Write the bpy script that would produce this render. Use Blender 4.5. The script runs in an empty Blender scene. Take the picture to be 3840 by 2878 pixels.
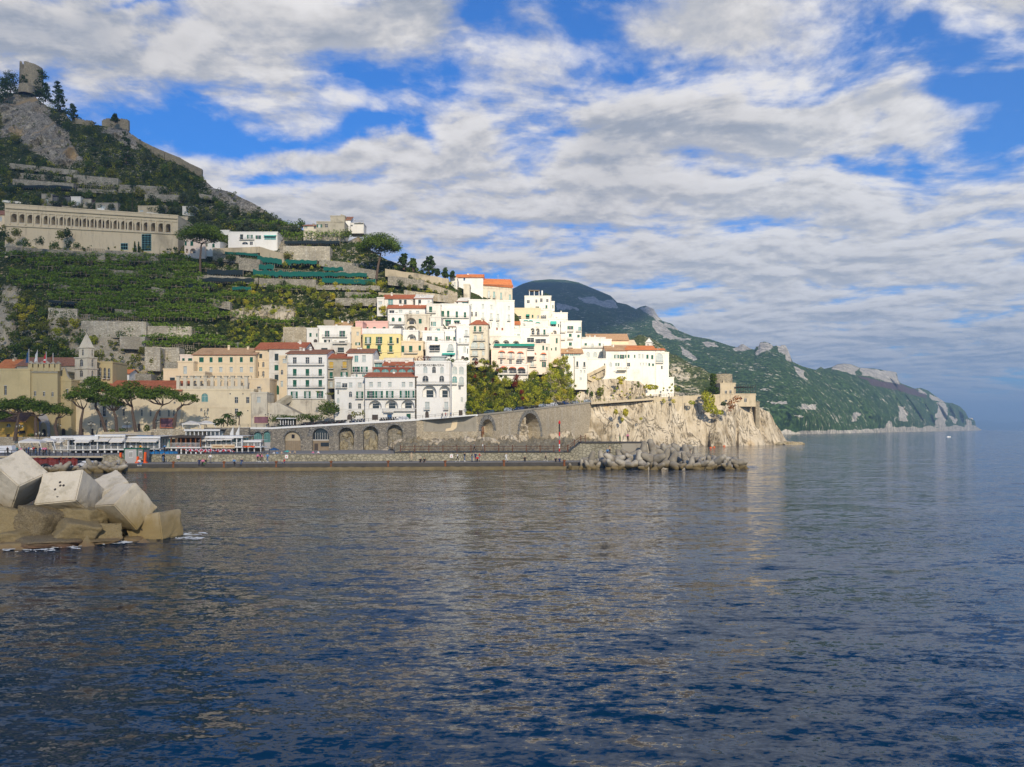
import bpy,bmesh,math,random
from mathutils import Vector,Matrix,Euler,noise
from mathutils.geometry import tessellate_polygon
V=Vector;R=math.radians;rnd=random.Random(7)
SC=bpy.context.scene;COL=SC.collection
F=3000.0;CX=1920.0;HY=1610.0;H=7.5
cam=bpy.data.objects.new('camera',bpy.data.cameras.new('camera'));COL.objects.link(cam)
cam.location=(0,0,H);cam.rotation_euler=(R(90),0,0)
cam.data.sensor_width=36;cam.data.lens=F/3840*36;cam.data.shift_y=(HY-1439)/3840
cam.data.clip_start=.5;cam.data.clip_end=120000;SC.camera=cam
SC.view_settings.view_transform='Standard';SC.view_settings.look='None';SC.view_settings.exposure=0.27
SC.cycles.use_denoising=True;SC.cycles.max_bounces=6;SC.cycles.transparent_max_bounces=24
SC.cycles.volume_bounces=0;SC.cycles.diffuse_bounces=3;SC.cycles.glossy_bounces=3
SUN_EL=27.0;SUN_AZ=-15.0
S=V((-math.sin(R(SUN_AZ))*math.cos(R(SUN_EL)),-math.cos(R(SUN_AZ))*math.cos(R(SUN_EL)),math.sin(R(SUN_EL))))
sun=bpy.data.objects.new('sun',bpy.data.lights.new('sun','SUN'));COL.objects.link(sun)
sun.data.energy=4.9;sun.data.angle=R(.6);sun.data.color=(1,.87,.68)
sun.rotation_euler=S.to_track_quat('Z','Y').to_euler();sun.location=(0,0,300)
class NT:
 def __init__(s,tree):s.t=tree;s.n=tree.nodes;s.l=tree.links
 def N(s,typ,**k):
  n=s.n.new(typ)
  for a,b in k.items():
   if a.startswith('i_'):
    key=a[2:];n.inputs[int(key)if key.isdigit()else key].default_value=b
   else:setattr(n,a,b)
  return n
 def L(s,a,b):s.l.new(a,b)
 def put(s,v,sock):
  if isinstance(v,(int,float)):sock.default_value=v
  elif isinstance(v,tuple):sock.default_value=v if len(v)==len(sock.default_value)else v+(1,)
  else:s.l.new(v,sock)
 def m(s,op,a,b=0.0,c=None,clamp=False):
  n=s.n.new('ShaderNodeMath');n.operation=op;n.use_clamp=clamp
  s.put(a,n.inputs[0]);s.put(b,n.inputs[1])
  if c is not None:s.put(c,n.inputs[2])
  return n.outputs[0]
 def mix(s,f,a,b):
  n=s.n.new('ShaderNodeMix');n.data_type='RGBA'
  s.put(f,n.inputs[0]);s.put(a,n.inputs[6]);s.put(b,n.inputs[7]);return n.outputs[2]
 def ss(s,x,lo,hi):
  n=s.n.new('ShaderNodeMapRange');n.interpolation_type='SMOOTHSTEP'
  s.put(x,n.inputs[0]);n.inputs[1].default_value=lo;n.inputs[2].default_value=hi;return n.outputs[0]
 def noise(s,vec,scale,det=4,rough=.55,dist=0.0):
  n=s.N('ShaderNodeTexNoise');n.inputs['Scale'].default_value=scale;n.inputs['Detail'].default_value=det
  n.inputs['Roughness'].default_value=rough;n.inputs['Distortion'].default_value=dist
  if vec is not None:s.l.new(vec,n.inputs['Vector'])
  return n.outputs[0]
 def mapv(s,vec,sc=(1,1,1),loc=(0,0,0),rot=(0,0,0)):
  n=s.N('ShaderNodeMapping');n.inputs['Scale'].default_value=sc;n.inputs['Location'].default_value=loc
  n.inputs['Rotation'].default_value=rot;s.l.new(vec,n.inputs['Vector']);return n.outputs[0]
w=bpy.data.worlds.new('World');SC.world=w;w.use_nodes=True
k=NT(w.node_tree);k.n.clear()
out=k.N('ShaderNodeOutputWorld');bg=k.N('ShaderNodeBackground');k.L(bg.outputs[0],out.inputs[0])
sky=k.N('ShaderNodeTexSky',sky_type='NISHITA',sun_disc=False,sun_elevation=R(SUN_EL),air_density=1.0,dust_density=.6,ozone_density=3.0)
sky.sun_rotation=math.atan2(S.x,S.y)
bg.inputs['Strength'].default_value=0.1
tc=k.N('ShaderNodeTexCoord');sep=k.N('ShaderNodeSeparateXYZ');k.L(tc.outputs['Generated'],sep.inputs[0])
X,Y,Z=sep.outputs
zc=k.m('ADD',k.m('MAXIMUM',Z,0.0),0.11)
cmb=k.N('ShaderNodeCombineXYZ');k.L(k.m('DIVIDE',X,zc),cmb.inputs[0]);k.L(k.m('DIVIDE',Y,zc),cmb.inputs[1])
plane=cmb.outputs[0]
def clouddens(oy):
 a=k.noise(k.mapv(plane,(.8,1.0,1),(1.7,3.1+oy,0),(0,0,R(2))),1.0,3,.5,.3)
 b=k.noise(k.mapv(plane,(2.1,2.7,1),(6.2,1.3+oy*2.7,0),(0,0,R(3))),1.0,10,.6,.35)
 c=k.noise(k.mapv(plane,(8,6.5,1),(2.2,8.3+oy*6.5,0),(0,0,R(2))),1.0,8,.62,.2)
 return k.m('ADD',k.m('MULTIPLY',a,.32),k.m('ADD',k.m('MULTIPLY',b,.50),k.m('MULTIPLY',c,.18)))
d0=clouddens(0);d1=clouddens(-.07)
az=k.m('DIVIDE',X,k.m('MAXIMUM',Y,.05));el=k.m('DIVIDE',Z,k.m('MAXIMUM',Y,.05))
wz=k.N('ShaderNodeTexNoise');wz.inputs['Scale'].default_value=7;wz.inputs['Detail'].default_value=6;k.L(tc.outputs['Generated'],wz.inputs['Vector']);ws=k.N('ShaderNodeSeparateColor');k.L(wz.outputs['Color'],ws.inputs[0])
azw=k.m('ADD',az,k.m('MULTIPLY',k.m('SUBTRACT',ws.outputs[0],.5),.34));elw=k.m('ADD',el,k.m('MULTIPLY',k.m('SUBTRACT',ws.outputs[1],.5),.20))
def blob(cx,cy,rx,ry,amt,a=azw,e=elw):
 dx=k.m('DIVIDE',k.m('SUBTRACT',a,(cx-CX)/F),rx/F);dy=k.m('DIVIDE',k.m('SUBTRACT',e,(HY-cy)/F),ry/F)
 r2=k.m('ADD',k.m('MULTIPLY',dx,dx),k.m('MULTIPLY',dy,dy))
 return k.m('MULTIPLY',k.m('EXPONENT',k.m('MULTIPLY',r2,-1.0)),amt)
cover=k.m('ADD',k.m('MULTIPLY',k.ss(el,.02,.45),-.055),.108)
for b in ((3450,170,520,110,-.26),(3700,330,350,90,-.16),(3000,300,330,45,-.13),(3800,560,160,120,-.14),(2750,350,300,45,-.13),(1800,70,120,70,-.15),(1680,300,200,50,-.12),(1480,360,170,50,-.09),(750,480,260,70,-.15),(1130,540,420,60,-.16),(930,740,260,50,-.15),(600,8,200,25,-.12),(3350,690,520,35,-.10),(1450,520,160,60,-.10),(250,100,650,190,.12),(1450,100,330,90,.10),(2650,90,500,100,.14),(2350,560,240,170,.20),(3000,450,500,70,.08),(1300,620,250,70,.08),(1700,800,900,160,.05)):
 cover=k.m('ADD',cover,blob(*b[:4],b[4]*.58))
dens=k.m('ADD',k.m('ADD',d0,cover),k.m('MULTIPLY',k.ss(Z,.42,.62),-.3))
alpha=k.ss(dens,.462,.592)
lit=k.ss(k.m('SUBTRACT',d0,d1),-.065,.065)
thick=k.ss(dens,.54,.74)
dark=k.m('ADD',blob(2290,560,260,200,.35),k.m('ADD',blob(150,150,600,170,.55),k.m('ADD',blob(1500,90,500,70,.4),blob(3500,1380,600,130,.35))))
lum=k.m('SUBTRACT',k.m('ADD',5.3,k.m('MULTIPLY',lit,3.0)),k.m('MULTIPLY',thick,1.5))
lum=k.m('MULTIPLY',lum,k.m('SUBTRACT',1.0,k.m('MULTIPLY',dark,.55)))
ccol=k.mix(k.ss(lum,2.4,6.6),(.66,.78,1.0,1),(1.0,.965,.94,1))
cm=k.N('ShaderNodeVectorMath',operation='SCALE');k.L(ccol,cm.inputs[0]);k.L(lum,cm.inputs['Scale'])
skt=k.N('ShaderNodeMix',data_type='RGBA',blend_type='MULTIPLY');skt.inputs[0].default_value=1
k.L(sky.outputs[0],skt.inputs[6]);skt.inputs[7].default_value=(.24,.78,1.45,1)
alpha=k.m('MULTIPLY',alpha,k.ss(Z,-.02,.03))
fin=k.mix(alpha,skt.outputs[2],cm.outputs[0]);k.L(fin,bg.inputs[0])
ZF={0:(0,0,1),1:(0,200,2.764),2:(0,700,2.764),3:(700,700,2.764),4:(0,1240,3.685),5:(550,1240,3.685),6:(1100,1100,3.159),7:(1350,980,3.403),8:(1850,1050,3.159),9:(2350,1250,3.159),10:(1850,1000,1.843),11:(2950,1300,2.485),12:(0,1600,2.765),13:(400,1550,2.765),14:(1100,1520,2.765),15:(1700,1500,2.765),16:(2050,1600,2.765),17:(0,1600,4.424)}
def P(z,x,y):a=ZF[z];return a[0]+x/a[2],a[1]+y/a[2]
def W(px,py,D):return V(((px-CX)/F*D,D,H+(HY-py)/F*D))
def lerp(t,x):
 if x<=t[0][0]:return t[0][1]
 for (a,b),(c,d)in zip(t,t[1:]):
  if x<=c:return b+(d-b)*(x-a)/(c-a)
 return t[-1][1]
def tag(o,label=None,cat=None,group=None,kind=None):
 for a,b in (('label',label),('category',cat),('group',group),('kind',kind)):
  if b:o[a]=b
 return o
MAT={}
LOC={}
class MB:
 def __init__(s):s.v=[];s.f=[];s.m=[];s.keys=[]
 def key(s,m):
  if m not in s.keys:s.keys.append(m)
  return s.keys.index(m)
 def face(s,pts,mat='plain'):
  i=len(s.v);s.v.extend(V(p)for p in pts);s.f.append(tuple(range(i,i+len(pts))));s.m.append(s.key(mat))
 def box(s,o,a,b,c,mat='plain'):
  o=V(o);a=V(a);b=V(b);c=V(c)
  if a.cross(b).dot(c)<0:a,b=b,a
  p=[o,o+a,o+a+b,o+b,o+c,o+a+c,o+a+b+c,o+b+c];i=len(s.v);s.v.extend(p)
  for q in ((3,2,1,0),(4,5,6,7),(0,1,5,4),(1,2,6,5),(2,3,7,6),(3,0,4,7)):
   s.f.append(tuple(i+j for j in q));s.m.append(s.key(mat))
 def bx(s,x0,x1,y0,y1,z0,z1,mat='plain'):s.box((x0,y0,z0),(x1-x0,0,0),(0,y1-y0,0),(0,0,z1-z0),mat)
 def tube(s,path,rad,mat='plain',n=6,caps=True):
  path=[V(p)for p in path];k=s.key(mat);base=len(s.v)
  if isinstance(rad,(int,float)):rad=[rad]*len(path)
  for i,p in enumerate(path):
   t=(path[min(i+1,len(path)-1)]-path[max(i-1,0)]).normalized()
   u=t.cross(V((0,0,1))if abs(t.z)<.9 else V((1,0,0))).normalized();w_=t.cross(u)
   for j in range(n):
    a=2*math.pi*j/n;s.v.append(p+(u*math.cos(a)+w_*math.sin(a))*rad[i])
  for i in range(len(path)-1):
   for j in range(n):
    a=base+i*n+j;b=base+i*n+(j+1)%n;s.f.append((a,b,b+n,a+n));s.m.append(k)
  if caps:
   s.f.append(tuple(base+j for j in range(n))[::-1]);s.m.append(k)
   e=base+(len(path)-1)*n;s.f.append(tuple(e+j for j in range(n)));s.m.append(k)
 def lathe(s,c,prof,mat='plain',n=16):
  c=V(c);base=len(s.v);k=s.key(mat)
  for r,z in prof:
   for j in range(n):
    a=2*math.pi*j/n;s.v.append(c+V((r*math.cos(a),r*math.sin(a),z)))
  for i in range(len(prof)-1):
   for j in range(n):
    a=base+i*n+j;b=base+i*n+(j+1)%n;s.f.append((a,b,b+n,a+n));s.m.append(k)
 def blob(s,c,r,mat='plain',sub=2,amp=.15,fr=1.0,seed=0):
  bm=bmesh.new();bmesh.ops.create_icosphere(bm,subdivisions=sub,radius=1);base=len(s.v);c=V(c);r=V(r);k=s.key(mat)
  for v in bm.verts:
   d=1+amp*2*noise.noise(v.co*fr+V((seed*3.1,seed*1.7,0)));s.v.append(c+V((v.co.x*r.x,v.co.y*r.y,v.co.z*r.z))*d)
  for f in bm.faces:s.f.append(tuple(base+v.index for v in f.verts));s.m.append(k)
  bm.free()
 def leaves(s,c,r,n,size,mat='leaf',rg=None,fill=.35,flat=0.0):
  rg=rg or rnd;c=V(c);k=s.key(mat);r=V(r)
  for _ in range(n):
   d=V((rg.gauss(0,1),rg.gauss(0,1),rg.gauss(0,1))).normalized()
   q=1-fill*rg.random()**1.5
   p=c+V((d.x*r.x,d.y*r.y,d.z*r.z))*q
   nn=(d+V((rg.uniform(-1,1),rg.uniform(-1,1),rg.uniform(-1,1)+flat))*.8).normalized()
   u=nn.orthogonal().normalized();u.rotate(Matrix.Rotation(rg.uniform(0,6.28),3,nn));w_=nn.cross(u)
   z=size*rg.uniform(.55,1.25);b=z*rg.uniform(.45,.9)
   i=len(s.v);s.v.extend((p-u*z*.5,p+w_*b*.5,p+u*z*.5,p-w_*b*.5));s.f.append((i,i+1,i+2,i+3));s.m.append(k)
 def build(s,name,parent=None,loc=None,smooth=False):
  if loc is None:loc=LOC[parent.name]if parent is not None else V((0,0,0))
  me=bpy.data.meshes.new(name);me.from_pydata([tuple(v-loc)for v in s.v],[],s.f)
  for kx in s.keys:me.materials.append(MAT[kx])
  me.polygons.foreach_set('material_index',s.m)
  if smooth:me.polygons.foreach_set('use_smooth',[True]*len(s.f))
  me.update()
  o=bpy.data.objects.new(name,me);COL.objects.link(o);LOC[o.name]=loc
  if parent is not None:o.parent=parent
  else:o.location=loc
  return o
def root(name,loc,label,cat,group=None,rz=0):
 o=bpy.data.objects.new(name,None);COL.objects.link(o);o.location=loc;o.empty_display_size=.3;LOC[o.name]=V(loc);o.rotation_euler.z=rz
 return tag(o,label,cat,group)
KIDS={}
def clone(o,loc=None,rz=None,sc=None,label=None,parent=None,recs=None):
 c=o.copy();COL.objects.link(c)
 if parent is not None:c.parent=parent
 for ch in [x for x in o.children]:clone(ch,parent=c)
 if loc is not None:c.location=loc
 if rz is not None:c.rotation_euler.z=rz
 if sc is not None:c.scale=(sc,sc,sc)if isinstance(sc,(int,float))else sc
 if label:c['label']=label
 return c
ICL=lambda b,name:b
def base(name):
 m=bpy.data.materials.new(name);m.use_nodes=True;k=NT(m.node_tree);k.n.clear()
 o=k.N('ShaderNodeOutputMaterial');p=k.N('ShaderNodeBsdfPrincipled');k.L(p.outputs[0],o.inputs[0])
 MAT[name]=m;g=k.N('ShaderNodeNewGeometry');k.pos=g.outputs['Position'];k.geo=g;k.p=p;k.out=o;return k
def bump(k,h,dist,st=1.0):
 b=k.N('ShaderNodeBump');b.inputs['Distance'].default_value=dist;b.inputs['Strength'].default_value=st
 k.L(h,b.inputs['Height']);k.L(b.outputs[0],k.p.inputs['Normal'])
def flat(name,c,rough=.6,metal=0.0,var=.12,scale=1.5,spec=.3):
 k=base(name);n=k.noise(k.pos,scale,3)
 c2=tuple(x*(1-var)for x in c)
 k.put(k.mix(n,c2+(1,),tuple(min(1,x*(1+var))for x in c)+(1,)),k.p.inputs['Base Color'])
 k.p.inputs['Roughness'].default_value=rough;k.p.inputs['Metallic'].default_value=metal;k.p.inputs['Specular IOR Level'].default_value=spec;return k
def plaster(name,c,dirt=(.35,.29,.22),amt=.5,sc=.12):
 k=base(name)
 st=k.noise(k.mapv(k.pos,(1,1,.16)),.9,6,.65)
 bl=k.noise(k.pos,sc,6,.6);fine=k.noise(k.pos,2.2,4)
 f=k.m('MULTIPLY',k.m('ADD',k.ss(st,.5,.78),k.ss(bl,.5,.72)),amt,None,True)
 f=k.m('MINIMUM',f,.9)
 c1=k.mix(fine,tuple(x*.9 for x in c)+(1,),tuple(min(.9,x*1.06)for x in c)+(1,))
 k.put(k.mix(f,c1,dirt+(1,)),k.p.inputs['Base Color']);k.p.inputs['Roughness'].default_value=.85;k.p.inputs['Specular IOR Level'].default_value=.2
 bump(k,fine,.02,.5);return k
def stone(name,c,c2,mortar,sx=1.0,sz=.5,amt=.25):
 k=base(name)
 wv=k.N('ShaderNodeTexVoronoi',feature='DISTANCE_TO_EDGE');wv.inputs['Scale'].default_value=1.0;k.L(k.mapv(k.pos,(sx,sx,1/sz)),wv.inputs['Vector'])
 cv=k.N('ShaderNodeTexVoronoi');cv.inputs['Scale'].default_value=1.0;k.L(k.mapv(k.pos,(sx,sx,1/sz)),cv.inputs['Vector'])
 s2=k.N('ShaderNodeSeparateColor');k.L(cv.outputs['Color'],s2 .inputs[0])
 big=k.noise(k.pos,.09,6,.65)
 col=k.mix(s2 .outputs[0],c+(1,),c2+(1,));col=k.mix(k.ss(wv.outputs[0],.0,.09),mortar+(1,),col)
 col=k.mix(k.m('MULTIPLY',k.ss(big,.42,.7),amt*2),col,tuple(x*.55 for x in c)+(1,))
 st=k.noise(k.mapv(k.pos,(.6,.6,.06)),1.0,5,.6);col=k.mix(k.m('MULTIPLY',k.ss(st,.5,.75),.3),col,tuple(min(.6,x*1.5)for x in c2)+(1,))
 k.put(col,k.p.inputs['Base Color']);k.p.inputs['Roughness'].default_value=.9;k.p.inputs['Specular IOR Level'].default_value=.2
 bump(k,k.ss(wv.outputs[0],0,.12),.08,.8);return k
def rocky(name,lo,mid,hi,sc=.12,bd=.8,crack=.5,stain=(.42,.28,.12),green=None):
 k=base(name)
 a=k.noise(k.mapv(k.pos,(1,1,.55)),sc,10,.68,.6);b=k.noise(k.mapv(k.pos,(1,1,.25)),sc*3.5,8,.7,.4)
 vr=k.N('ShaderNodeTexVoronoi',feature='DISTANCE_TO_EDGE');vr.inputs['Scale'].default_value=sc*2.2;k.L(k.mapv(k.pos,(1,1,.6)),vr.inputs['Vector'])
 h=k.m('ADD',k.m('MULTIPLY',a,.6),k.m('MULTIPLY',b,.4))
 col=k.mix(k.ss(h,.36,.5),lo+(1,),mid+(1,));col=k.mix(k.ss(h,.47,.66),col,hi+(1,))
 s1=k.noise(k.mapv(k.pos,(1,1,.2)),sc*.8,5,.6);col=k.mix(k.m('MULTIPLY',k.ss(s1,.55,.72),.5),col,stain+(1,))
 if green:
  g1=k.noise(k.pos,sc*1.3,9,.7);col=k.mix(k.m('MULTIPLY',k.ss(g1,.54,.6),.85),col,green+(1,))
 ck=k.noise(k.mapv(k.pos,(1,1,.35),(3,1,4)),sc*1.6,9,.6,1.2);ln=k.m('SUBTRACT',1,k.ss(k.m('ABSOLUTE',k.m('SUBTRACT',ck,.5)),.002,.022));col=k.mix(k.m('MULTIPLY',ln,crack),col,tuple(x*.35 for x in lo)+(1,));h=k.m('SUBTRACT',h,k.m('MULTIPLY',ln,.25))
 k.put(col,k.p.inputs['Base Color']);k.p.inputs['Roughness'].default_value=.95;k.p.inputs['Specular IOR Level'].default_value=.1
 bump(k,k.m('ADD',h,k.m('MULTIPLY',k.ss(vr.outputs[0],0,.1),.15)),bd,1.0);return k
def foliage(name,dk,lt,alt=None):
 k=base(name);oi=k.N('ShaderNodeObjectInfo')
 r=k.geo.outputs['Random Per Island'];n=k.noise(k.pos,.25,3)
 f=k.m('ADD',k.m('MULTIPLY',r,.6),k.m('MULTIPLY',k.ss(n,.3,.7),.4))
 col=k.mix(f,dk+(1,),lt+(1,))
 if alt:col=k.mix(k.m('MULTIPLY',k.ss(k.m('ADD',k.m('MULTIPLY',oi.outputs['Random'],.6),k.m('MULTIPLY',n,.4)),.42,.75),.8),col,alt+(1,))
 k.put(col,k.p.inputs['Base Color']);k.p.inputs['Roughness'].default_value=.75;k.p.inputs['Specular IOR Level'].default_value=.15
 tr=k.N('ShaderNodeBsdfTranslucent');k.put(col,tr.inputs[0]);mx=k.N('ShaderNodeMixShader');mx.inputs[0].default_value=.25
 k.L(k.p.outputs[0],mx.inputs[1]);k.L(tr.outputs[0],mx.inputs[2]);k.L(mx.outputs[0],k.out.inputs[0]);return k
def tiles(name,c,c2):
 k=base(name);wv=k.N('ShaderNodeTexWave',bands_direction='X');wv.inputs['Scale'].default_value=1.1;wv.inputs['Distortion'].default_value=1.0;k.L(k.mapv(k.pos,(1,.25,0)),wv.inputs['Vector'])
 n=k.noise(k.pos,1.4,6,.7);b=k.noise(k.pos,.2,4)
 col=k.mix(k.ss(n,.35,.65),c+(1,),c2+(1,));col=k.mix(k.m('MULTIPLY',k.ss(b,.5,.7),.45),col,tuple(x*.5 for x in c)+(1,))
 k.put(col,k.p.inputs['Base Color']);k.p.inputs['Roughness'].default_value=.85;k.p.inputs['Specular IOR Level'].default_value=.2;bump(k,wv.outputs[1],.06,.7)
plaster('white',(.78,.765,.72),(.5,.44,.36),.32);plaster('white2',(.72,.69,.62),(.42,.36,.29),.5);plaster('bright',(.79,.76,.68),(.5,.44,.35),.5)
plaster('cream',(.74,.60,.40),(.5,.42,.32),.5);plaster('cream2',(.74,.63,.43),(.42,.34,.24),.35);plaster('yellow',(.76,.64,.29),(.6,.5,.3),.2)
plaster('ochre',(.50,.41,.22),(.26,.23,.15),.38,.06);plaster('ochre2',(.62,.50,.26),(.3,.24,.12),.25);plaster('orange',(.58,.36,.07),(.35,.24,.1),.3)
plaster('pink',(.72,.44,.38),(.6,.44,.38),.3);plaster('peach',(.76,.64,.54),(.55,.42,.33),.45);plaster('old',(.42,.38,.29),(.2,.18,.14),.75,.2)
plaster('arcade',(.60,.50,.34),(.30,.25,.17),.75,.07);plaster('concrete',(.34,.31,.25),(.16,.14,.11),.55,.1);plaster('beige',(.5,.42,.29),(.22,.19,.14),.75)
plaster('weathered',(.62,.56,.44),(.26,.22,.17),.8,.25);plaster('towerwall',(.64,.58,.45),(.26,.22,.17),.5,.1)
stone('basalt',(.22,.20,.165),(.38,.34,.27),(.11,.10,.085),1.3,.45);stone('seawall',(.43,.36,.25),(.60,.52,.38),(.25,.21,.15),1.4,.4)
stone('palestone',(.42,.37,.28),(.60,.54,.42),(.28,.245,.18),.9,.6,.35);stone('quaystone',(.26,.24,.17),(.38,.35,.26),(.13,.12,.09),1.5,.55,.15);stone('drystone',(.26,.235,.185),(.42,.38,.30),(.13,.12,.09),1.2,.5)
stone('castle',(.26,.225,.16),(.36,.31,.22),(.16,.14,.1),1.0,.5);stone('voussoir',(.09,.09,.09),(.19,.185,.17),(.42,.40,.34),1.4,.6,.1)
rocky('cliffrock',(.24,.19,.12),(.48,.41,.30),(.62,.55,.43),.12,1.2,stain=(.46,.31,.14));rocky('hillrock',(.10,.095,.08),(.27,.245,.2),(.42,.39,.33),.09,1.2)
rocky('boulder',(.17,.14,.085),(.33,.28,.18),(.44,.39,.28),.5,.2,.4)
flat('greensh',(.005,.10,.058),.5,var=.3);flat('darksh',(.03,.05,.05),.5);flat('redsh',(.24,.07,.04),.6);flat('door_shade_brown',(.07,.055,.045),.6);flat('bluedoor',(.03,.09,.2),.5)
flat('frame',(.62,.6,.55),.5);flat('glass',(.025,.032,.038),.12,spec=.6,var=.5);flat('curtain',(.42,.47,.46),.35,var=.35,spec=.5);flat('teal',(.13,.30,.29),.3,spec=.5,var=.3)
flat('iron',(.035,.032,.03),.6);flat('rail',(.55,.55,.53),.5);flat('rust',(.20,.075,.03),.85,var=.4);flat('rustrail',(.13,.06,.035),.85,var=.4)
flat('whitepaint',(.74,.74,.72),.45,var=.06);flat('awning',(.72,.68,.60),.8,var=.1);flat('awngreen',(.02,.24,.17),.8);flat('awnorange',(.72,.19,.08),.8);flat('tealawn',(.05,.42,.34),.8)
flat('black',(.012,.012,.014),.6);flat('grey',(.2,.2,.2),.7);flat('asphalt',(.06,.058,.055),.9,var=.25);flat('paving',(.22,.205,.18),.9,var=.25);flat('darkstone',(.065,.062,.058),.85,var=.4,scale=.8)
flat('ledge',(.17,.135,.07),.9,var=.5,scale=.8);flat('wood',(.26,.2,.13),.85,var=.3);flat('postwood',(.30,.26,.19),.9,var=.3);flat('brownhut',(.24,.09,.03),.7,var=.3)
flat('bluecover',(.015,.16,.36),.7);flat('rednet',(.42,.035,.015),.9,var=.4);flat('orangenet',(.75,.11,.02),.8,var=.2);flat('skin',(.46,.29,.2),.6);flat('hair',(.03,.02,.014),.7)
flat('sand',(.24,.225,.2),.95,var=.2,scale=.6);flat('netgreen',(.006,.095,.075),.9,var=.3);flat('netblack',(.012,.022,.026),.9,var=.35);flat('yellowcurt',(.5,.33,.06),.7)
flat('plain',(.5,.5,.5));flat('bark',(.115,.08,.058),.95,var=.35,scale=2.5);flat('lampglass',(.5,.48,.4),.3);flat('signred',(.6,.02,.02),.5);flat('text',(.13,.13,.13),.6)
flat('glassgreen',(.24,.45,.38),.15,spec=.6,var=.2);flat('foam',(.62,.66,.68),.9,var=.1);flat('buoy',(.6,.13,.03),.5);flat('mural',(.22,.1,.12),.6,var=.7,scale=.8);flat('cover',(.42,.41,.4),.8)
tiles('roofred',(.36,.10,.045),(.48,.17,.08));tiles('rooforange',(.60,.17,.05),(.68,.26,.09));tiles('rooftan',(.44,.26,.13),(.56,.36,.2));tiles('roofbrown',(.25,.11,.065),(.37,.18,.1))
foliage('leafdark',(.014,.036,.009),(.075,.12,.025));foliage('leaf',(.03,.065,.010),(.14,.20,.028),(.22,.20,.03));foliage('leafolive',(.04,.055,.026),(.14,.17,.08))
foliage('leaflemon',(.045,.10,.009),(.23,.33,.03));foliage('leafyellow',(.14,.18,.014),(.50,.50,.04),(.55,.44,.04));foliage('leafred',(.13,.02,.012),(.30,.05,.02))
foliage('pine',(.045,.085,.012),(.20,.28,.035));foliage('leafpurple',(.07,.01,.04),(.15,.03,.09));foliage('leafrust',(.2,.08,.02),(.42,.16,.05));foliage('palm',(.03,.055,.012),(.10,.15,.03))
SL=.85
D0T=[(-400,268),(1000,268),(1650,268),(1750,282),(2230,352),(2530,378)]
Z0T=[(-400,5.5),(950,5.5),(1100,8),(1650,10),(1950,15),(2230,19),(2530,23)]
SKYL=[(-400,250),(0,352),(60,338),(120,345),(180,395),(240,405),(262,440),(300,452),(400,465),(480,485),(520,522),(570,566),(600,584),(680,612),(760,660),(800,697),(874,716),(924,742),(960,760),(1007,790),(1036,812),(1109,842),(1149,862),(1215,880),(1300,900),(1345,880),(1380,925),(1450,965),(1520,992),(1576,1010),(1673,1050),(1760,1085),(1900,1140),(1990,1180),(2080,1250),(2200,1270),(2300,1300),(2400,1330),(2500,1370),(2520,1400),(2535,1485)]
def hillD(px,py):
 d0=lerp(D0T,px);z0=lerp(Z0T,px);e=(HY-py)/F
 return max(d0,(d0+(H-z0)/SL)/(1-e/SL))
def hillP(px,py):return W(px,py,hillD(px,py))
def inpoly(p,poly):
 x,y=p;c=False;j=len(poly)-1
 for i in range(len(poly)):
  a,b=poly[i],poly[j]
  if (a[1]>y)!=(b[1]>y)and x<(b[0]-a[0])*(y-a[1])/(b[1]-a[1])+a[0]:c=not c
  j=i
 return c
def fbm(p,o=5):return noise.fractal(p,1.0,2.0,o)
ROCKS=[[(0,390),(90,352),(150,350),(190,440),(255,490),(290,560),(305,600),(262,642),(200,622),(120,565),(70,515),(0,512)],[(370,492),(440,470),(500,480),(520,560),(480,560),(440,520)],[(760,668),(874,716),(960,760),(1020,800),(930,800),(860,770),(800,740)],[(0,1060),(60,1060),(75,1160),(55,1300),(0,1310)],[(180,1150),(560,1210),(580,1265),(600,1420),(480,1430),(350,1380),(190,1260)],[(1310,850),(1380,852),(1385,925),(1310,917)],[(1060,1225),(1150,1220),(1160,1330),(1060,1330)],[(380,1230),(560,1240),(545,1420),(370,1400)],[(860,1160),(1110,1155),(1110,1195),(860,1195)],[(2030,1360),(2110,1320),(2140,1400),(2170,1560),(2080,1560)],[(2150,1430),(2540,1430),(2540,1530),(2150,1530)],[(1040,900),(1240,920),(1240,970),(1040,960)],[(700,560),(800,660),(1000,760),(990,780),(790,700)]]
def sheet(name,nx,nz,x0,x1,fn,mat,back=60,kind='structure'):
 """grid over (column, height); fn(px, t) -> (world point, rock amount)"""
 vs=[];at=[]
 for i in range(nx+1):
  px=x0+(x1-x0)*i/nx
  for j in range(nz+1):
   p,a=fn(px,j/nz);vs.append(p);at.append(a)
  p=vs[-1];vs.append(p+V((p.x*back/p.y,back,-back*.35)));at.append(a)
 n=nz+2;fs=[(i*n+j,(i+1)*n+j,(i+1)*n+j+1,i*n+j+1)for i in range(nx)for j in range(n-1)]
 me=bpy.data.meshes.new(name);me.from_pydata([tuple(v)for v in vs],[],fs);me.materials.append(MAT[mat])
 at_=me.attributes.new('rock','FLOAT','POINT');at_.data.foreach_set('value',at)
 me.polygons.foreach_set('use_smooth',[True]*len(fs));me.update()
 o=bpy.data.objects.new(name,me);COL.objects.link(o);o['kind']=kind;LOC[o.name]=V((0,0,0));return o
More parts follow.
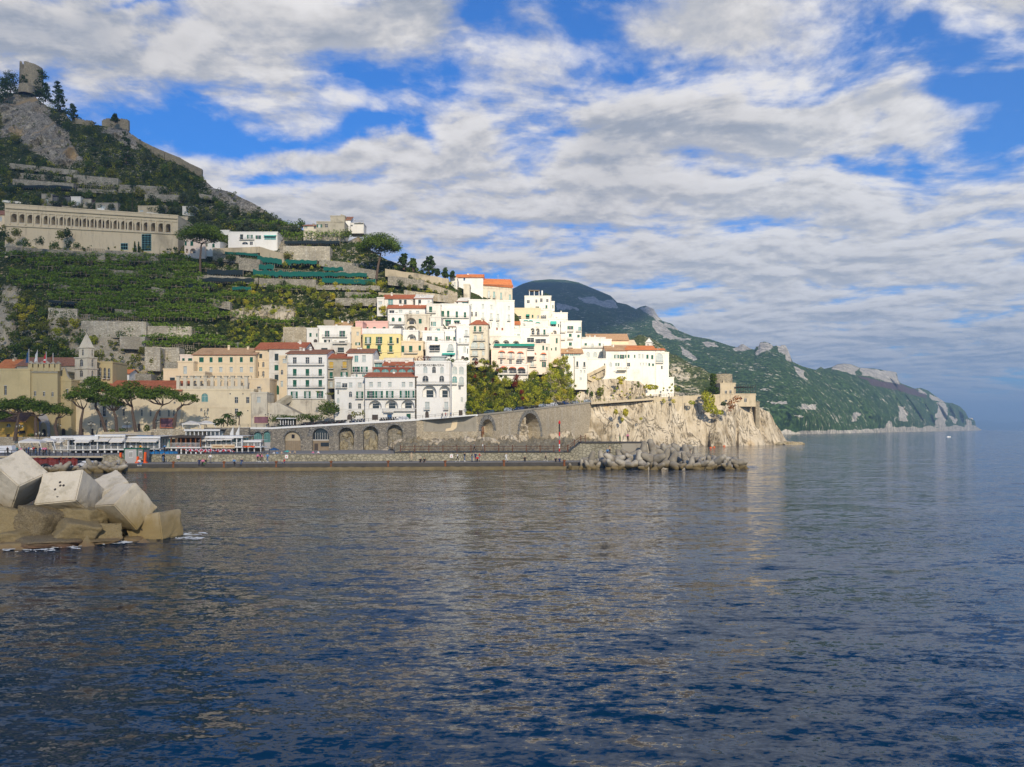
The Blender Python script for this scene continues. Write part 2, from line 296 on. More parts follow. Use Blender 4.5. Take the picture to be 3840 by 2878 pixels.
def groundmat(name,g1,g2,g3,lo,mid,hi,sc,bd,purple=None):
 k=base(name);at=k.N('ShaderNodeAttribute',attribute_name='rock')
 a=k.noise(k.mapv(k.pos,(1,1,.6)),sc,11,.7,.5);b=k.noise(k.pos,sc*4,8,.7,.2)
 h=k.m('ADD',k.m('MULTIPLY',a,.55),k.m('MULTIPLY',b,.45))
 gr=k.mix(k.ss(h,.38,.5),g1+(1,),g2+(1,));gr=k.mix(k.ss(b,.54,.7),gr,g3+(1,))
 rk=k.mix(k.ss(b,.36,.5),lo+(1,),mid+(1,));rk=k.mix(k.ss(h,.5,.62),rk,hi+(1,))
 c3=k.noise(k.mapv(k.pos,(1,1,.7)),sc*14,7,.75,.3);b=k.m('ADD',k.m('MULTIPLY',b,.5),k.m('MULTIPLY',c3,.5));rk=k.mix(k.ss(c3,.35,.62),tuple(x*.6 for x in lo)+(1,),rk);gr=k.mix(k.ss(c3,.4,.6),tuple(x*.5 for x in g1)+(1,),gr)
 f=k.ss(k.m('ADD',at.outputs['Fac'],k.m('MULTIPLY',k.m('SUBTRACT',b,.5),4.0)),.42,.58)
 col=k.mix(f,gr,rk)
 zs_=k.N('ShaderNodeSeparateXYZ');k.L(k.pos,zs_.inputs[0]);rk=k.mix(k.m('MULTIPLY',k.m('SUBTRACT',1,k.ss(zs_.outputs[2],50,120)),.0 if purple else.55),rk,(.58,.50,.34,1))
 s9=k.noise(k.mapv(k.pos,(1,1,.25)),sc*.5,5,.6,.5);rk=k.mix(k.m('MULTIPLY',k.ss(s9,.54,.66),.0 if purple else.7),rk,(.46,.32,.15,1));col=k.mix(f,gr,rk)
 if purple:
  at2=k.N('ShaderNodeAttribute',attribute_name='burnt');col=k.mix(k.m('MULTIPLY',k.ss(k.m('ADD',at2 .outputs['Fac'],k.m('MULTIPLY',k.m('SUBTRACT',b,.5),1.5)),.4,.6),.8),col,purple+(1,))
 k.put(col,k.p.inputs['Base Color']);k.p.inputs['Roughness'].default_value=.95;k.p.inputs['Specular IOR Level'].default_value=.05
 bump(k,h,bd,1.0)
groundmat('hillmat',(.025,.045,.012),(.075,.095,.025),(.2,.165,.09),(.14,.125,.10),(.42,.38,.30),(.62,.56,.46),.11,3.0)
groundmat('mountmat',(.025,.06,.022),(.075,.135,.04),(.19,.20,.08),(.26,.25,.22),(.55,.51,.43),(.80,.74,.60),.011,9,(.10,.06,.075))
groundmat('ridgemat',(.06,.085,.025),(.13,.15,.045),(.34,.31,.18),(.25,.22,.15),(.5,.45,.34),(.66,.6,.48),.02,3)
def hillfn(px,t):
 d0=lerp(D0T,px);z0=lerp(Z0T,px);ys=lerp(SKYL,px)+5
 es=(HY-ys)/F;D=(d0+(H-z0)/SL)/(1-es/SL);zt=H+es*D
 z=z0-2+(zt-z0+2)*t;D=d0+(z-z0)/SL;X=(px-CX)/F*D
 py=HY-(z-H)/D*F
 q=V((X,D,z))
 jx=px+22*noise.noise(q*.05);jy=py+22*noise.noise(q*.05+V((9,2,1)))
 rk=sum(1 for dx,dy in ((0,0),(12,3),(-12,5),(3,12),(-3,-12))if any(inpoly((jx+dx,jy+dy),r)for r in ROCKS))/5
 r0_=rk
 rk=max(rk,.22+.25*noise.noise(q*.03))
 amp=(2.2+(10 if py<640 else 4)*r0_)*min(1,t*6)*min(1.0,.35+(1-t)*8)
 n1=fbm(q*.045,5)
 nn=(noise.ridged_multi_fractal(V((q.x*.035,q.y*.02,q.z*.014)),1,2.1,6,1,2)-.9)*.7
 nn=n1+(nn-n1)*r0_
 D2=D-amp*nn*1.3+2.0
 return V(((px-CX)/F*D2,D2,z)),rk
sheet('hillside',400,230,-260,2533,hillfn,'hillmat',70)
CT=[(2195,1512),(2230,1515),(2300,1512),(2450,1500),(2470,1492),(2600,1500),(2640,1500),(2700,1508),(2760,1512),(2840,1520),(2865,1536),(2885,1545),(2895,1560),(2905,1585),(2925,1612),(2940,1640),(2950,1655),(2985,1661)]
DCT=[(2195,327),(2230,328),(2450,342),(2700,355),(2760,362),(2900,380),(2990,394)]
def clifffn(px,t):
 d=lerp(DCT,px);yt=lerp(CT,px);zt=H+(HY-yt)/F*d;z=-1.5+(zt+1.5)*t
 q=V((px*.12,0,z));nn=noise.hetero_terrain(V((q.x*.09,3,q.z*.06)),1,2,7,.6)-.7
 ridge=1-abs(noise.noise(V((q.x*.13,7,q.z*.05+q.x*.03))))*2
 big=noise.noise(V((q.x*.035,1,q.z*.03)))
 top=max(0,t-.93)/.07
 am=1-top*.8
 if px<2260:am*=max(0,(px-2195)/65)
 lob=5.0*math.exp(-((px-2710)/55)**2)*(1-t)+6.0*math.exp(-((px-2830)/70)**2)*(1-t)-7*math.exp(-((px-2762)/7)**2)*(1-t*1.2)-4*math.exp(-((px-2655)/6)**2)*max(0,1-t*2)
 D=d+7*t-am*(nn*2.0+ridge*1.4+big*4)-lob+3
 return V(((px-CX)/F*D,D,z)),1.0
cl=sheet('sea_cliff',260,90,2195,2986,clifffn,'cliffrock',14);cl['kind']='structure'
m=MB()
for i,(px,py,r)in enumerate(((2950,1664,3),(2975,1664,2.6),(3000,1662,1.2),(2990,1666,2.4),(2930,1664,3.2))):
 p=W(px,1667,384);m.blob((p.x,384+i%2,.1),(r*1.5,r,(1668-py)/F*384+r*.3),'boulder',3,.3,1.6,i)
m.build('rock_spit')['kind']='structure'
M2=[(1700,1150),(1850,1110),(1920,1085),(1960,1065),(2000,1053),(2060,1048),(2120,1050),(2170,1060),(2230,1085),(2290,1110),(2315,1135),(2350,1142),(2385,1160),(2400,1152),(2420,1147),(2450,1158),(2470,1190),(2485,1205),(2520,1215),(2545,1240),(2600,1262),(2660,1272),(2700,1285),(2740,1298),(2765,1303),(2775,1295),(2785,1290),(2815,1308),(2830,1312),(2836,1300),(2845,1298),(2850,1284),(2868,1282),(2888,1288),(2900,1300),(2912,1296),(2925,1300),(2932,1294),(2945,1295),(2955,1312),(2962,1330),(2972,1357),(3010,1375),(3060,1388),(3078,1376),(3090,1384),(3118,1378),(3140,1367),(3165,1364),(3190,1366),(3225,1380),(3280,1383),(3345,1394),(3362,1396),(3368,1425),(3378,1438),(3405,1448),(3430,1458),(3452,1455),(3480,1465),(3500,1480),(3545,1510),(3570,1512),(3600,1525),(3620,1545),(3632,1568),(3655,1577),(3660,1600),(3682,1613)]
POLY=[[(1850+x/3.159,1050+y/3.159)for x,y in q]for q in ([(730,280),(860,290),(1000,335),(990,355),(840,350),(740,345)],[(1010,210),(1180,190),(1260,250),(1440,240),(1470,330),(1340,330),(1200,290),(1080,270)],[(1740,340),(1800,300),(1900,310),(1990,390),(2010,470),(1950,500),(1870,430)],[(1870,480),(1960,480),(2110,620),(2080,680),(1960,640),(1880,560)],[(2010,490),(2190,580),(2190,600),(2040,560)],[(1100,60),(1250,90),(1400,160),(1380,180),(1200,110)])]
POLY+=[[(2350+x/3.159,1250+y/3.159)for x,y in q]for q in ([(1310,130),(1450,130),(1480,180),(1300,220)],[(1570,100),(1700,110),(1720,170),(1640,210),(1545,265),(1530,190)],[(1780,150),(1890,140),(1930,200),(1960,345),(1900,330),(1860,240),(1800,230)],[(1985,390),(2070,430),(2140,550),(2080,530),(2010,450)],[(900,110),(1040,110),(1080,160),(940,160)],[(410,0),(520,0),(620,60),(760,60),(700,90),(560,70),(430,60)],[(2070,850),(2200,840),(2200,900),(2090,900)],[(1690,810),(1900,812),(1900,840),(1700,830)],[(1980,970),(2080,975),(2070,1000)],[(620,150),(760,230),(870,330),(800,330),(680,260)])]
POLY+=[[(2950+x/2.485,1300+y/2.485)for x,y in q]for q in ([(410,210),(480,160),(580,160),(680,200),(650,270),(560,240)],[(700,200),(1020,235),(1055,355),(930,330),(780,280),(700,270)],[(1040,560),(1110,560),(1130,700),(1040,690)],[(1410,530),(1490,530),(1490,740),(1380,760)],[(610,610),(680,620),(660,700),(600,700)],[(890,790),(960,690),(1000,780)],[(1680,690),(1720,690),(1740,780),(1640,780)],[(140,540),(270,540),(280,585),(140,585)],[(1230,390),(1300,440),(1250,440)],[(1340,450),(1470,500),(1480,530),(1360,500)],[(1510,640),(1600,680),(1560,720)])]
BURNT=[(2950+x/2.485,1300+y/2.485)for x,y in [(660,270),(900,325),(1100,360),(1260,430),(1320,490),(1200,460),(1000,400),(820,370),(720,310)]]
burn=[]
def mountfn(px,t):
 d0=22500/(lerp([(1700,1629),(3000,1629),(3682,1614.7)],px)-HY);ys=lerp(M2,px)
 s=lerp([(1700,.28),(2900,.30),(3100,.24),(3500,.22),(3682,.3)],px)
 es=(HY-ys)/F;Dt=min(d0/(1-es/s),5400);zt=H+es*Dt
 t2=t;z=-3+(zt+3)*t2
 shore=min(1,t*30)
 D=d0+(Dt-d0)*(t**1.15);fall=min(1,t*5)*(1-t**8)
 q=V(((px-CX)/F*D,D,z))*.0042
 rid=1-2*abs(noise.noise(V((q.x*1.1+q.z*.6,q.y*.18,3.3))));n2=noise.ridged_multi_fractal(V((q.x,q.y*.4,q.z)),1,2.1,6,1,2)
 D2=D-fall*(rid*150+n2*40)*(D/2600)
 e=(z-H)/D;D2=max(D2,d0);zz=H+e*D2 if t>.02 else z
 py=HY-e*F;nn=noise.noise(V((px*.05,py*.05,1)))*14
 rk=1.0 if any(inpoly((px+nn,py+nn*.5),r)for r in POLY)else 0.0
 base_=1629-py if px<3000 else lerp([(3000,1629),(3682,1614.7)],px)-py
 lim=12+10*noise.noise(V((px*.03,0,0)))+(6 if px>3300 else 0)
 if base_<lim:rk=1.1
 if px<2000 or rk==0:rk=max(rk,.14+.25*max(0,noise.noise(V((px*.02,py*.02,5)))))
 burn.append(1.0 if inpoly((px+nn,py),BURNT)else 0.0)
 return V(((px-CX)/F*D2,D2,zz)),rk
mo=sheet('mountain',620,150,1760,3682,mountfn,'mountmat',400)
b2=[]
for i in range(621):b2+=burn[i*151:(i+1)*151]+[burn[i*151+150]]
mo.data.attributes.new('burnt','FLOAT','POINT').data.foreach_set('value',b2)
M1=[(2330,1290),(2400,1255),(2440,1268),(2480,1290),(2510,1325),(2540,1333),(2565,1350),(2600,1372),(2630,1378),(2655,1395),(2690,1420),(2720,1450),(2760,1500),(2800,1560)]
def ridgefn(px,t):
 ys=lerp(M1,px)+3*noise.noise(V((px*.1,0,0)));d0=640;s=.45;es=(HY-ys)/F;Dt=d0/(1-es/s);zt=H+es*Dt;z=-2+(zt+2)*t
 D=d0+(Dt-d0)*t;q=V(((px-CX)/F*D,D,z))*.015
 D2=D-22*min(1,t*4)*(1-t**6)*noise.ridged_multi_fractal(q,1,2.1,6,1,2);e=(z-H)/D
 rk=.3+.35*noise.noise(q*1.5)
 return V(((px-CX)/F*D2,D2,H+e*D2)),rk
sheet('ridge_hill',150,80,2330,2800,ridgefn,'ridgemat',150)
def farfn(px,t):
 D=17000+2500*t;z=-20+(H+(lerp([(3600,20),(3690,34),(3760,22),(3840,27),(4300,40)],px)+3*noise.noise(V((px*.04,0,0))))/F*D+20)*t
 return V(((px-CX)/F*D,D,z)),0.0
sheet('far_hills',60,6,3560,4300,farfn,'mountmat',500)
me=bpy.data.meshes.new('sea');xs=[-26000,26000];
me.from_pydata([(-16000,-300,0),(22000,-300,0),(22000,26000,0),(-16000,26000,0)],[],[(0,1,2,3)])
k=base('water');MAT['water']=bpy.data.materials['water'];me.materials.append(MAT['water'])
cd=k.N('ShaderNodeVectorMath',operation='LENGTH');k.L(k.pos,cd.inputs[0]);dist=cd.outputs['Value']
gust=k.ss(k.noise(k.mapv(k.pos,(.3,1,1),(1,17,0),(0,0,R(12))),.09,5,.65),.35,.65)
sx=sy=None
for sc_,an,rt_,am,gu in ((9,.6,10,.40,1),(3.2,.5,-9,.56,1),(1.2,.40,13,.46,0),(.42,.3,-8,.32,0),(.17,.24,9,.13,0)):
 n_=k.N('ShaderNodeTexNoise');n_.inputs['Scale'].default_value=sc_;n_.inputs['Detail'].default_value=1.5;n_.inputs['Distortion'].default_value=.4
 k.L(k.mapv(k.pos,(an,1,1),(sc_,3,0),(0,0,R(rt_))),n_.inputs['Vector']);c_=k.N('ShaderNodeSeparateColor');k.L(n_.outputs['Color'],c_.inputs[0])
 g_=k.m('MULTIPLY',k.m('ADD',k.m('MULTIPLY',gust,.75),.6),am)if gu else am
 y_=k.m('MULTIPLY',k.m('SUBTRACT',c_.outputs[0],.5),g_);x_=k.m('MULTIPLY',k.m('SUBTRACT',c_.outputs[1],.5),k.m('MULTIPLY',g_,.45))
 sy=y_ if sy is None else k.m('ADD',sy,y_);sx=x_ if sx is None else k.m('ADD',sx,x_)
nv=k.N('ShaderNodeCombineXYZ');k.L(sx,nv.inputs[0]);k.L(sy,nv.inputs[1]);nv.inputs[2].default_value=1.0
nz=k.N('ShaderNodeVectorMath',operation='NORMALIZE');k.L(nv.outputs[0],nz.inputs[0]);k.L(nz.outputs[0],k.p.inputs['Normal'])
k.put((.001,.024,.055,1),k.p.inputs['Base Color']);k.p.inputs['Roughness'].default_value=.07;k.p.inputs['IOR'].default_value=1.33;k.p.inputs['Specular IOR Level'].default_value=.38
o=bpy.data.objects.new('sea',me);COL.objects.link(o);o['kind']='structure'
def shade_cloud(name,spots,zc_,trans,ground=20):  # unseen see-through blobs set toward the sun, so their shade covers the spots
 mb=MB();t=(zc_-ground)/S.z
 for i,(x,y,rx,ry)in enumerate(spots):mb.blob((x+S.x*t,y+S.y*t,zc_),(rx,ry,90),name,3,.1,1.6,i)
 k=base(name);tr=k.N('ShaderNodeBsdfTransparent');mx=k.N('ShaderNodeMixShader');mx.inputs[0].default_value=1-trans
 k.put((.85,.85,.87,1),k.p.inputs['Base Color']);k.p.inputs['Roughness'].default_value=1;k.L(tr.outputs[0],mx.inputs[1]);k.L(k.p.outputs[0],mx.inputs[2]);k.L(mx.outputs[0],k.out.inputs[0])
 mb.v=mb.v;o=mb.build('shade_cloud',smooth=True);o['kind']='structure';return o
SHADE_CLOUDS=[('shadethin',[(-290,330,262,640)],2600,.85),('shadedense',[(-420,320,300,700)],2750,.66),('shadethin',[(30,20,520,208)],2900,.78),('shademount',[(-120,2600,560,1100),(-900,3000,900,1500)],2700,.3)]  # out-of-view clouds added and shaped to shade town, quay and mountain
for nm,sp,zc_,tr in SHADE_CLOUDS:
 MAT.pop(nm,None);MAT[nm]=None
 k=base(nm)
 shade_cloud(nm,sp,zc_,tr,20 if nm!='shademount' else 300)
mb=MB();mb.bx(-16500,22500,-250,26500,-1.0-24,740,'plain')
hz=mb.build('haze');hz['kind']='stuff';hm=bpy.data.materials.new('hazeair');hm.use_nodes=True;k=NT(hm.node_tree);k.n.clear()
o_=k.N('ShaderNodeOutputMaterial');pv=k.N('ShaderNodeVolumePrincipled');pv.inputs['Color'].default_value=(.40,.65,1.0,1);pv.inputs['Density'].default_value=.00015;pv.inputs['Anisotropy'].default_value=.1
k.L(pv.outputs[0],o_.inputs['Volume']);hz.data.materials.clear();hz.data.materials.append(hm)
CAMP=V((0,0,H))
class Fr:
 def __init__(s,O,U):
  s.O=V(O);s.U=V((U.x,U.y,0)).normalized();s.N=V((s.U.y,-s.U.x,0))
  if s.N.y>0:s.N=-s.N
 def p(s,u,z,d=0.0):return s.O+s.U*u+V((0,0,z))-s.N*d
 def loc(s,px,py):
  r=V(((px-CX)/F,1,(HY-py)/F));t=(s.O-CAMP).dot(s.N)/r.dot(s.N);q=CAMP+r*t-s.O
  return q.dot(s.U),q.z
def wallface(mb,fr,outer,holes,mat,reveal=.3,rmat=None,flip=False):
 """a wall polygon with real openings and their reveals"""
 bx=[(min(p[0]for p in h),min(p[1]for p in h),max(p[0]for p in h),max(p[1]for p in h))for h in holes]
 um,ux=min(p[0]for p in outer),max(p[0]for p in outer);zb=min(p[1]for p in outer);tl=sorted(set(p for p in outer[2:])|({outer[0]}if len(outer)>5 else set()))
 us=sorted(set([um,ux]+[p[0]for p in tl if um<p[0]<ux]+[v for b_ in bx for v in (b_[0],b_[2])if um<v<ux]))
 for u0,u1 in zip(us,us[1:]):
  if u1-u0<1e-4:continue
  z=zb;m_=(u0+u1)/2
  for b_ in sorted((b_ for b_ in bx if b_[0]<m_<b_[2]),key=lambda q:q[1]):
   if b_[1]>z+1e-4:mb.face([fr.p(u0,z),fr.p(u1,z),fr.p(u1,b_[1]),fr.p(u0,b_[1])],mat)
   z=b_[3]
  mb.face([fr.p(u0,z),fr.p(u1,z),fr.p(u1,max(z,lerp(tl,u1))),fr.p(u0,max(z,lerp(tl,u0)))],mat)
 for h,b_ in zip(holes,bx):
  if len(h)>4:
   mid=(b_[0]+b_[2])/2
   for sd,cx_ in ((1,b_[2]),(-1,b_[0])):
    ar=[p for p in h[2:]if (p[0]-mid)*sd>=-1e-5];ar=ar if sd>0 else ar[::-1]
    for p,q in zip(ar,ar[1:]):mb.face([fr.p(*p),fr.p(*q),fr.p(cx_,b_[3])],mat)
 for h in holes:
  rv=reveal if not isinstance(reveal,dict)else reveal.get(id(h),.3)
  for i in range(len(h)):
   a,b=h[i],h[(i+1)%len(h)];mb.face([fr.p(a[0],a[1]),fr.p(b[0],b[1]),fr.p(b[0],b[1],rv),fr.p(a[0],a[1],rv)],rmat or mat)
def archloop(u0,z0,u1,z1,n=8,k=.5):
 r=(u1-u0)/2;c=(u0+u1)/2;rise=min(r*(k*2),(z1-z0)*.75);zs=z1-rise
 return [(u0,z0),(u1,z0)]+[(c+r*math.cos(math.pi*i/n),zs+rise*math.sin(math.pi*i/n))for i in range(n+1)]
def rectloop(u0,z0,u1,z1):return [(u0,z0),(u1,z0),(u1,z1),(u0,z1)]
WT={'V':'door_shade_brown','v':'grey','g':'greensh','G':'greensh','d':'glass','a':'glass','w':'curtain','A':'curtain','r':'redsh','b':'bluedoor','B':'bluedoor','D':'door_shade_brown','K':'door_shade_brown','t':'teal','T':'teal','y':'yellowcurt','L':'glass','l':'glass','k':'black','s':'darksh'}  # arch backs of type V are dark brown: their inner shade is in the colour
ARCH=set('GaAKTLVv')
def face_windows(mb,fr,rt,outer,wins,wall,z,frame='frame'):
 """openings of one wall: returns list of hole loops (made) and links window parts"""
 umin=min(a for a,b in outer);umax=max(a for a,b in outer);zmin=min(b for a,b in outer);holes=[];rev={}
 parts=[]
 for wd in wins:
  ty,x0,y0,x1,y1=wd[:5]
  (a,c),(b,d)=fr.loc(*P(z,x0,y1)),fr.loc(*P(z,x1,y0))
  u0,u1=max(min(a,b),umin+.12),min(max(a,b),umax-.12);z0,z1=max(min(c,d),zmin+.05),max(c,d)
  tl_=[bb for aa,bb in outer if bb>zmin+.5];zt=(tl_[-1]+(tl_[0]-tl_[-1])*((u0+u1)/2-umin)/(umax-umin)if len(outer)==4 else min(tl_))-.15;z1=min(z1,max(zt,0))
  if u1-u0<.25 or z1-z0<.3:continue
  full=(u0,u1)
  if ty=='o':w3=(u1-u0)*.27;u0+=w3;u1-=w3
  lp=archloop(u0,z0,u1,z1)if ty in ARCH else rectloop(u0,z0,u1,z1)
  dp=4.5 if ty in 'Vv' else (1.6 if ty in 'Ll' else.22)
  bb=(u0,z0,u1,z1)
  if any(not (bb[2]<q[0]-.03 or bb[0]>q[2]+.03 or bb[3]<q[1]-.03 or bb[1]>q[3]+.03)for q in parts):continue
  parts.append(bb+(ty,));holes.append(lp);rev[id(lp)]=dp
  nm='door' if ty in 'DKBb' or (z0-zmin)<.3 else ('loggia' if ty in 'Ll' else 'window')
  q=MB();key=WT.get(ty,'glass')
  back=[fr.p(a_,b_,dp-.01)for a_,b_ in lp]
  if ty in 'Ll':
   q.face(back,wall)
   uw=(u1-u0);q.face([fr.p(u0+uw*.25,z0,dp-.06),fr.p(u0+uw*.75,z0,dp-.06),fr.p(u0+uw*.75,z0+(z1-z0)*.62,dp-.06),fr.p(u0+uw*.25,z0+(z1-z0)*.62,dp-.06)],'glass')
   q.box(fr.p(u0,z0+.85,.12),fr.U*(u1-u0),V((0,0,.06)),-fr.N*.06,'rail')
   o=q.build(nm,rt);continue
  if ty=='o':key='curtain' if rnd.random()<.45 else 'glass'
  q.face(back,key)
  if key in ('glass','curtain','teal'):
   cu=(u0+u1)/2;q.box(fr.p(cu-.04,z0,dp-.06),fr.U*.08,V((0,0,(z1-z0)*.96)),-fr.N*.04,frame)
   if z1-z0>1.2:q.box(fr.p(u0,z0+(z1-z0)*.6,dp-.055),fr.U*(u1-u0),V((0,0,.07)),-fr.N*.03,frame)
  q.box(fr.p(u0-.08,z0-.10,-.1),fr.U*(u1-u0+.16),V((0,0,.09)),-fr.N*.098,frame)
  if ty in 'gdwsry' and z1-z0>.9:q.box(fr.p(u0-.1,z1+.02,-.06),fr.U*(u1-u0+.2),V((0,0,.12)),-fr.N*.058,frame)
  o=q.build(nm,rt)
  if key in ('greensh','darksh')and ty!='o':
   s_=MB();s_.face([v+fr.N*.06 for v in back],key)
   n_=int((z1-z0)/.28)
   for i in range(n_):s_.box(fr.p(u0+.05,z0+.05+i*.28,dp-.12),fr.U*(u1-u0-.1),V((0,0,.1)),-fr.N*.03,key)
   so=s_.build('shutter',rt);so.parent=o
  if ty=='o':
   for uu in (full[0],u1+.03):
    s_=MB();s_.box(fr.p(uu,z0,-.07),fr.U*(w3-.03),V((0,0,z1-z0)),-fr.N*.06,'greensh');so=s_.build('shutter',rt);so.parent=o
 return holes,rev
def balcony(fr,rt,x0,y0,x1,y1,z,dep=.9,mat='white2',glassy=False):
 (a,c),(b,d)=fr.loc(*P(z,x0,y1)),fr.loc(*P(z,x1,y0));h=min(max(d-c,.7),1.2)
 q=MB();q.box(fr.p(a,c-.14,-dep),fr.U*(b-a),V((0,0,.14)),-fr.N*(dep-.004),mat);o=q.build('balcony',rt)
 r_=MB();n=max(2,int((b-a)/.35))
 r_.box(fr.p(a,c+h,-dep),fr.U*(b-a),V((0,0,.06)),-fr.N*.05,'rail')
 for i in range(n+1):r_.box(fr.p(a+(b-a-.04)*i/n,c,-dep),fr.U*.04,V((0,0,h)),-fr.N*.03,'iron' if not glassy else 'rail')
 for uu in (a,b-.04):r_.box(fr.p(uu,c+h,-dep),fr.U*.04,V((0,0,.05)),-fr.N*dep,'rail')
 ro=r_.build('railing',rt);ro.parent=o
def awn(fr,rt,x0,y0,x1,y1,z,col,dep=1.2,arch=False):
 (a,c),(b,d)=fr.loc(*P(z,x0,y1)),fr.loc(*P(z,x1,y0));q=MB()
 if arch:
  n=8;cc=(a+b)/2;r=(b-a)/2;pts=[(cc+r*math.cos(math.pi*i/n),c+(d-c)*math.sin(math.pi*i/n))for i in range(n+1)]
  for (u0,z0),(u1,z1)in zip(pts,pts[1:]):q.face([fr.p(u0,z0,-.02),fr.p(u1,z1,-.02),fr.p(u1,c+(z1-c)*.45,-dep),fr.p(u0,c+(z0-c)*.45,-dep)],col)
 else:
  q.face([fr.p(a,d,-.02),fr.p(b,d,-.02),fr.p(b,c+.25,-dep),fr.p(a,c+.25,-dep)],col);q.face([fr.p(a,c+.25,-dep),fr.p(b,c+.25,-dep),fr.p(b,c,-dep),fr.p(a,c,-dep)],col)
  for uu in (a,b):q.face([fr.p(uu,d,-.02),fr.p(uu,c+.25,-dep),fr.p(uu,c+.2,-.02)],col)
 q.build('awning',rt)
def bld(z,name,label,x0,x1,yt,yb,wall,roof=('f',0),wins=(),yaw=0,T=None,D=None,bal=(),awns=(),cor=(),cat='house',group=None,side=None,sidew=(),yt2=None,off=0,extra=None,sink=2.5,parapet=.5,oncliff=None):
 A=P(z,x0,yb);B=P(z,x1,yb);mid=((A[0]+B[0])/2,A[1])
 D=D or hillD(*mid)-1.5-off
 c=W(mid[0],mid[1],D);U=V((math.cos(R(yaw)),math.sin(R(yaw)),0));f0=Fr(c,U)
 ua,_=f0 .loc(*A);ub,_=f0 .loc(*B);fr=Fr(f0 .p(ua,-sink),U);w_=ub-ua
 ht=fr.loc(*P(z,x0,yt))[1];ht2=fr.loc(*P(z,x1,yt if yt2 is None else yt2))[1]
 T=T or min(max((ht-sink)/SL+3,7),26)
 rt=root(name,fr.p(w_/2,sink,T/2),label,cat,group)
 m_=MB();outer=[(0,0),(w_,0),(w_,ht2),(0,ht)]
 holes,rev=face_windows(m_,fr,rt,outer,wins,wall,z)
 wallface(m_,fr,outer,holes,wall,rev)
 LB,RB=fr.p(0,0,T),fr.p(w_,0,T)
 frL=Fr(LB,-fr.N*-1);frL.U=fr.N.copy();frL.N=-fr.U
 frR=Fr(RB,fr.N);frR.O=fr.p(w_,0,0);frR.U=-fr.N;frR.N=fr.U.copy()
 gable=roof[0]in 'gs'
 rz=0
 if roof[0]in 'gh':
  rr=(P(z,0,roof[1])[1]);zr=H+(HY-rr)/F*(fr.p(w_/2,0,T/2).y)-fr.O.z;rz=max(zr,ht+.6)
 for f2,h_,ws in ((frL,ht,sidew if side=='L' else ()),(frR,ht2,sidew if side=='R' else ())):
  out2=[(0,0),(T,0),(T,h_),(0,h_)]
  if roof[0]=='g':out2=[(0,0),(T,0),(T,h_),(T/2,rz-.05),(0,h_)]
  hs,rv=face_windows(m_,f2,rt,out2,ws,wall,z)if ws else ([],{})
  wallface(m_,f2,out2,hs,wall,rv)
 m_.face([fr.p(w_,0,T),fr.p(0,0,T),fr.p(0,ht,T),fr.p(w_,ht2,T)],wall)
 for yy in cor:
  zc_=fr.loc(*P(z,x0,yy))[1];m_.box(fr.p(0,zc_,-.12),fr.U*w_,V((0,0,.16)),-fr.N*.118,wall)
 m_.build('wall',rt)
 q=MB();e=.45
 if roof[0]=='f':
  pm=roof[2]if len(roof)>2 else wall;ph=parapet
  q.face([fr.p(0,ht,0),fr.p(w_,ht2,0),fr.p(w_,ht2,T),fr.p(0,ht,T)],'concrete')
  sl=V((0,0,ht2-ht))
  q.box(fr.p(-.12,ht-.02,-.12),fr.U*(w_+.24)+sl,V((0,0,ph)),-fr.N*.3,pm)
  for u0 in (-.12,w_-.18):q.box(fr.p(u0,(ht if u0<0 else ht2)-.02,.181),fr.U*.3,V((0,0,ph)),-fr.N*(T-.2),pm)
  q.build('roof',rt)
 elif roof[0]=='g':
  q.face([fr.p(-e,ht-.1,-e),fr.p(w_+e,ht2-.1,-e),fr.p(w_+e,rz,T/2),fr.p(-e,rz,T/2)],roof[2]);q.face([fr.p(-e,rz,T/2),fr.p(w_+e,rz,T/2),fr.p(w_+e,ht2-.1,T+e),fr.p(-e,ht-.1,T+e)],roof[2])
  q.box(fr.p(-e,ht-.3,-e),fr.U*(w_+2*e),V((0,0,.2)),-fr.N*.4,'roofbrown');q.build('roof',rt)
 elif roof[0]=='h':
  i=min(T/2,w_*.3);a,b,c_,d=fr.p(-e,ht,-e),fr.p(w_+e,ht,-e),fr.p(w_+e,ht,T+e),fr.p(-e,ht,T+e);r0,r1=fr.p(i,rz,T/2),fr.p(w_-i,rz,T/2)
  q.face([a,b,r1,r0],roof[2]);q.face([b,c_,r1],roof[2]);q.face([c_,d,r0,r1],roof[2]);q.face([d,a,r0],roof[2]);q.face([a,d,c_,b],wall);q.build('roof',rt)
 elif roof[0]=='s':
  zr=fr.loc(*P(z,x0,roof[1]))[1]+.4;q.face([fr.p(-e,ht-.1,-e),fr.p(w_+e,ht2-.1,-e),fr.p(w_+e,zr+1,T),fr.p(-e,zr+1,T)],roof[2]);q.box(fr.p(-e,ht-.3,-e),fr.U*(w_+2*e),V((0,0,.2)),-fr.N*.4,'roofbrown')
  for u0 in (0,w_):q.face([fr.p(u0,ht-.1,0),fr.p(u0,ht-.1,T),fr.p(u0,zr+.98,T)],wall)
  q.build('roof',rt)
 for b in bal:balcony(fr,rt,*b[:4],z,*(b[4:]))
 for a in awns:awn(fr,rt,*a[:4],z,*a[4:])
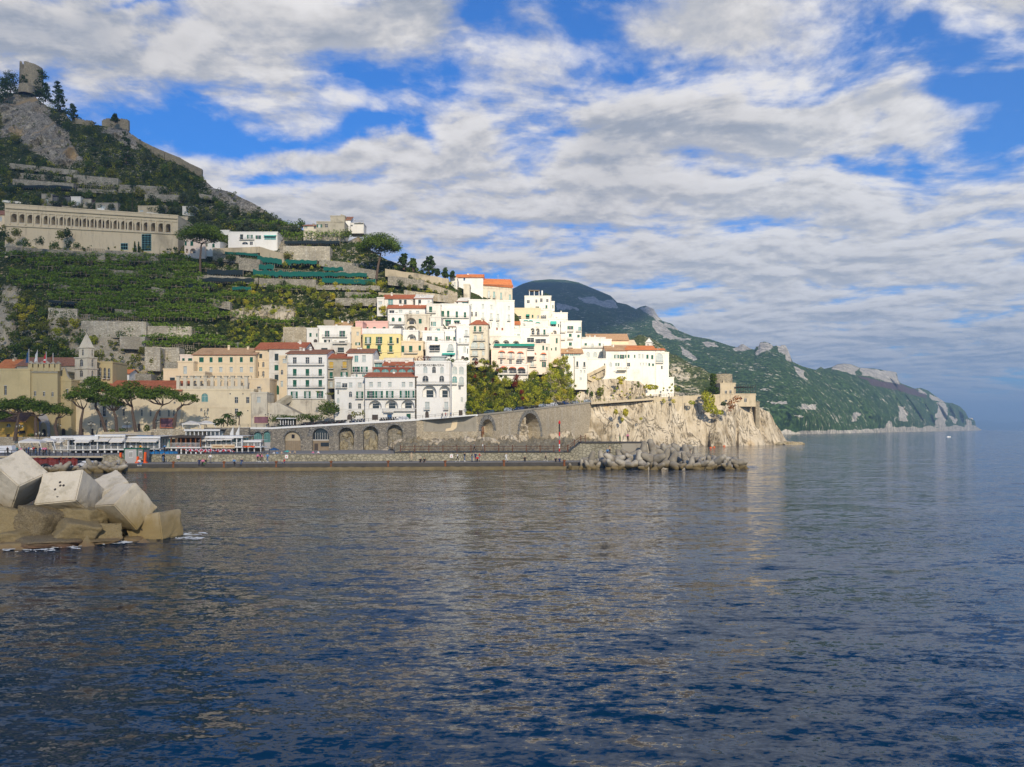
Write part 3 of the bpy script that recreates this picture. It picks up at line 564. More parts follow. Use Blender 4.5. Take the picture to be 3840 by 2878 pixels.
 if cat in ('house','hotel','palazzo')and w_>5:
  r2=random.Random(int(x0*3+yt));hr=(rz-1.2 if roof[0]in 'gh' else ht)
  for i in range(r2 .randint(1,3)):
   q=MB();u=r2 .uniform(1,w_-1.6);d=r2 .uniform(T*.3,T*.45);q.box(fr.p(u,hr-.3,d),fr.U*.7,V((0,0,r2 .uniform(1.4,2.2))),-fr.N*.6,wall);q.box(fr.p(u-.1,hr+1.4,d-.1),fr.U*.9,V((0,0,.12)),-fr.N*.8,'old');q.build('chimney',rt)
  q=MB();u=.15 if r2 .random()<.5 else w_-.25;q.box(fr.p(u,sink,-.12),fr.U*.1,V((0,0,min(ht,ht2)-sink)),-fr.N*.1,'old');q.build('drainpipe',rt)
  if r2 .random()<.6:q=MB();u=r2 .uniform(1,w_-2);q.tube([fr.p(u,hr,T*.5),fr.p(u,hr+3.2,T*.5)],.05,'rail',4);q.tube([fr.p(u-.6,hr+2.9,T*.5),fr.p(u+.6,hr+2.9,T*.5)],.04,'rail',4);q.build('antenna',rt)
 if extra:extra(fr,rt,w_,ht,T)
 return rt,fr,w_,ht,T
def text(s,fr,rt,px,py,size,ang=0,mat='black',name='sign_lettering',d=-.04,align='CENTER'):
 cu=bpy.data.curves.new(name,'FONT');cu.body=s;cu.size=size;cu.align_x=align;cu.extrude=.01;cu.materials.append(MAT[mat])
 o=bpy.data.objects.new(name,cu);COL.objects.link(o);u,z_=fr.loc(px,py);p_=fr.p(u,z_,d)
 o.parent=rt;o.location=p_-LOC[rt.name]
 o.rotation_euler=Matrix((fr.U,V((0,0,1)),fr.N)).transposed().to_euler()
 o.rotation_euler.rotate_axis('Z',R(ang));return o
def rowx(t,ys,*xs):return [(t,a,ys[0],b,ys[1])for a,b in xs]
LT=262
bld(4,'yellow_fortress_building','tall ochre block with battlemented parapet, its corner toward the square',0,415,548,1478,'ochre2',('f',0),[('d',57,765,93,890)],D=249,T=20,cat='building',yaw=-2,sink=1)
def battl(fr,rt,w_,ht,T):
 q=MB();n=6
 for i in range(n):
  u=w_*i/(n-1)-.5;q.box(fr.p(u,ht,-.25),fr.U*1.2,V((0,0,2.3)),-fr.N*1.2,'ochre');q.lathe(fr.p(u+.6,ht+2.3,.35),[(1.0,0),(.8,.25),(.02,.9)],'old',4)
 for i in range(n-1):q.box(fr.p(w_*i/(n-1)+.7,ht,-.1),fr.U*(w_/(n-1)-1.2),V((0,0,1.1)),-fr.N*.5,'ochre')
 q.box(fr.p(-.2,ht-.5,-.35),fr.U*(w_+.4),V((0,0,.35)),-fr.N*.345,'old');q.build('battlement',rt)
rtC,frC,*_=bld(4,'ochre_church_front','ochre plaster block with carved white stone portal and three small windows',415,795,560,1470,'ochre',('f',0),[('d',470,843,500,900),('d',595,850,622,905),('d',712,855,740,908),('K',578,1362,632,1478)],D=250,T=20,cat='building',yaw=8,extra=battl,sink=1)
q=MB()
for i in range(13):
 a0,a1=math.pi*i/13,math.pi*(i+1)/13;c0=frC.loc(*P(4,605,1330));u,zc_=c0
 for r0,r1,dd in ((1.35,2.3,-.25),(2.3,2.7,-.45)):
  q.face([frC.p(u+r0*math.cos(a0)*.72,zc_+r0*math.sin(a0),dd),frC.p(u+r0*math.cos(a1)*.72,zc_+r0*math.sin(a1),dd),frC.p(u+r1*math.cos(a1)*.72,zc_+r1*math.sin(a1)*1.5,dd),frC.p(u+r1*math.cos(a0)*.72,zc_+r1*math.sin(a0)*1.5,dd)],'cover')
for sx in (-1,1):q.box(frC.p(u+sx*1.45-.35,0,-.4),frC.U*.8,V((0,0,zc_)),-frC.N*.39,'cover')
q.build('portal',rtC)
bld(4,'brown_roof_house','low ochre wing with weathered brown tiles left of the battlements',-90,182,690,900,'ochre2',('g',552,'roofbrown'),[],D=256,T=14,sink=0)
def curvegable(fr,rt,w_,ht,T):
 q=MB();pts=[(0,ht)]
 for i in range(17):t=i/16;pts.append((w_*t,ht+.6+3.6*math.exp(-((t-.48)/.22)**2)))
 pts.append((w_,ht));q.face([fr.p(a,b,0)for a,b in pts],'ochre');q.face([fr.p(a,b,.6)for a,b in reversed(pts)],'ochre')
 for (a,b),(c,d)in zip(pts[1:-1],pts[2:-1]):q.box(fr.p(a,b,-.2),fr.U*(c-a)+V((0,0,d-b)),V((0,0,.25)),-fr.N*.9,'old')
 q.build('curved_gable',rt)
bld(4,'curved_gable_church','ochre facade with curved baroque gable below the bell tower',797,985,700,1450,'ochre',('f',0),[('d',915,812,945,870),('K',848,1355,905,1448)],D=253,T=12,cat='church',extra=curvegable,sink=1)
bld(4,'church_nave','long grey-walled nave under weathered red tiles behind the flags',235,1040,480,720,'old',('g',372,'roofbrown'),[],D=272,T=14,yaw=2,cat='church',sink=6)
bld(4,'gabled_cream_house','cream gable with orange tiles behind the brown roof',-60,190,520,600,'cream',('g',400,'rooforange'),[],D=285,T=12,sink=4)
def tower(z,name,label,segs,apex,D,yaw,wall,cat='bell tower',mats=None):
 """stacked square stages seen corner-on: (x0, xcorner, x1, ytop, ybottom, openings)"""
 x0,xc,x1,yt,yb,_=segs[0];c=P(z,xc,yb);O=W(c[0],c[1],D)
 rt=None
 for i,(x0,xc,x1,yt,yb,wn)in enumerate(segs):
  px,py=P(z,xc,yb);base_=W(px,py,D)
  UL=V((-math.cos(R(yaw)),math.sin(R(yaw)),0));UR=V((math.sin(R(yaw)),math.cos(R(yaw)),0))
  if rt is None:rt=root(name,base_,label,cat)
  frl=Fr(base_,UL);frl.U=-UL;frl.N=-UR;
  wl=-frl.loc(*P(z,x0,yb))[0];frl.O=base_+UL*wl
  frr=Fr(base_,UR);frr.U=UR;frr.N=-UL;wr=frr.loc(*P(z,x1,yb))[0];wr=min(wr,wl*1.15)if wr>0 else wl
  ht=frl.loc(*P(z,xc,yt))[1];m_=MB()
  for f2,ww,ws in ((frl,wl,[q_ for q_ in wn if q_[1]<xc]),(frr,wr,[q_ for q_ in wn if q_[1]>=xc])):
   out2=[(0,0),(ww,0),(ww,ht),(0,ht)];hs,rv=face_windows(m_,f2,rt,out2,ws,wall,z);wallface(m_,f2,out2,hs,wall,rv)
  a=frl.O;b=base_;c2=base_+UR*wr;d=a+UR*wr;up=V((0,0,ht))
  m_.face([c2,d,d+up,c2+up],wall);m_.face([d,a,a+up,d+up],wall);m_.face([a+up,b+up,c2+up,d+up],wall)
  m_.box(a+up+(UL-UR)*.25,-UL*(wl+.5),UR*(wr+.5),V((0,0,.3)),wall)
  m_.build('stage',rt)
 px,py=P(z,*apex);q=MB();cc=(a+b+c2+d)/4+up;top=V((cc.x,cc.y,W(px,py,D).z));e=.15
 for p0,p1 in ((a,b),(b,c2),(c2,d),(d,a)):q.face([p0+up+V((0,0,.3)),p1+up+V((0,0,.3)),top],wall)
 q.tube([top,top+V((0,0,1.2))],.06,'iron');q.build('spire',rt);return rt
tower(4,'bell_tower','square stone bell tower with pyramid spire above the ochre church',[(1032,1215,1345,680,1010,[]),(1032,1215,1345,530,680,[('a',1100,548,1145,640),('a',1265,555,1292,640)]),(1034,1215,1340,376,530,[('a',1100,395,1148,495),('a',1265,400,1292,500)]),(1090,1218,1300,240,376,[('a',1128,260,1158,345),('a',1265,265,1285,350)])],(1192,20),256,26,'towerwall')
bld(4,'arched_loggia_wing','ochre wing with three tall arched windows right of the bell tower',1345,1555,448,900,'ochre',('f',0),[('a',1370,512,1402,655),('a',1432,515,1465,665),('a',1490,522,1523,668)],D=262,T=10,bal=[(1365,625,1405,655),(1428,630,1470,665),(1486,635,1528,668)],sink=4,cat='building')
bld(4,'small_white_house','small white house with bright red tiles above the convent roof',1553,1783,592,690,'white',('g',538,'rooforange'),[('d',1560,615,1595,655),('d',1632,615,1668,680)],D=285,T=8,sink=6)
ZC=[('d',1562,1085,1588,1175),('d',1695,1085,1722,1175),('d',1822,1090,1846,1178),('d',1945,1095,1972,1182),('d',2068,1098,2092,1185),('d',2195,1102,2220,1187),('d',2320,1105,2345,1190),('d',1420,1050,1460,1185),('a',1380,1230,1410,1340),('a',1452,1230,1480,1335),('K',1015,1355,1048,1448),('K',1128,1355,1157,1448),('K',1262,1355,1293,1448),('D',1900,1290,1940,1390),('d',2390,1105,2412,1188),('d',2400,985,2425,1010),('d',2160,965,2182,985)]
bld(4,'convent_wall_building','long cream convent with red tiled roof behind the tall square pines',985,2500,830,1450,'cream2',('g',690,'roofred'),ZC,D=256,T=18,yaw=1,bal=[(1412,1145,1495,1190)],awns=[(1700,1310,1825,1350,'awning')],cat='building',sink=1)
q=MB();p=W(*P(4,-200,1500),240)
bld(4,'orange_cafe_house','low bright orange house with brown roof beside the square',-150,348,1250,1500,'orange',('g',1130,'roofbrown'),[('a',88,1288,148,1330),('D',85,1432,135,1498)],D=240,T=7,awns=[(270,1385,345,1425,'black')],sink=1,cor=(1380,))
pw=[('g',725,372,787,438),('g',868,372,912,438),('g',988,372,1047,438),('g',1148,370,1190,437),('g',1287,370,1328,437),('g',1425,370,1468,436),('t',725,508,768,562)]
pw+=rowx('w',(508,573),(868,910),(1003,1047),(1146,1188),(1287,1330),(1424,1467))+rowx('g',(652,700),(868,912),(1003,1044),(1144,1188),(1284,1328),(1428,1456))
bld(5,'cream_palazzo','long cream palazzo with six green shuttered windows in its top row',640,1503,330,830,'cream',('g',242,'rooftan'),pw,D=268,T=18,cor=(462,600),cat='palazzo',sink=0)
bld(5,'cream_wing','tall cream wing with glazed balcony door, left end of the palazzo',430,655,440,830,'cream',('f',0),[('w',507,498,556,598),('d',510,632,553,735)],D=265,T=14,sink=0)
bld(5,'pink_attic','small pale attic with two green shutters on the palazzo wing',460,640,350,432,'peach',('f',0),[('g',490,385,525,428),('g',572,385,628,428)],D=272,T=8,sink=1)
bld(5,'low_cream_annex','low cream annex with flat terrace left of the palazzo wing',230,430,545,830,'cream',('f',0),[('s',320,652,390,702)],D=266,T=10,sink=0)
bld(5,'glazed_bay','cream projecting bay with wide pale window and balustrade',635,805,585,830,'cream',('f',0),[('w',662,632,745,695)],D=261,T=6,sink=0)
def terrace(fr,rt,w_,ht,T):
 q=MB()
 for i in range(11):
  u=fr.loc(*P(5,430+i*94,700))[0];q.box(fr.p(u-.5,ht,.1),fr.U*1.0,V((0,0,4.4)),-fr.N*1.0,'weathered');q.box(fr.p(u-.65,ht+4.4,-.05),fr.U*1.3,V((0,0,.3)),-fr.N*1.3,'old')
  if i<10:
   q.box(fr.p(u+.5,ht,.3),fr.U*1.6,V((0,0,1.4)),-fr.N*.5,'weathered')
   c=(u+.5,ht+1.4)
   lp=[(u+.5,ht+3.7),(u+7.15,ht+3.7)][:1]
   wd=94/3.685/F*258*1.0-1.0;n=8
   q.box(fr.p(u+.5+1.6,ht,.3),fr.U*(wd-1.6),V((0,0,1.4)),-fr.N*.5,'weathered')
   for j in range(n):
    a0,a1=math.pi*j/n,math.pi*(j+1)/n;uc=u+.5+wd/2
    q.face([fr.p(uc+wd/2*math.cos(a0),ht+2.4+.9*math.sin(a0),.35),fr.p(uc+wd/2*math.cos(a1),ht+2.4+.9*math.sin(a1),.35),fr.p(uc+wd/2*math.cos(a1),ht+3.7,.35),fr.p(uc+wd/2*math.cos(a0),ht+3.7,.35)],'cream')
   q.box(fr.p(u+.5,ht+3.7,.2),fr.U*wd,V((0,0,.25)),-fr.N*.8,'weathered')
 q.build('arcaded_parapet',rt)
bld(5,'terrace_building','pale yellow building carrying the arcaded terrace, big arched window',300,1480,828,1330,'cream2',('f',0),[('T',757,868,847,985),('d',1217,923,1262,1002),('d',1375,923,1418,1002),('d',1218,1083,1262,1150),('k',1145,868,1163,882),('k',1322,868,1338,882),('k',1390,1100,1405,1114),('a',742,1075,768,1115),('a',835,1075,860,1115)],D=257,T=9,extra=terrace,cor=(1070,),cat='building',sink=1)
bld(5,'weathered_white_house','white house end with flaking plaster and one tall window',1440,1662,870,1330,'weathered',('f',0),[('w',1523,920,1573,995)],D=256,T=8,sink=1)
bld(5,'cream_stair_house','cream block with barred window above the flaking white wall',1300,1700,680,900,'cream',('f',0),[('d',1527,778,1573,850)],D=262,T=10,sink=3)
bld(5,'red_roof_palazzo','narrow cream palazzo with stacked arched windows under red tiles',1502,1692,258,700,'cream',('g',165,'roofred'),[('s',1555,325,1596,382),('a',1522,435,1552,505),('a',1598,435,1627,503),('a',1522,562,1552,635),('a',1598,562,1627,635)],D=271,T=14,cor=(410,525),sink=6)
bld(5,'pale_red_roof_palazzo','pale tall house with arched green portal at the stair head',1692,2180,250,905,'white2',('g',163,'roofred'),[('s',1768,322,1820,415),('g',1766,478,1820,552),('s',1768,612,1820,693),('G',1758,755,1830,885)],D=270,T=14,cor=(440,590,700),sink=4)
bld(5,'narrow_cream_link','narrow cream infill house with two small arched windows',1830,1945,365,960,'cream',('f',0),[('w',1878,395,1935,450),('a',1855,545,1885,608),('w',1850,700,1885,775)],D=266,T=8,sink=2)
q=MB();rt=root('sloping_wall',W(*P(5,1700,1250),257),'flaking white wall sloping down beside the outdoor stairs','wall')
fr=Fr(W(*P(5,1655,1320),257),V((1,0,0)));L_=lambda x,y:fr.loc(*P(5,x,y))
wallface(q,fr,[L_(1655,1330),L_(2260,1330),L_(2260,1230),L_(1830,1000),L_(1655,1000)],[],'weathered');q.face([fr.p(*L_(1655,1000)),fr.p(*L_(1830,1000)),fr.p(*L_(1830,1000),6),fr.p(*L_(1655,1000),6)],'concrete')
q.face([fr.p(*L_(1830,1000)),fr.p(*L_(2260,1230)),fr.p(*L_(2260,1230),6),fr.p(*L_(1830,1000),6)],'concrete');q.build('wall',rt)
q=MB()
for i in range(16):
 a=fr.loc(*P(5,1740+i*6,990-i*7));q.box(fr.p(a[0]+.6,a[1]-2,.5+i*.35),fr.U*1.8,V((0,0,2)),-fr.N*.4,'old')
q.build('stairs',rt)
def z6(*a,**k_):return bld(6,*a,**k_)
hw=[]
for x0,x1 in ((-5,38),(145,188),(298,340)):hw+=[('d',x0,762,x1,832),('g',x0,900,x1,978),('g',x0,1030,x1,1108)]
hw+=[('o',-30,1165,52,1245),('o',128,1162,205,1245),('o',278,1160,355,1240)]
z6('white_balcony_hotel','white four-storey hotel with four full-width balconies under brown tiles',-76,396,712,1265,'white',('g',668,'roofbrown'),hw,D=264,T=16,bal=[(-60,820,370,850),(-62,962,370,990),(-62,1095,378,1118),(-62,1225,375,1250)],cat='hotel',sink=0)
z6('stained_base_wall','stained cream retaining wall below the balcony hotel',-90,500,1262,1490,'weathered',('f',0),[],D=263,T=3,cat='wall',parapet=.1)
z6('bare_stone_house','bare brown stone house with amber curtained windows and red roof',398,682,768,1130,'old',('g',716,'roofred'),[('y',427,812,473,890),('y',583,808,630,888),('g',430,935,467,1010),('o',560,935,645,1003),('w',430,1050,465,1115)],D=266,T=12,bal=[(415,870,480,892),(575,870,640,890),(412,990,480,1015),(560,985,645,1008)],sink=0)
z6('narrow_white_house','narrow white house with two tall glass windows under brown tiles',640,946,702,1012,'white',('g',657,'roofbrown'),[('t',725,740,768,815),('w',815,738,858,815),('o',702,872,788,935),('o',800,872,882,935),('t',718,963,760,1004),('t',815,963,850,1004)],D=268,T=12,bal=[(685,908,935,937)],sink=0)
wl=rowx('w',(1062,1115),(660,698),(768,808))+[('o',745,1165,828,1245),('a',522,1145,540,1195),('a',660,1165,695,1230),('A',518,1245,545,1300),('a',655,1295,690,1370),('d',768,1310,802,1370),('K',637,1435,697,1500),('w',510,1060,560,1115),('d',580,1070,638,1115)]
rtE,frE,*_=z6('white_restaurant_house','white house with vine-framed arched door and small arched windows',490,850,1010,1510,'white',('f',0),wl,D=255,T=16,bal=[(505,1090,640,1122),(740,1218,832,1250)],cor=(1375,),sink=1)
for i,ch in enumerate('RISTORANTE'):text(ch,frE,rtE,*P(6,628+i*10,1412-16*math.sin(math.pi*i/9)),.38,25-i*5.5)
for i,ch in enumerate('EOLO'):text(ch,frE,rtE,*P(6,652+i*12,1424),.38)
w2=rowx('w',(1055,1108),(900,942),(998,1038),(1123,1163),(1284,1325),(1373,1413))
w2+=[('o',875,1160,962,1242),('o',970,1160,1062,1242),('o',1098,1158,1187,1240),('o',1260,1155,1350,1240),('o',1357,1155,1434,1240)]
w2+=[('L',892,1270,1045,1366),('L',1085,1265,1240,1366),('L',1277,1260,1435,1364),('D',932,1440,1003,1500),('b',1112,1437,1168,1490),('g',1340,1430,1390,1490)]
z6('long_white_hotel','long white hotel with five open-shuttered balcony windows and three arches',850,1460,985,1508,'white',('g',938,'roofred'),w2,D=252,T=18,bal=[(852,1215,1455,1248),(1062,1372,1440,1395)],awns=[(1075,1397,1195,1414,'awning')],cor=(1140,1372),cat='hotel',sink=1)
w3=[('A',1540,870,1587,945),('a',1645,870,1687,945),('A',1740,873,1780,948),('a',1530,978,1600,1050),('a',1730,978,1785,1050),('L',1530,1092,1695,1235),('L',1728,1095,1865,1235),('w',1560,1290,1612,1375),('w',1790,1290,1833,1378),('K',1562,1400,1603,1475),('d',1895,1108,1912,1140),('A',1895,1175,1912,1225)]
def marina(fr,rt,w_,ht,T):
 text('HOTEL',fr,rt,*P(6,1510,867),1.05);text('MARINA',fr,rt,*P(6,1616,867),1.05);text('RIVIERA',fr,rt,*P(6,1718,867),1.05)
 q=MB();q.bx(0,0,0,0,0,0)if 0 else None
 u0,u1=1,w_-1;q.box(fr.p(0.5,ht+.5,.5),fr.U*(w_-1),V((0,0,.06)),-fr.N*.05,'rail')
 for i in range(20):q.box(fr.p(.5+(w_-1)*i/19,ht+.4,.5),fr.U*.06,V((0,0,1.0)),-fr.N*.05,'rail')
 q.box(fr.p(.5,ht+1.4,.5),fr.U*(w_-1),V((0,0,.06)),-fr.N*.05,'rail');q.build('roof_railing',rt)
 q=MB();q.box(fr.p(3,ht,4),fr.U*6,V((0,0,2.2)),-fr.N*5,'curtain');q.box(fr.p(2.5,ht+2.2,3.5),fr.U*7,V((0,0,.2)),-fr.N*6,'whitepaint');q.leaves(fr.p(2,ht+1.2,3),(3,1,1.3),150,.5,'leafred');q.leaves(fr.p(11,ht+.9,3),(1.5,1,.7),150,.5,'leaf');q.build('roof_pavilion',rt)
z6('arched_white_hotel','white seafront hotel with black rooftop lettering and two giant arches',1440,1862,822,1485,'white',('f',0),w3,D=252,T=18,bal=[(1465,1045,1862,1078),(1550,1352,1620,1378),(1782,1355,1840,1380)],cor=(968,),extra=marina,cat='hotel',sink=1.5)
z6('white_hotel_wing','white corner wing with three tiers of arches, right of the lettering',1862,2052,818,1480,'white',('f',0),[('A',1883,870,1940,958),('A',1962,870,2018,958),('T',1883,985,1938,1060),('A',1962,990,2018,1085),('d',1958,1108,1982,1140),('A',1985,1233,2007,1285),('D',1960,1387,2005,1452)],D=258,yaw=4,T=16,bal=[(1865,1045,1940,1078),(1958,1062,2022,1086)],cor=(850,968),cat='hotel',sink=2)
z6('glazed_terrace_house','low white terrace wing with row of arched glazed bays',938,1440,893,945,'redsh',('f',0),rowx('T',(898,936),(947,1028),(1045,1130),(1146,1230),(1247,1332),(1350,1425)),D=262,T=8,sink=2)
z6('rooftop_red_house','low white house with red tiles and rooftop machines behind the hotel',1068,1405,852,900,'white2',('g',812,'roofred'),[('w',1130,858,1205,885)],D=268,T=8,sink=3)
z6('glass_rooftop_room','glass rooftop room on white terrace beside the red roof',945,1068,805,895,'white',('f',0),[('t',965,832,1055,885)],D=270,T=8,sink=3,bal=[(945,795,1062,818)])
z6('plain_back_wall','long plain white wall below the yellow house',1072,1420,768,830,'white2',('f',0),[],D=275,T=3,sink=3,cat='wall',parapet=.1)
z6('yellow_house','bright yellow house with green shutters and iron balconies',820,1273,482,775,'yellow',('f',0,'white'),[('o',850,520,922,598),('o',980,518,1053,598),('g',1138,518,1173,596),('s',1222,532,1248,594),('g',867,620,908,656),('g',996,620,1038,700),('g',1134,620,1174,700)],bal=[(850,575,922,600),(980,575,1053,600),(1122,570,1195,598),(982,675,1053,702),(1120,675,1193,702)],cor=(602,702),parapet=2.0)
z6('pale_yellow_annex','pale yellow annex with three green shuttered openings and terrace on top',1273,1541,580,740,'cream',('f',0),[('g',1278,625,1314,700),('g',1370,625,1411,695),('g',1483,622,1512,680)],bal=[(1315,682,1475,712)],off=.5)
z6('pink_house','salmon pink house with green shutters above the yellow house',735,1128,345,490,'pink',('f',0),rowx('g',(402,447),(797,827),(862,890),(945,977),(1058,1092)),off=-1)
z6('pink_narrow_house','narrow pink strip of house left of the yellow facade',798,822,345,660,'pink',('f',0),[('g',800,495,818,540)],off=0)
z6('cream_narrow_house','narrow cream house between white villa and pink house',686,800,415,660,'cream',('f',0),[('w',748,460,775,500),('o',735,583,792,618)],off=1)
z6('white_villa','white villa with two balcony doors and tan tiled end roof',288,690,400,600,'white',('f',0),[('o',375,447,427,517),('o',547,447,612,517),('s',362,552,435,587),('s',543,568,612,597)],bal=[(345,492,640,520)],off=.5)
z6('tan_roof_attic','tan tiled attic on the right end of the white villa',482,690,395,420,'white',('g',338,'rooftan'),[],T=8,off=-1,sink=1)
z6('low_white_villa_wing','small white wing with green shutters, left of the white villa',158,290,425,650,'white2',('f',0),[('g',190,473,216,517),('g',270,478,287,515),('K',240,545,285,600)],off=1)
z6('laundry_terrace_house','low white house with white sheets hanging from its terrace',245,682,600,712,'white2',('f',0),[('s',330,650,405,672),('s',525,645,600,700)],bal=[(470,590,640,600),(520,680,605,705)],off=1)
z6('red_roof_white_house','small white house with red tiled roof at the upper left of the town',1072,1420,62,200,'white2',('g',18,'roofred'),[('t',1123,75,1180,150),('s',1253,80,1283,130),('s',1310,80,1342,132)],bal=[(1118,130,1185,150)])
z6('white_corner_annex','white annex with glass terrace beside the upper red roof',992,1076,62,200,'white2',('f',0),[('w',1010,100,1050,130),('d',1008,170,1060,198)],off=1)
z6('long_red_roof_house','white house with long red roof and continuous terrace',1118,1580,176,262,'white',('g',138,'roofred'),[('d',1138,205,1195,236),('w',1250,200,1290,235),('w',1370,210,1400,255),('w',1453,212,1490,256)],bal=[(1330,235,1575,262)],off=.5)
z6('twin_arch_house','white house with two green arched windows and rust shuttered arch',1128,1320,252,452,'white',('f',0),[('G',1166,287,1200,335),('G',1244,290,1280,335),('L',1170,378,1312,446)],bal=[(1140,340,1318,368)],off=1)
z6('half_stone_house','half plastered stone house with wide arched loggia',1320,1622,262,456,'weathered',('f',0),[('L',1338,293,1455,368),('g',1485,305,1520,360),('L',1340,385,1458,447),('r',1555,403,1585,443)],off=1)
z6('white_arch_terrace','white terrace house with single arch and blue parasol',1275,1480,450,600,'white',('f',0),[('L',1348,487,1455,560)],bal=[(1280,555,1530,582)],off=1)
z6('slant_gable_house','white house with slanted gable wall below the stone terraces',1440,1640,60,200,'white',('s',5,'white2'),[('s',1480,80,1513,137),('w',1590,90,1615,118)],off=0)
z6('white_green_door_house','white stepped house with green balcony door and grey roof terrace',1575,1745,140,300,'white2',('f',0),[('g',1608,160,1645,225),('w',1610,255,1640,290)],bal=[(1580,210,1690,235)],off=1)
z6('drying_sheet_house','white house with big sheet drying beside teal shutters',1620,1750,290,455,'white2',('f',0),[('g',1632,340,1648,400),('t',1655,340,1690,405),('t',1685,420,1738,445)],off=1.5)
z6('long_white_green_house','long white house with four green balcony doors in a row',1745,2086,138,400,'white',('f',0),[('g',1752,212,1787,278),('g',1820,210,1848,282),('g',1923,218,1950,290),('g',2020,227,2047,298),('o',1803,320,1867,390),('d',1908,325,1970,362)],bal=[(1750,265,2082,292)],awns=[(1800,315,1870,328,'awngreen',.6),(1905,325,1975,335,'awngreen',.6)],off=.5)
z6('set_back_white_house','set back white top floor with small red roof patch and railing',1750,2070,95,150,'white',('s',60,'white2'),[('d',1920,105,1950,130),('t',2000,105,2062,148)],off=-3)
def z7(*a,**k_):return bld(7,*a,**k_)
z7('grand_palazzo','tall bright white lower palazzo with rows of narrow windows',1385,1970,500,905,'bright',('f',0),[('w',1410,548,1428,605),('w',1553,548,1582,605),('w',1663,560,1690,612),('w',1886,575,1913,622),('a',1418,645,1440,705),('a',1470,648,1493,705),('w',1557,660,1580,738),('w',1660,670,1690,745),('w',1745,677,1773,752),('w',1887,685,1913,758),('w',1635,785,1655,845),('w',1665,785,1683,845),('w',1745,788,1770,845),('r',1738,850,1758,880),('r',1805,852,1828,882)],yaw=6,T=20,bal=[(1550,720,1590,742),(1655,728,1698,748),(1740,735,1780,756),(1880,742,1920,762)],cat='palazzo',yt2=512,off=3)
z7('cream_hilltop_palazzo','weathered cream upper palazzo under a large orange roof, highest in the town',1395,1945,290,512,'weathered',('g',225,'rooforange'),[('s',1427,362,1450,425),('t',1500,366,1530,445),('w',1632,380,1657,460),('t',1700,390,1724,470),('t',1790,403,1812,482),('t',1902,427,1925,500)],yaw=8,T=15,bal=[(1630,450,1665,468),(1695,455,1730,472),(1785,470,1820,486),(1897,485,1935,502)],cat='palazzo',yt2=340,off=-4,cor=(345,))
z7('chimney_gable_house','cream gable end beside the palazzo roof, with dark window',1322,1400,305,500,'weathered',('f',0),[('d',1383,265,1400,300),('t',1285,350,1312,380)],off=-2,T=10)
z7('ridge_white_house','white house with small orange roofs on the ridge above the palazzo',1235,1570,205,400,'white',('g',168,'rooforange'),[('b',1320,212,1342,248),('d',1200,280,1218,330),('d',1245,270,1262,325)],off=-8,T=9,sink=4)
z7('ridge_low_wing','low white wing with two tall windows joining the beige wall',1150,1240,225,385,'white2',('f',0),[('w',1200,275,1218,330),('w',1243,268,1262,322)],off=-6,T=8)
z7('hip_roof_house','cream four-storey house under orange hipped roof, big arched windows',1402,1638,812,1270,'weathered',('h',752,'roofred'),[('g',1453,830,1480,900),('g',1520,833,1550,905),('w',1455,950,1490,1012),('w',1548,935,1568,990),('A',1418,1025,1502,1115),('A',1525,1038,1588,1120),('w',1430,1145,1500,1205),('w',1560,1148,1590,1200),('a',1430,1230,1505,1268),('a',1535,1235,1600,1268)],bal=[(1448,880,1580,905),(1445,990,1600,1012),(1415,1090,1600,1118),(1415,1185,1510,1208)],T=12,off=6)
z7('loggia_terrace_house','white house with wide dark covered terrace and green tables',836,1225,1040,1240,'white',('f',0),[('d',890,1068,1020,1140),('A',1120,1058,1190,1140),('g',1150,1190,1178,1228)],bal=[(890,1115,1020,1145),(1115,1115,1200,1142)],awns=[(895,1060,1020,1080,'awning',2.0),(1050,1172,1215,1196,'tealawn')],off=4)
z7('stepped_white_house','white flat-roofed house with dark loggia and green door',790,1072,905,1045,'white',('f',0),[('d',855,963,918,1008),('g',953,970,992,1032)],bal=[(850,1000,1065,1032)],off=2)
z7('white_flower_balcony_house','white house with plants on balcony and angled brown eave',1070,1235,885,1048,'white',('f',0),[('o',1095,960,1150,1010),('g',1190,968,1212,1012)],bal=[(1095,1000,1225,1045)],off=3,yaw=4)
z7('tall_white_narrow_house','tall narrow white house with arched window left of the hipped roof',1232,1402,840,1255,'white',('f',0),[('w',1262,990,1290,1040),('w',1340,885,1372,955),('A',1318,1090,1350,1165),('s',1235,1143,1253,1195),('w',1340,995,1360,1035),('K',1292,1210,1335,1250),('s',1367,1118,1378,1180)],bal=[(1235,1035,1390,1058),(1330,930,1395,955)],off=4,yaw=5)
z7('small_red_patch_house','small white house with red tiled shed roof beside drying clothes',1145,1330,830,905,'white',('s',790,'white2'),[('d',1175,845,1185,865),('b',1245,862,1282,895)],off=2)
z7('teal_window_house','white low house with blue glass window under the drying sheet',898,1065,845,905,'white2',('f',0),[('t',968,860,1020,893)],off=2)
z7('arcaded_terrace_house','white terrace house with three low arches and plants',1645,2045,965,1060,'bright',('f',0),[('L',1700,1008,1780,1052),('L',1822,1008,1905,1052),('L',1950,1015,2030,1056)],off=4,T=10)
z7('terrace_upper_rooms','set back white rooms with green doors above the three low arches',1645,2045,890,975,'bright',('f',0),[('g',1706,925,1740,965),('g',1800,930,1828,965),('d',1870,935,1900,968),('t',2005,935,2040,975)],off=1,T=10)
z7('orange_roof_annex','small white annex with orange tiles and blue-green door',1822,2037,808,905,'bright',('s',772,'rooforange'),[('t',1950,835,1980,905)],off=2,T=9)
def z8(*a,**k_):return bld(8,*a,**k_)
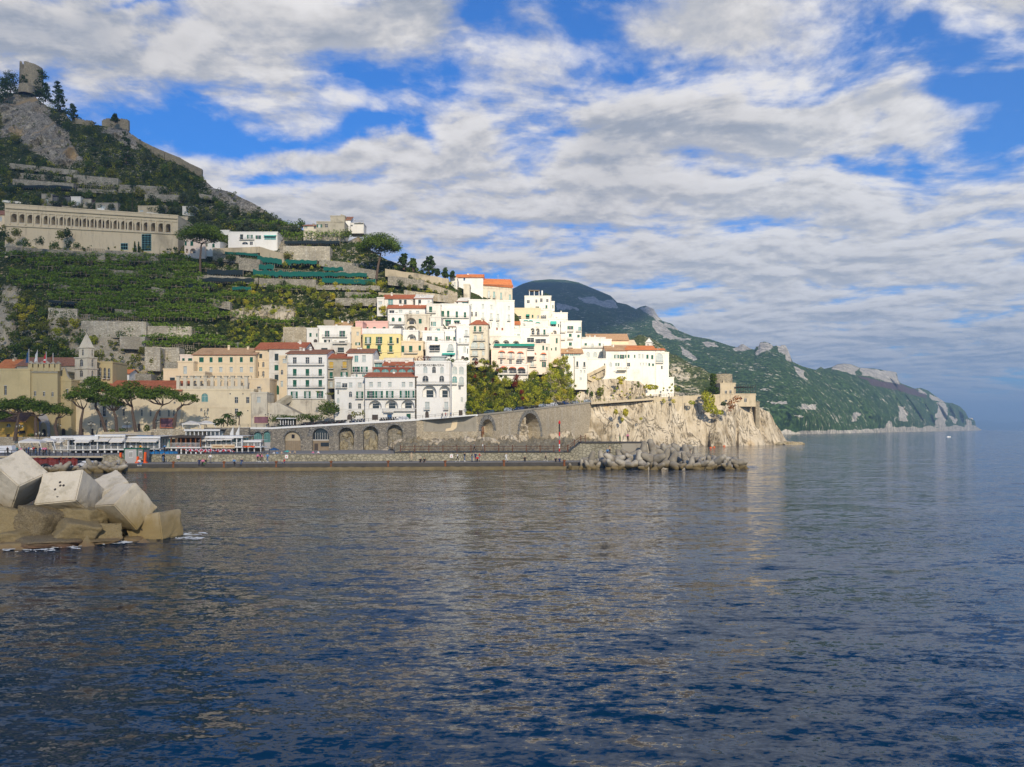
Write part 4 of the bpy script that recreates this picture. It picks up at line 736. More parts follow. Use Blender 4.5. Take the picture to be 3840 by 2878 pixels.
z8('peach_hotel','peach coloured hotel with orange arched awnings in rows',-25,400,826,1010,'peach',('f',0),[('w',80,855,110,920),('w',190,862,222,925),('w',298,868,327,930),('d',82,945,108,1000),('d',188,950,218,1005),('d',270,955,345,1008)],bal=[(60,900,150,925),(168,903,255,930),(282,908,372,935),(-20,985,390,1010)],awns=[(58,836,140,866,'awnorange',.7,True),(168,842,252,870,'awnorange',.7,True),(280,848,360,876,'awnorange',.7,True)],off=8,T=14,cat='hotel')
z8('peach_hotel_porch','white glazed porch with three orange dome awnings below the peach hotel',50,412,1012,1125,'white2',('f',0),[('d',80,1060,165,1100),('d',190,1065,275,1105),('d',295,1065,380,1108)],bal=[(60,1085,410,1120)],awns=[(75,1022,166,1056,'awnorange',1.6,True),(182,1028,272,1060,'awnorange',1.6,True),(290,1032,377,1064,'awnorange',1.6,True)],off=12,T=8)
z8('peach_hotel_wing','tall peach wing with two orange arched awnings and narrow green shutters',398,665,765,1050,'peach',('f',0),[('w',440,878,480,935),('w',580,880,612,945),('w',440,965,480,1030),('o',575,972,625,1035),('g',580,780,602,832),('g',625,795,643,835)],bal=[(430,915,512,945),(555,925,632,950),(432,1000,512,1030)],awns=[(435,856,510,884,'awnorange',.7,True),(558,862,630,890,'awnorange',.7,True)],off=7,T=14,cat='hotel')
z8('green_awning_terrace','long white dining terrace with dark green awning strip',-40,490,790,835,'white2',('f',0),[('d',20,795,480,820)],bal=[(-20,808,488,828)],awns=[(8,757,488,790,'awngreen',1.5)],off=7.5,T=8)
z8('white_glazed_house','white house with long dark glazed veranda and arched loggias',310,665,560,770,'bright',('f',0),[('L',443,572,487,650),('L',505,575,548,655),('g',593,590,617,655),('d',400,690,482,740),('d',497,703,622,762)],bal=[(440,632,660,655)],off=6,T=12)
z8('white_awning_house','white house with teal awning on its upper terrace',312,660,478,562,'bright',('f',0),[('w',345,520,375,545)],awns=[(357,475,415,494,'tealawn',.5,True),(415,478,470,498,'tealawn',.5,True),(497,500,558,516,'tealawn',.5,True)],off=4,T=10)
z8('cream_corner_house','cream edged block with narrow green window above the rock spur',660,800,655,960,'peach',('f',0),[('g',740,692,762,752),('g',732,800,750,838),('g',683,810,697,835)],off=6,T=12)
z8('white_mid_house','white house with sloping top and teal awning facing the sea',645,870,470,690,'bright',('f',0),[('d',685,520,742,552),('s',765,525,778,560),('s',790,530,800,562),('L',705,600,750,650),('s',790,630,800,665)],awns=[(676,490,748,530,'tealawn',1.2)],off=4,T=12)
z8('rooftop_tower_house','topmost white tower house with rooftop pergola against the blue mountain',370,686,200,350,'bright',('f',0),[('d',398,243,430,275),('d',500,235,520,268),('d',555,222,582,262),('d',627,230,652,262),('g',500,318,542,348),('g',618,302,640,348)],off=-6,T=9,sink=3,extra=lambda fr,rt,w_,ht,T:pergtop(fr,rt,w_,ht))if 0 else None
def pergtop(fr,rt,w_,ht,T):
 q=MB()
 for u in (2.2,4.5,6.8):q.box(fr.p(u,ht,1),fr.U*.3,V((0,0,3.0)),-fr.N*.3,'whitepaint')
 q.box(fr.p(1.9,ht+3,.6),fr.U*5.3,V((0,0,.3)),-fr.N*4,'wood');q.box(fr.p(8.2,ht,4),fr.U*.7,V((0,0,3.6)),-fr.N*.9,'whitepaint');q.leaves(fr.p(10.3,ht+.8,3),(2,1.5,1.3),120,.5,'leaf');q.build('roof_pergola',rt)
z8('rooftop_tower_house','topmost white tower house with rooftop pergola against the blue mountain',370,686,200,352,'bright',('f',0),[('d',398,243,430,275),('d',500,235,520,268),('d',555,222,582,262),('d',627,230,652,262),('g',500,318,542,348),('g',618,302,640,348)],off=-6,T=9,sink=3,extra=pergtop)
z8('tower_side_house','plain white block stepping down from the rooftop tower',684,725,265,390,'bright',('f',0),[('g',700,300,712,340)],off=-5,T=7,sink=3)
z8('cream_loggia_house','cream house with covered loggia and green awning below the tower house',250,560,345,480,'cream',('f',0),[('d',256,430,330,465),('g',385,422,428,465),('g',455,415,475,450),('A',515,422,541,468)],awns=[(388,408,430,430,'awngreen',.8)],bal=[(250,455,470,476)],off=-1,T=12)
z8('triple_arch_house','white house with three small arched openings under the tower house',556,690,365,480,'bright',('f',0),[('a',562,422,582,460),('a',584,420,604,460),('a',606,420,626,460)],off=0,T=9)
z8('flat_white_block','plain white flat-roofed block with tiny antennas beside the mountain',655,880,398,500,'bright',('f',0),[('w',680,410,700,430),('s',830,468,848,505)],off=0,T=9)
z8('tall_seaside_house','tall white house with four green-windowed floors and curved balconies',800,1046,497,835,'bright',('f',0),[('o',878,548,947,588),('g',895,640,928,675),('g',895,742,930,782),('t',1007,557,1040,600),('g',995,652,1022,682)],bal=[(878,588,950,612),(980,592,1042,612),(880,685,945,705),(885,785,945,802),(802,608,855,625),(802,695,850,712)],off=5,T=14)
z8('long_terrace_hotel','long white hotel wing with glass rail terrace and arched lower windows',990,1402,712,930,'bright',('f',0),[('g',995,750,1026,780),('g',1080,752,1108,780),('A',1160,755,1188,796),('g',1247,752,1273,782),('w',1295,760,1308,792),('A',1100,855,1141,915),('A',1183,855,1226,915),('A',1268,855,1310,915),('w',1338,880,1366,915)],bal=[(985,780,1395,802)],cor=(805,),off=7,T=14,cat='hotel')
z8('veranda_house','tan tiled veranda with blue glazing beside the rock spur',798,1058,868,915,'bright',('s',820,'rooftan'),[('d',800,868,835,905),('t',850,870,900,908),('t',905,872,950,908),('t',955,874,1000,908),('t',1005,876,1052,908)],off=9,T=9)
z8('cloister_roof_building','large tan tiled church roof on the promontory ridge',1115,1600,716,790,'cream',('g',640,'rooftan'),[],off=-4,T=16,cat='church',sink=4)
z8('cloister_back_wall','long cream wall stepping down behind the convent roof',1370,1690,775,830,'cream',('s',722,'cream'),[],off=0,T=9,sink=3)
z8('grey_roof_block','low white block with grey roof and small dome beside the church roof',1052,1330,690,740,'white2',('f',0),[],off=0,T=8)
z8('projecting_white_block','projecting white block with two shuttered windows above bracketed sills',960,1112,912,1232,'bright',('f',0),[('s',983,968,1006,1030),('s',1067,975,1090,1030),('w',1028,1072,1046,1100),('w',1072,1075,1090,1103),('w',1022,1160,1048,1186)],bal=[(975,1018,1012,1040,.5),(1060,1018,1098,1042,.5)],off=16,T=12,yaw=-4)
z8('low_white_wing','plain low white wing left of the projecting block',842,962,912,1215,'bright',('f',0),[('d',920,1080,932,1098)],off=10,T=10,yt2=915)
z8('stair_back_wall','tall white wall with deep eave above the outdoor staircase',1108,1340,945,1170,'bright',('f',0),[('a',1310,990,1326,1052)],off=9,T=9,cat='wall')
z8('luna_hotel','white cliff-top hotel with open green shutters under tan tiles',1335,1585,835,1168,'bright',('g',782,'rooftan'),[('o',1432,888,1488,930),('o',1497,888,1552,935),('A',1373,978,1404,1030),('o',1447,985,1493,1022),('g',1560,888,1575,925)],bal=[(1465,1045,1575,1070,2.5)],off=13,T=14,cat='hotel',extra=lambda fr,rt,w_,ht,T:text('HOTEL LUNA',fr,rt,*P(8,1520,1060),1.0,0,'grey',d=-2.6))
z8('convent_hotel','large plain bright white convent with orange roof at the cliff edge',1576,1920,830,1310,'bright',('g',780,'rooforange'),[('g',1592,888,1613,925),('g',1667,890,1683,925),('w',1718,880,1742,930),('w',1760,885,1778,930),('g',1813,888,1838,935),('g',1870,893,1895,940),('w',1738,985,1748,1015),('w',1772,985,1782,1015),('w',1805,985,1815,1015),('g',1837,988,1857,1020),('g',1880,993,1903,1022),('d',1577,985,1620,1025)],off=13,T=16,cat='convent')
z8('convent_fan_wing','white end wing with great fan-shaped arched window and terrace',1918,2080,868,1335,'bright',('f',0),[('A',1924,872,2008,975),('s',1988,1020,2005,1058)],bal=[(1918,952,2012,985)],off=14,T=12,yaw=8)
z8('orange_gable_end','white gable with small orange roof beside the bell cote',1925,2030,830,880,'bright',('g',812,'rooforange'),[],off=6,T=8,sink=3)
z8('low_corner_block','low white stepped block at the far right foot of the convent',2078,2140,1165,1340,'bright',('f',0),[('w',2098,1230,2106,1255)],off=14,T=10)
tower(8,'convent_bell_tower','small white bell tower with cream pyramid spire on the convent',[(1802,1868,1912,742,835,[('a',1826,760,1840,800),('a',1880,758,1896,800)])],(1852,683),hillD(*P(8,1860,1200))-2,25,'bright')
q=MB();rt=root('cliff_stairs',W(*P(8,1310,1290),345),'long pale stair parapet slanting down the rock to the road','stairs')
for (xa,ya,xb,yb,dd)in ((1115,1158,1330,1050,0),(1118,1180,1530,1385,-3)):
 a=W(*P(8,xa,ya),hillD(*P(8,1300,1200))-14+dd);b=W(*P(8,xb,yb),hillD(*P(8,1300,1200))-14+dd);dv=b-a;q.box(a,dv,V((0,0,1.6)),V((0,1.8,0)),'beige');q.box(a+V((0,1,-3)),dv,V((0,0,4)),V((0,6,0)),'cliffrock')
q.build('parapet',rt)
c=W(*P(9,1125,720),385);r=125/3.159/F*385;hh=(720-490)/3.159/F*385
rt=root('watchtower',c,'squat round stone watchtower partly covered in ivy on the cliff end','tower');m_=MB()
m_.lathe(c,[(r*1.08,-2),(r*1.0,hh*.38),(r*1.03,hh*.4),(r*1.0,hh*.43),(r*.98,hh),(r*.9,hh),(r*.9,hh-1)],'castle',40);m_.lathe(c+V((0,0,hh-1)),[(r*.92,0),(.01,.1)],'concrete',40)
m_.tube([c+V((2,0,hh)),c+V((2,0,hh+2))],.15,'iron');m_.build('wall',rt)
q=MB();rg=random.Random(3)
for i in range(900):
 a=R(rg.gauss(203,12));zz=hh*rg.random()**.8;
 if rg.random()>(zz/hh)*.5+.15:continue
 q.leaves(c+V((math.cos(a)*(r*1.01+.2),math.sin(a)*(r*1.01+.2),zz)),(.5,.3,.6),2,.8,'leaf',rg)
q.build('ivy',rt)
AD=377
bld(9,'watchtower_house','square beige house with two dark windows in front of the watchtower',1108,1292,600,732,'beige',('f',0),[('d',1162,682,1187,720),('d',1217,680,1242,720)],D=AD-3,T=12,sink=2)
bld(9,'cliff_terrace_base','stone base building with square window under the open terrace',1108,1528,728,832,'beige',('f',0),[('d',1162,790,1190,812),('d',1393,775,1422,815)],D=AD-5,T=14,sink=1.5,cat='building')
bld(9,'cliff_buttress','sloping stone buttress at the outer corner of the terrace',1528,1575,822,900,'castle',('f',0),[],D=AD-1,T=10,sink=9,cat='wall')
q=MB();fr=Fr(W(*P(9,1292,722),AD-4.5),V((1,0,0)));rt=root('terrace_pergola',fr.p(12,0,4),'dark metal pergola over the terrace beside the watchtower','pergola')
w_=fr.loc(*P(9,1525,720))[0]
for i in range(9):q.box(fr.p(w_*i/8,0,0),fr.U*.16,V((0,0,4.4)),-fr.N*.16,'iron');q.box(fr.p(w_*i/8,3.2,0),fr.U*.12,V((0,0,.14)),-fr.N*9,'iron')
for zz in (1.1,3.35):q.box(fr.p(0,zz,0),fr.U*w_,V((0,0,.12)),-fr.N*.1,'iron')
q.build('frame',rt);q=MB();q.box(fr.p(0,3.36,.2),fr.U*w_*.6,V((0,0,.08)),-fr.N*8,'cover');q.build('roof_cloth',rt)
aw=[]
for i,x in enumerate((147,232,317,400,484,565,648,728,810,890,969,1049,1127,1206,1285,1362,1441,1517,1593,1670,1745)):
 t=(x-147)/1598;w_=34-5*t;aw.append(('v' if i<8 else 'V',x-w_,281+106*t,x+w_,371+106*t))  # later arches get the dark back that paints the shade inside
def arcx(fr,rt,w_,ht,T):
 q=MB()
 for (a,b,c_,d,e)in ((60,228,1840,340,.6),(60,262,1840,372,.25),(60,412,1840,500,.5)):
  u0,z0=fr.loc(*P(2,a,b));u1,z1=fr.loc(*P(2,c_,d));q.box(fr.p(u0,z0,-e),fr.U*(u1-u0)+V((0,0,z1-z0)),V((0,0,.5)),-fr.N*(e-.003),'arcade')
 for i in range(22):
  x=105+i*79.6;t=(x-147)/1598;u0,z0=fr.loc(*P(2,x,395+106*t));q.box(fr.p(u0-.3,z0,-.3),fr.U*.6,V((0,0,6.0)),-fr.N*.297,'arcade')
 q.build('cornice',rt)
bld(2,'cemetery_arcade','long buff colonnade of twenty-one arches high on the hillside',50,1845,185,640,'arcade',('f',0),aw,D=366,yaw=0,T=24,yt2=308,extra=arcx,cat='arcade',sink=14)
bld(2,'arcade_end_block','buff end block with small arched window at the right of the colonnade',1835,1945,322,560,'arcade',('f',0),[('a',1868,398,1903,440)],D=392,T=12,cat='building',sink=3)
bld(2,'cream_chapel','small cream chapel at the left edge beside the colonnade',-60,48,290,420,'cream',('g',250,'roofbrown'),[('A',-2,310,20,360)],D=378,T=8,cat='chapel')
Dg=372
for (x0,x1,y0,y1,w,nm,lb,wn)in ((430,543,82,172,'concrete','grey_chapel','grey cubic chapel with white window above the colonnade',[('w',473,125,502,170)]),(545,735,100,185,'black','burial_niche_wall','dark grid wall of burial niches above the colonnade',[]),(735,835,110,200,'white2','white_tomb_house','white tomb house behind purple bougainvillea',[('w',790,160,830,195)]),(860,945,135,210,'old','ruined_tomb','dark stone tomb under the bougainvillea',[('d',885,165,900,200)]),(990,1222,175,240,'concrete','grey_tomb_block','grey tomb block with two pale windows',[('w',1035,198,1092,225),('w',1135,208,1188,235)]),(1430,1720,205,270,'beige','beige_tomb_row','low beige tomb row right of the cypresses',[('w',1440,245,1485,262)]),(1890,2015,210,285,'white2','white_gabled_chapel','white chapel end at the right of the tomb terrace',[])):
 rt,fr,w_,ht,T=bld(2,nm,lb,x0,x1,y0,y1,w,('f',0),wn,D=None,T=6,off=-2,cat='tomb',parapet=.3)
 if nm=='burial_niche_wall':
  q=MB()
  for i in range(13):
   for j in range(6):q.box(fr.p(.5+i*(w_-.8)/13,2.8+j*(ht-3.2)/6,-.15),fr.U*(w_/13*.7),V((0,0,(ht-3.2)/6*.62)),-fr.N*.148,'grey')
  q.build('niche_slabs',rt)
for i,(xa,ya,xb,yb,h_,mt,lb)in enumerate(((20,140,640,195,22,'white2','long low white tomb wall on top of the colonnade'),(640,200,1010,225,10,'beige','low beige wall behind the round bushes above the colonnade'),(1010,222,1240,245,20,'white','white parapet below the grey tomb block'),(1430,240,1870,262,36,'cream','long cream wall at the right end of the tomb terrace'),(1520,268,1875,295,18,'white','white parapet above the right end of the colonnade'),(60,95,430,115,40,'drystone','rough stone wall behind the tomb terrace at left'))):
 a,b=P(2,xa,ya),P(2,xb,yb);Dm=hillD(*P(2,(xa+xb)/2,(ya+yb)/2))-1+(4 if i==5 else 0);pa,pb=W(*a,Dm),W(*b,Dm+(8 if i==0 else 3));q=MB();hz_=h_/2.764/F*Dm
 q.box(pa-V((0,0,hz_)),pb-pa,V((0,0,hz_)),V((0,1.0,0)),mt);o=q.build('cemetery_wall',loc=(pa+pb)/2);tag(o,lb,'wall')
for (x0,x1,y0,y1,lb,nm)in ((1472,1567,497,665,'green glass lift shaft against the wall below the colonnade','glass_lift_tower'),(1255,1325,590,655,'small green glass cabin on the terrace path','glass_cabin')):
 Dm=366;fr=Fr(W(*P(2,x0,y1),Dm),V((1,0,0)));w_=fr.loc(*P(2,x1,y1))[0];ht=fr.loc(*P(2,x0,y0))[1];rt=root(nm,fr.p(w_/2,0,2),lb,'lift' if 'lift' in nm else 'cabin')
 q=MB();q.box(fr.p(0,0,0),fr.U*w_,V((0,0,ht)),-fr.N*4,'glassgreen');q.build('glazing',rt);q=MB();n=7 if 'lift' in nm else 2
 for i in range(n+1):q.box(fr.p(-.05,ht*i/n-.1,-.1),fr.U*(w_+.1),V((0,0,.2)),-fr.N*.098,'teal')
 for i in range(4):q.box(fr.p(w_*i/3-.08,0,-.16),fr.U*.16,V((0,0,ht)),-fr.N*.05,'teal')
 q.build('frame',rt)
bld(3,'hillside_white_villa','long white villa with roof terrace below the pergola',430,942,480,640,'white',('f',0),[('s',553,498,585,550),('o',625,502,685,540),('o',715,508,770,545),('t',805,515,925,552),('a',575,575,635,600),('d',655,573,685,605)],bal=[(550,530,705,552)],awns=[(805,505,930,520,'tealawn',1.0)],D=None,off=1,T=14)
bld(3,'villa_white_wing','low white wing left of the white villa',350,440,462,500,'white',('f',0),[],off=-2,T=10)
bld(3,'pink_arcade_house','faded pink house with two ground arches behind the left umbrella pine',-25,190,552,692,'peach',('f',0),[('g',38,568,68,615),('g',-22,568,0,612),('L',-8,645,15,690),('L',35,642,92,692)],off=1,T=10)
bld(3,'white_pine_house','white house with green shutters behind the left umbrella pine',190,345,560,668,'white',('f',0),[('g',190,592,216,622),('g',265,595,290,632),('d',195,650,215,665)],off=1,T=10)
bld(3,'ridge_stone_house','old grey stone farmhouse with red edged roof on the ridge',1345,1635,372,560,'old',('f',0),[('o',1345,392,1402,425),('d',1437,387,1462,425),('k',1433,475,1450,500)],off=-2,T=9)
bld(3,'ridge_stone_block','taller old stone block with small window at the top of the farmhouse',1490,1640,312,420,'old',('f',0),[('s',1545,375,1570,413)],off=-3,T=8)
bld(3,'ridge_stone_wing','lower beige wing at the left of the ridge farmhouse',1210,1348,405,540,'weathered',('s',380,'roofbrown'),[('o',1222,410,1250,435),('d',1318,415,1340,438),('d',1268,478,1295,500)],off=-1.5,T=8)
bld(3,'ridge_white_room','white room with terrace rails on the rock right of the farmhouse',1695,1835,388,432,'white2',('f',0),[('d',1700,398,1720,412)],off=-4,T=7,bal=[(1740,355,1835,380)])
bld(3,'ridge_white_gable','white gable behind the taller stone block',1600,1700,345,420,'white',('s',310,'roofbrown'),[],off=-5,T=6)
def struct(mb,name,smooth=False):o=mb.build(name,smooth=smooth);o['kind']='structure';return o
def X_(px,Y):return (px-CX)/F*Y
WALL=[(930,243,1606),(1015,243,1606),(1260,243,1592),(1588,243,1572.5),(1650,243,1569),(1750,247,1560),(1798,253,1556),(1900,268,1545),(2050,297,1527),(2217,335,1509)]
WY=[(a,b)for a,b,c in WALL];WZ=[(a,H+(HY-c)/F*b)for a,b,c in WALL]
RIM=WALL+[(2451,352,1494),(2560,358,1487),(2660,362,1481),(2700,364,1480)]
q=MB()
for (a,b,c),(a2,b2,c2)in zip(RIM,RIM[1:]):
 for i in range(4):
  pa=a+(a2-a)*i/4;pb=a+(a2-a)*(i+1)/4;ya=b+(b2-b)*i/4;yb=b+(b2-b)*(i+1)/4
  za=H+(HY-c-(c2-c)*i/4)/F*ya-.15;zb=H+(HY-c-(c2-c)*(i+1)/4)/F*yb-.15
  da=min(lerp(D0T,pa),ya+30)+4;db=min(lerp(D0T,pb),yb+30)+4
  q.face([(X_(pa,ya),ya,za),(X_(pb,yb),yb,zb),(X_(pb,db),db,zb),(X_(pa,da),da,za)],'asphalt')
struct(q,'road')
q=MB();q.face([(X_(-400,236),236,5.2),(X_(600,236),236,5.2),(X_(600,275),275,5.2),(X_(-400,275),275,5.2)],'paving');q.face([(X_(600,236),236,5.2),(X_(935,243),243,7.7),(X_(935,275),275,7.7),(X_(600,275),275,5.2)],'paving');q.box((X_(-300,235),235,0),(X_(640,235)-X_(-300,235),0,0),(0,.9,0),(0,0,5.19),'seawall');struct(q,'pavement')
q=MB();q.box((-175,157.5,-1.2),(155,0,0),(0,86,0),(0,0,2.2),'sand');q.box((X_(930,157),154,-1),(62,0,0),(0,89,0),(0,0,2.2),'sand');struct(q,'beach')
q=MB()
for i in range(24):
 for j in range(9):
  pass
def footfn(px,t):
 Y0=lerp([(1480,170),(1700,170),(2100,180),(2230,300)],px);Y1=lerp(WY,px)+1;Y=Y0+(Y1-Y0)*t
 z=1.0+2.4*t*t+(.5+1.6*max(0,noise.noise(V((px*.012,4,0)))+.3))*noise.hetero_terrain(V((px*.09,Y*.2,0)),1,2,5,.5)*min(1,t*3);return V((X_(px,Y),Y,z)),1.0
m_=MB();r5=random.Random(9)
for i in range(44):
 px=r5 .choice((r5 .uniform(1490,1760),r5 .uniform(1800,1960),r5 .uniform(2060,2225)));Y=lerp(WY,px)-r5 .uniform(2,12);s_=r5 .uniform(.8,2.6);m_.blob((X_(px,Y),Y,r5 .uniform(.8,2.6)+(2.5 if px>2100 else 0)),(s_*1.6,s_,s_*r5 .uniform(.7,1.5)),'cliffrock',3,.28,1.4,i)
m_.build('rock_outcrops')['kind']='structure'
fo=sheet('rocky_shore',160,40,1480,2235,footfn,'boulder',.1)
def wallseg(name,lb,a,b,mat,holes=(),bot=.6,arch_fill=None,cop=True):
 Ya,Yb=lerp(WY,a),lerp(WY,b);A=V((X_(a,Ya),Ya,bot));B=V((X_(b,Yb),Yb,bot));fr=Fr(A,B-A);w_=(B-A).length
 za,zb=lerp(WZ,a)-bot,lerp(WZ,b)-bot;rt=root(name,(A+B)/2,lb,'wall','sea wall sections');q=MB();hl=[];rev={}
 for (x0,x1,yt,yb,dp)in holes:
  (u0,z1),(u1,_)=fr.loc(x0,yt),fr.loc(x1,yt);z0=max(.05,fr.loc(x0,yb)[1]);lp=archloop(u0,z0,u1,z1,14,.5);hl.append(lp);rev[id(lp)]=dp
 wallface(q,fr,[(0,0),(w_,0),(w_,zb),(0,za)],hl,mat,rev);q.face([fr.p(0,0,2),fr.p(w_,0,2),fr.p(w_,zb,2),fr.p(0,za,2)][::-1],mat)if not hl else None
 q.face([fr.p(0,za),fr.p(w_,zb),fr.p(w_,zb,2),fr.p(0,za,2)],'asphalt');q.build('masonry',rt)
 c=MB();
 if cop:c.box(fr.p(0,za-.35,-.25),fr.U*w_+V((0,0,zb-za)),V((0,0,.55)),-fr.N*.6,'whitepaint' if cop==1 else 'concrete')
 if cop:c.build('coping',rt)
 r_=MB();n=max(2,int(w_/2.0))
 for i in range(n+1):
  t=i/n;r_.box(fr.p(w_*t-.04,za+(zb-za)*t+.2,.05),fr.U*.08,V((0,0,1.0)),-fr.N*.08,'iron')
 for zz in (.65,1.15):r_.box(fr.p(0,za+zz,.06),fr.U*w_+V((0,0,zb-za)),V((0,0,.06)),-fr.N*.05,'iron')
 r_.build('railing',rt)
 for i,(x0,x1,yt,yb,dp)in enumerate(holes):
  lp=hl[i];u0=lp[0][0];u1=lp[1][0];z0=lp[0][1];z1=max(p[1]for p in lp);r=(u1-u0)/2;cu=(u0+u1)/2;zs=z1-r
  v=MB();n=16
  for j in range(n):
   a0,a1=math.pi*(j+.06)/n,math.pi*(j+.94)/n;R0,R1=r,r+(1.5 if r>2.5 else.5)
   pts=[(R0,a0),(R0,a1),(R1,a1),(R1,a0)];f1=[fr.p(cu+k_*math.cos(g),zs+k_*math.sin(g),-.14)for k_,g in pts];v.face(f1,'voussoir')
   for m_ in range(4):v.face([f1[m_],f1[(m_+1)%4],f1[(m_+1)%4]-fr.N*.138,f1[m_]-fr.N*.138],'voussoir')
  v.build('arch_stones',rt)
  kind=(arch_fill or ['rock']*9)[i];f=MB();back=[fr.p(p[0],p[1],dp-.02)for p in lp]
  if kind=='rock':
   f.face(back,'drystone');rg=random.Random(i*7+int(a))
   for j in range(7):f.blob(fr.p(u0+(u1-u0)*rg.random(),z0+(z1-z0)*.75*rg.random()**1.3,dp+.3),(r*rg.uniform(.3,.7),.9,r*rg.uniform(.4,.9)),'boulder',3,.25,1.5,j+i)
  elif kind=='wood':
   f.face(back,'beige');f.box(fr.p(u0+.1,z0,dp-.35),fr.U*(u1-u0-.2),V((0,0,(z1-z0)*.5)),-fr.N*.2,'wood');f.box(fr.p(cu-.5,z0+(z1-z0)*.62,dp-.1),fr.U*.9,V((0,0,1.2)),-fr.N*.05,'black')
   for j in range(7):f.box(fr.p(u0+.2+(u1-u0)*j/7.3,z0,dp-.4),fr.U*.08,V((0,0,(z1-z0)*.5)),-fr.N*.04,'postwood')
  elif kind=='shop':
   f.face(back,'glass');f.box(fr.p(u0+.1,z0,dp-.4),fr.U*(u1-u0-.2),V((0,0,(z1-z0)*.45)),-fr.N*.3,'wood');f.box(fr.p(u0+.5,z0,dp-.46),fr.U*1.1,V((0,0,2.1)),-fr.N*.05,'door_shade_brown')
   f.box(fr.p(u0+2.4,z0+1.2,dp-.46),fr.U*3.8,V((0,0,1.2)),-fr.N*.05,'glass');f.box(fr.p(u0,z0+(z1-z0)*.45,dp-.45),fr.U*(u1-u0),V((0,0,.25)),-fr.N*.4,'frame')
   for j in range(1,7):f.box(fr.p(u0+(u1-u0)*j/7,z0+(z1-z0)*.5,dp-.2),fr.U*.08,V((0,0,(z1-z0)*.3)),-fr.N*.1,'frame')
  elif kind=='green':
   f.face(back,'teal');
   for j in range(1,5):f.box(fr.p(u0+(u1-u0)*j/5,z0,dp-.15),fr.U*.07,V((0,0,(z1-z0)*.85)),-fr.N*.06,'iron')
   f.box(fr.p(u0+.1,z0,dp-.3),fr.U*(u1-u0-.2),V((0,0,(z1-z0)*.42)),-fr.N*.2,'cover')
  elif kind=='pipes':
   f.face(back,'beige')
   for j in range(4):f.tube([fr.p(u0+1+j*.9,z1-2.5,dp-1.5),fr.p(u0+.5+j*.9,z1-3.2,dp-2),fr.p(u0+.5+j*.9,z1-10,dp-2)],.18,'rust')
   f.blob(fr.p(cu,z0+1,dp-1),(r*1.3,1.6,3.2),'boulder',3,.3,1.5,5)
  elif kind=='cave':
   f.face(back,'beige');f.box(fr.p(u0+(u1-u0)*.55,z0,dp-3.2),fr.U*1.2,V((0,0,(z1-z0)*.8)),-fr.N*3,'concrete')
   for j in range(7):f.blob(fr.p(u0+r*.55+.5*(j%2),z0+j*(z1-z0)*.115,dp-1.5),(r*.55,1.5,2.6),'cliffrock',3,.22,1.2,j)
   for j in range(4):f.blob(fr.p(u0-6+3.4*j,z0+.5,0),(2.6,1.6,3.4-.3*j),'cliffrock',3,.25,1.3,j+20)
  f.build('arch_infill',rt)
 return rt,fr
A14=lambda x:1100+x/2.765
B14=lambda y:1520+y/2.765
wallseg('sea_wall','dark stone wall section with three small glazed arches beside the beach bar',900,1020,'basalt',[(915,945,1622,1665,.8),(950,983,1620,1668,.8),(988,1014,1617,1690,.8)],arch_fill=['green']*3)
wallseg('sea_wall','basalt wall section with five large voussoired arches along the beach',1020,1562,'basalt',[(1067,1127,1617,1690,.9),(A14(197),A14(370),B14(240),1690,1.0),(A14(470),A14(628),B14(232),1690,2.2),(A14(722),A14(880),B14(218),1690,2.2),(A14(975),A14(1132),B14(203),1692,2.0)],arch_fill=['wood','shop','rock','rock','rock'])
_,FC=wallseg('sea_wall','stained bare concrete and stone wall section with white repair patch',1562,1790,'seawall',bot=1.0)
wallseg('sea_wall','stone wall section with narrow arch and rusty drain streaks',1790,1868,'seawall',[(1804,1850,1572,1680,3.0)],arch_fill=['pipes'],cop=2)
wallseg('sea_wall','tall stone wall section with one huge arched rock niche',1868,2217,'seawall',[(1946,2027,1548,1672,6.0)],arch_fill=['cave'],cop=2)
q=MB();fr=FC;L_=lambda x,y:fr.loc(A14(x),B14(y));pts=[L_(1352,152),L_(1352,275),L_(1600,275),L_(1900,272),L_(1900,108)]
q.face([fr.p(a_,b_,-.05)for a_,b_ in pts],'concrete');o=q.build('concrete_facing',loc=fr.p(10,8));tag(o,'smooth streaked concrete facing on the upper sea wall below the lettered hotel','wall')
q=MB();q.face([fr.p(*L_(x,y),-.09)for x,y in ((1650,165),(1705,155),(1690,235),(1655,262),(1575,272),(1580,245),(1630,235))],'cream');tag(q.build('plaster_patch',loc=fr.p(12,9)),'pale plaster repair patch on the concrete facing','patch')
q=MB();rt=root('road_deck',W(2330,1500,343),'thin concrete road deck cantilevered over the rock cliff','road deck')
a,b=W(2217,1509,333),W(2451,1493,350);q.box(a-V((0,0,.9)),b-a,V((0,0,.9)),V((0,9,0)),'beige');q.build('slab',rt);q=MB()
def railing(q,a,b,n,h=1.1,mat='iron',r=.09):
 d=b-a
 for i in range(n+1):q.box(a+d*(i/n)-V((r/2,0,0)),V((r,0,0)),V((0,r,0)),V((0,0,h)),mat)
 for k_ in (1.0,.55):q.box(a+V((0,0,h*k_-r)),d,V((0,r*.8,0)),V((0,0,r)),mat)
railing(q,a,b,30,1.2,'postwood',.1);q.build('railing',rt)
q=MB();rt=root('cliff_road_wall',W(2550,1500,357),'smooth beige retaining wall on top of the sea cliff below the railing','wall')
a,b=W(2451,1491,351),W(2700,1479,363);q.box(a-V((0,0,7)),b-a,V((0,0,7)),V((0,4,0)),'beige');q.build('masonry',rt);q=MB();railing(q,a,b,26,1.3,'iron',.1);q.build('railing',rt)
OT=[(2150,1500),(2180,1460),(2205,1440),(2240,1425),(2300,1420),(2330,1424),(2350,1428),(2400,1430),(2440,1450),(2480,1462),(2500,1472),(2540,1480)]
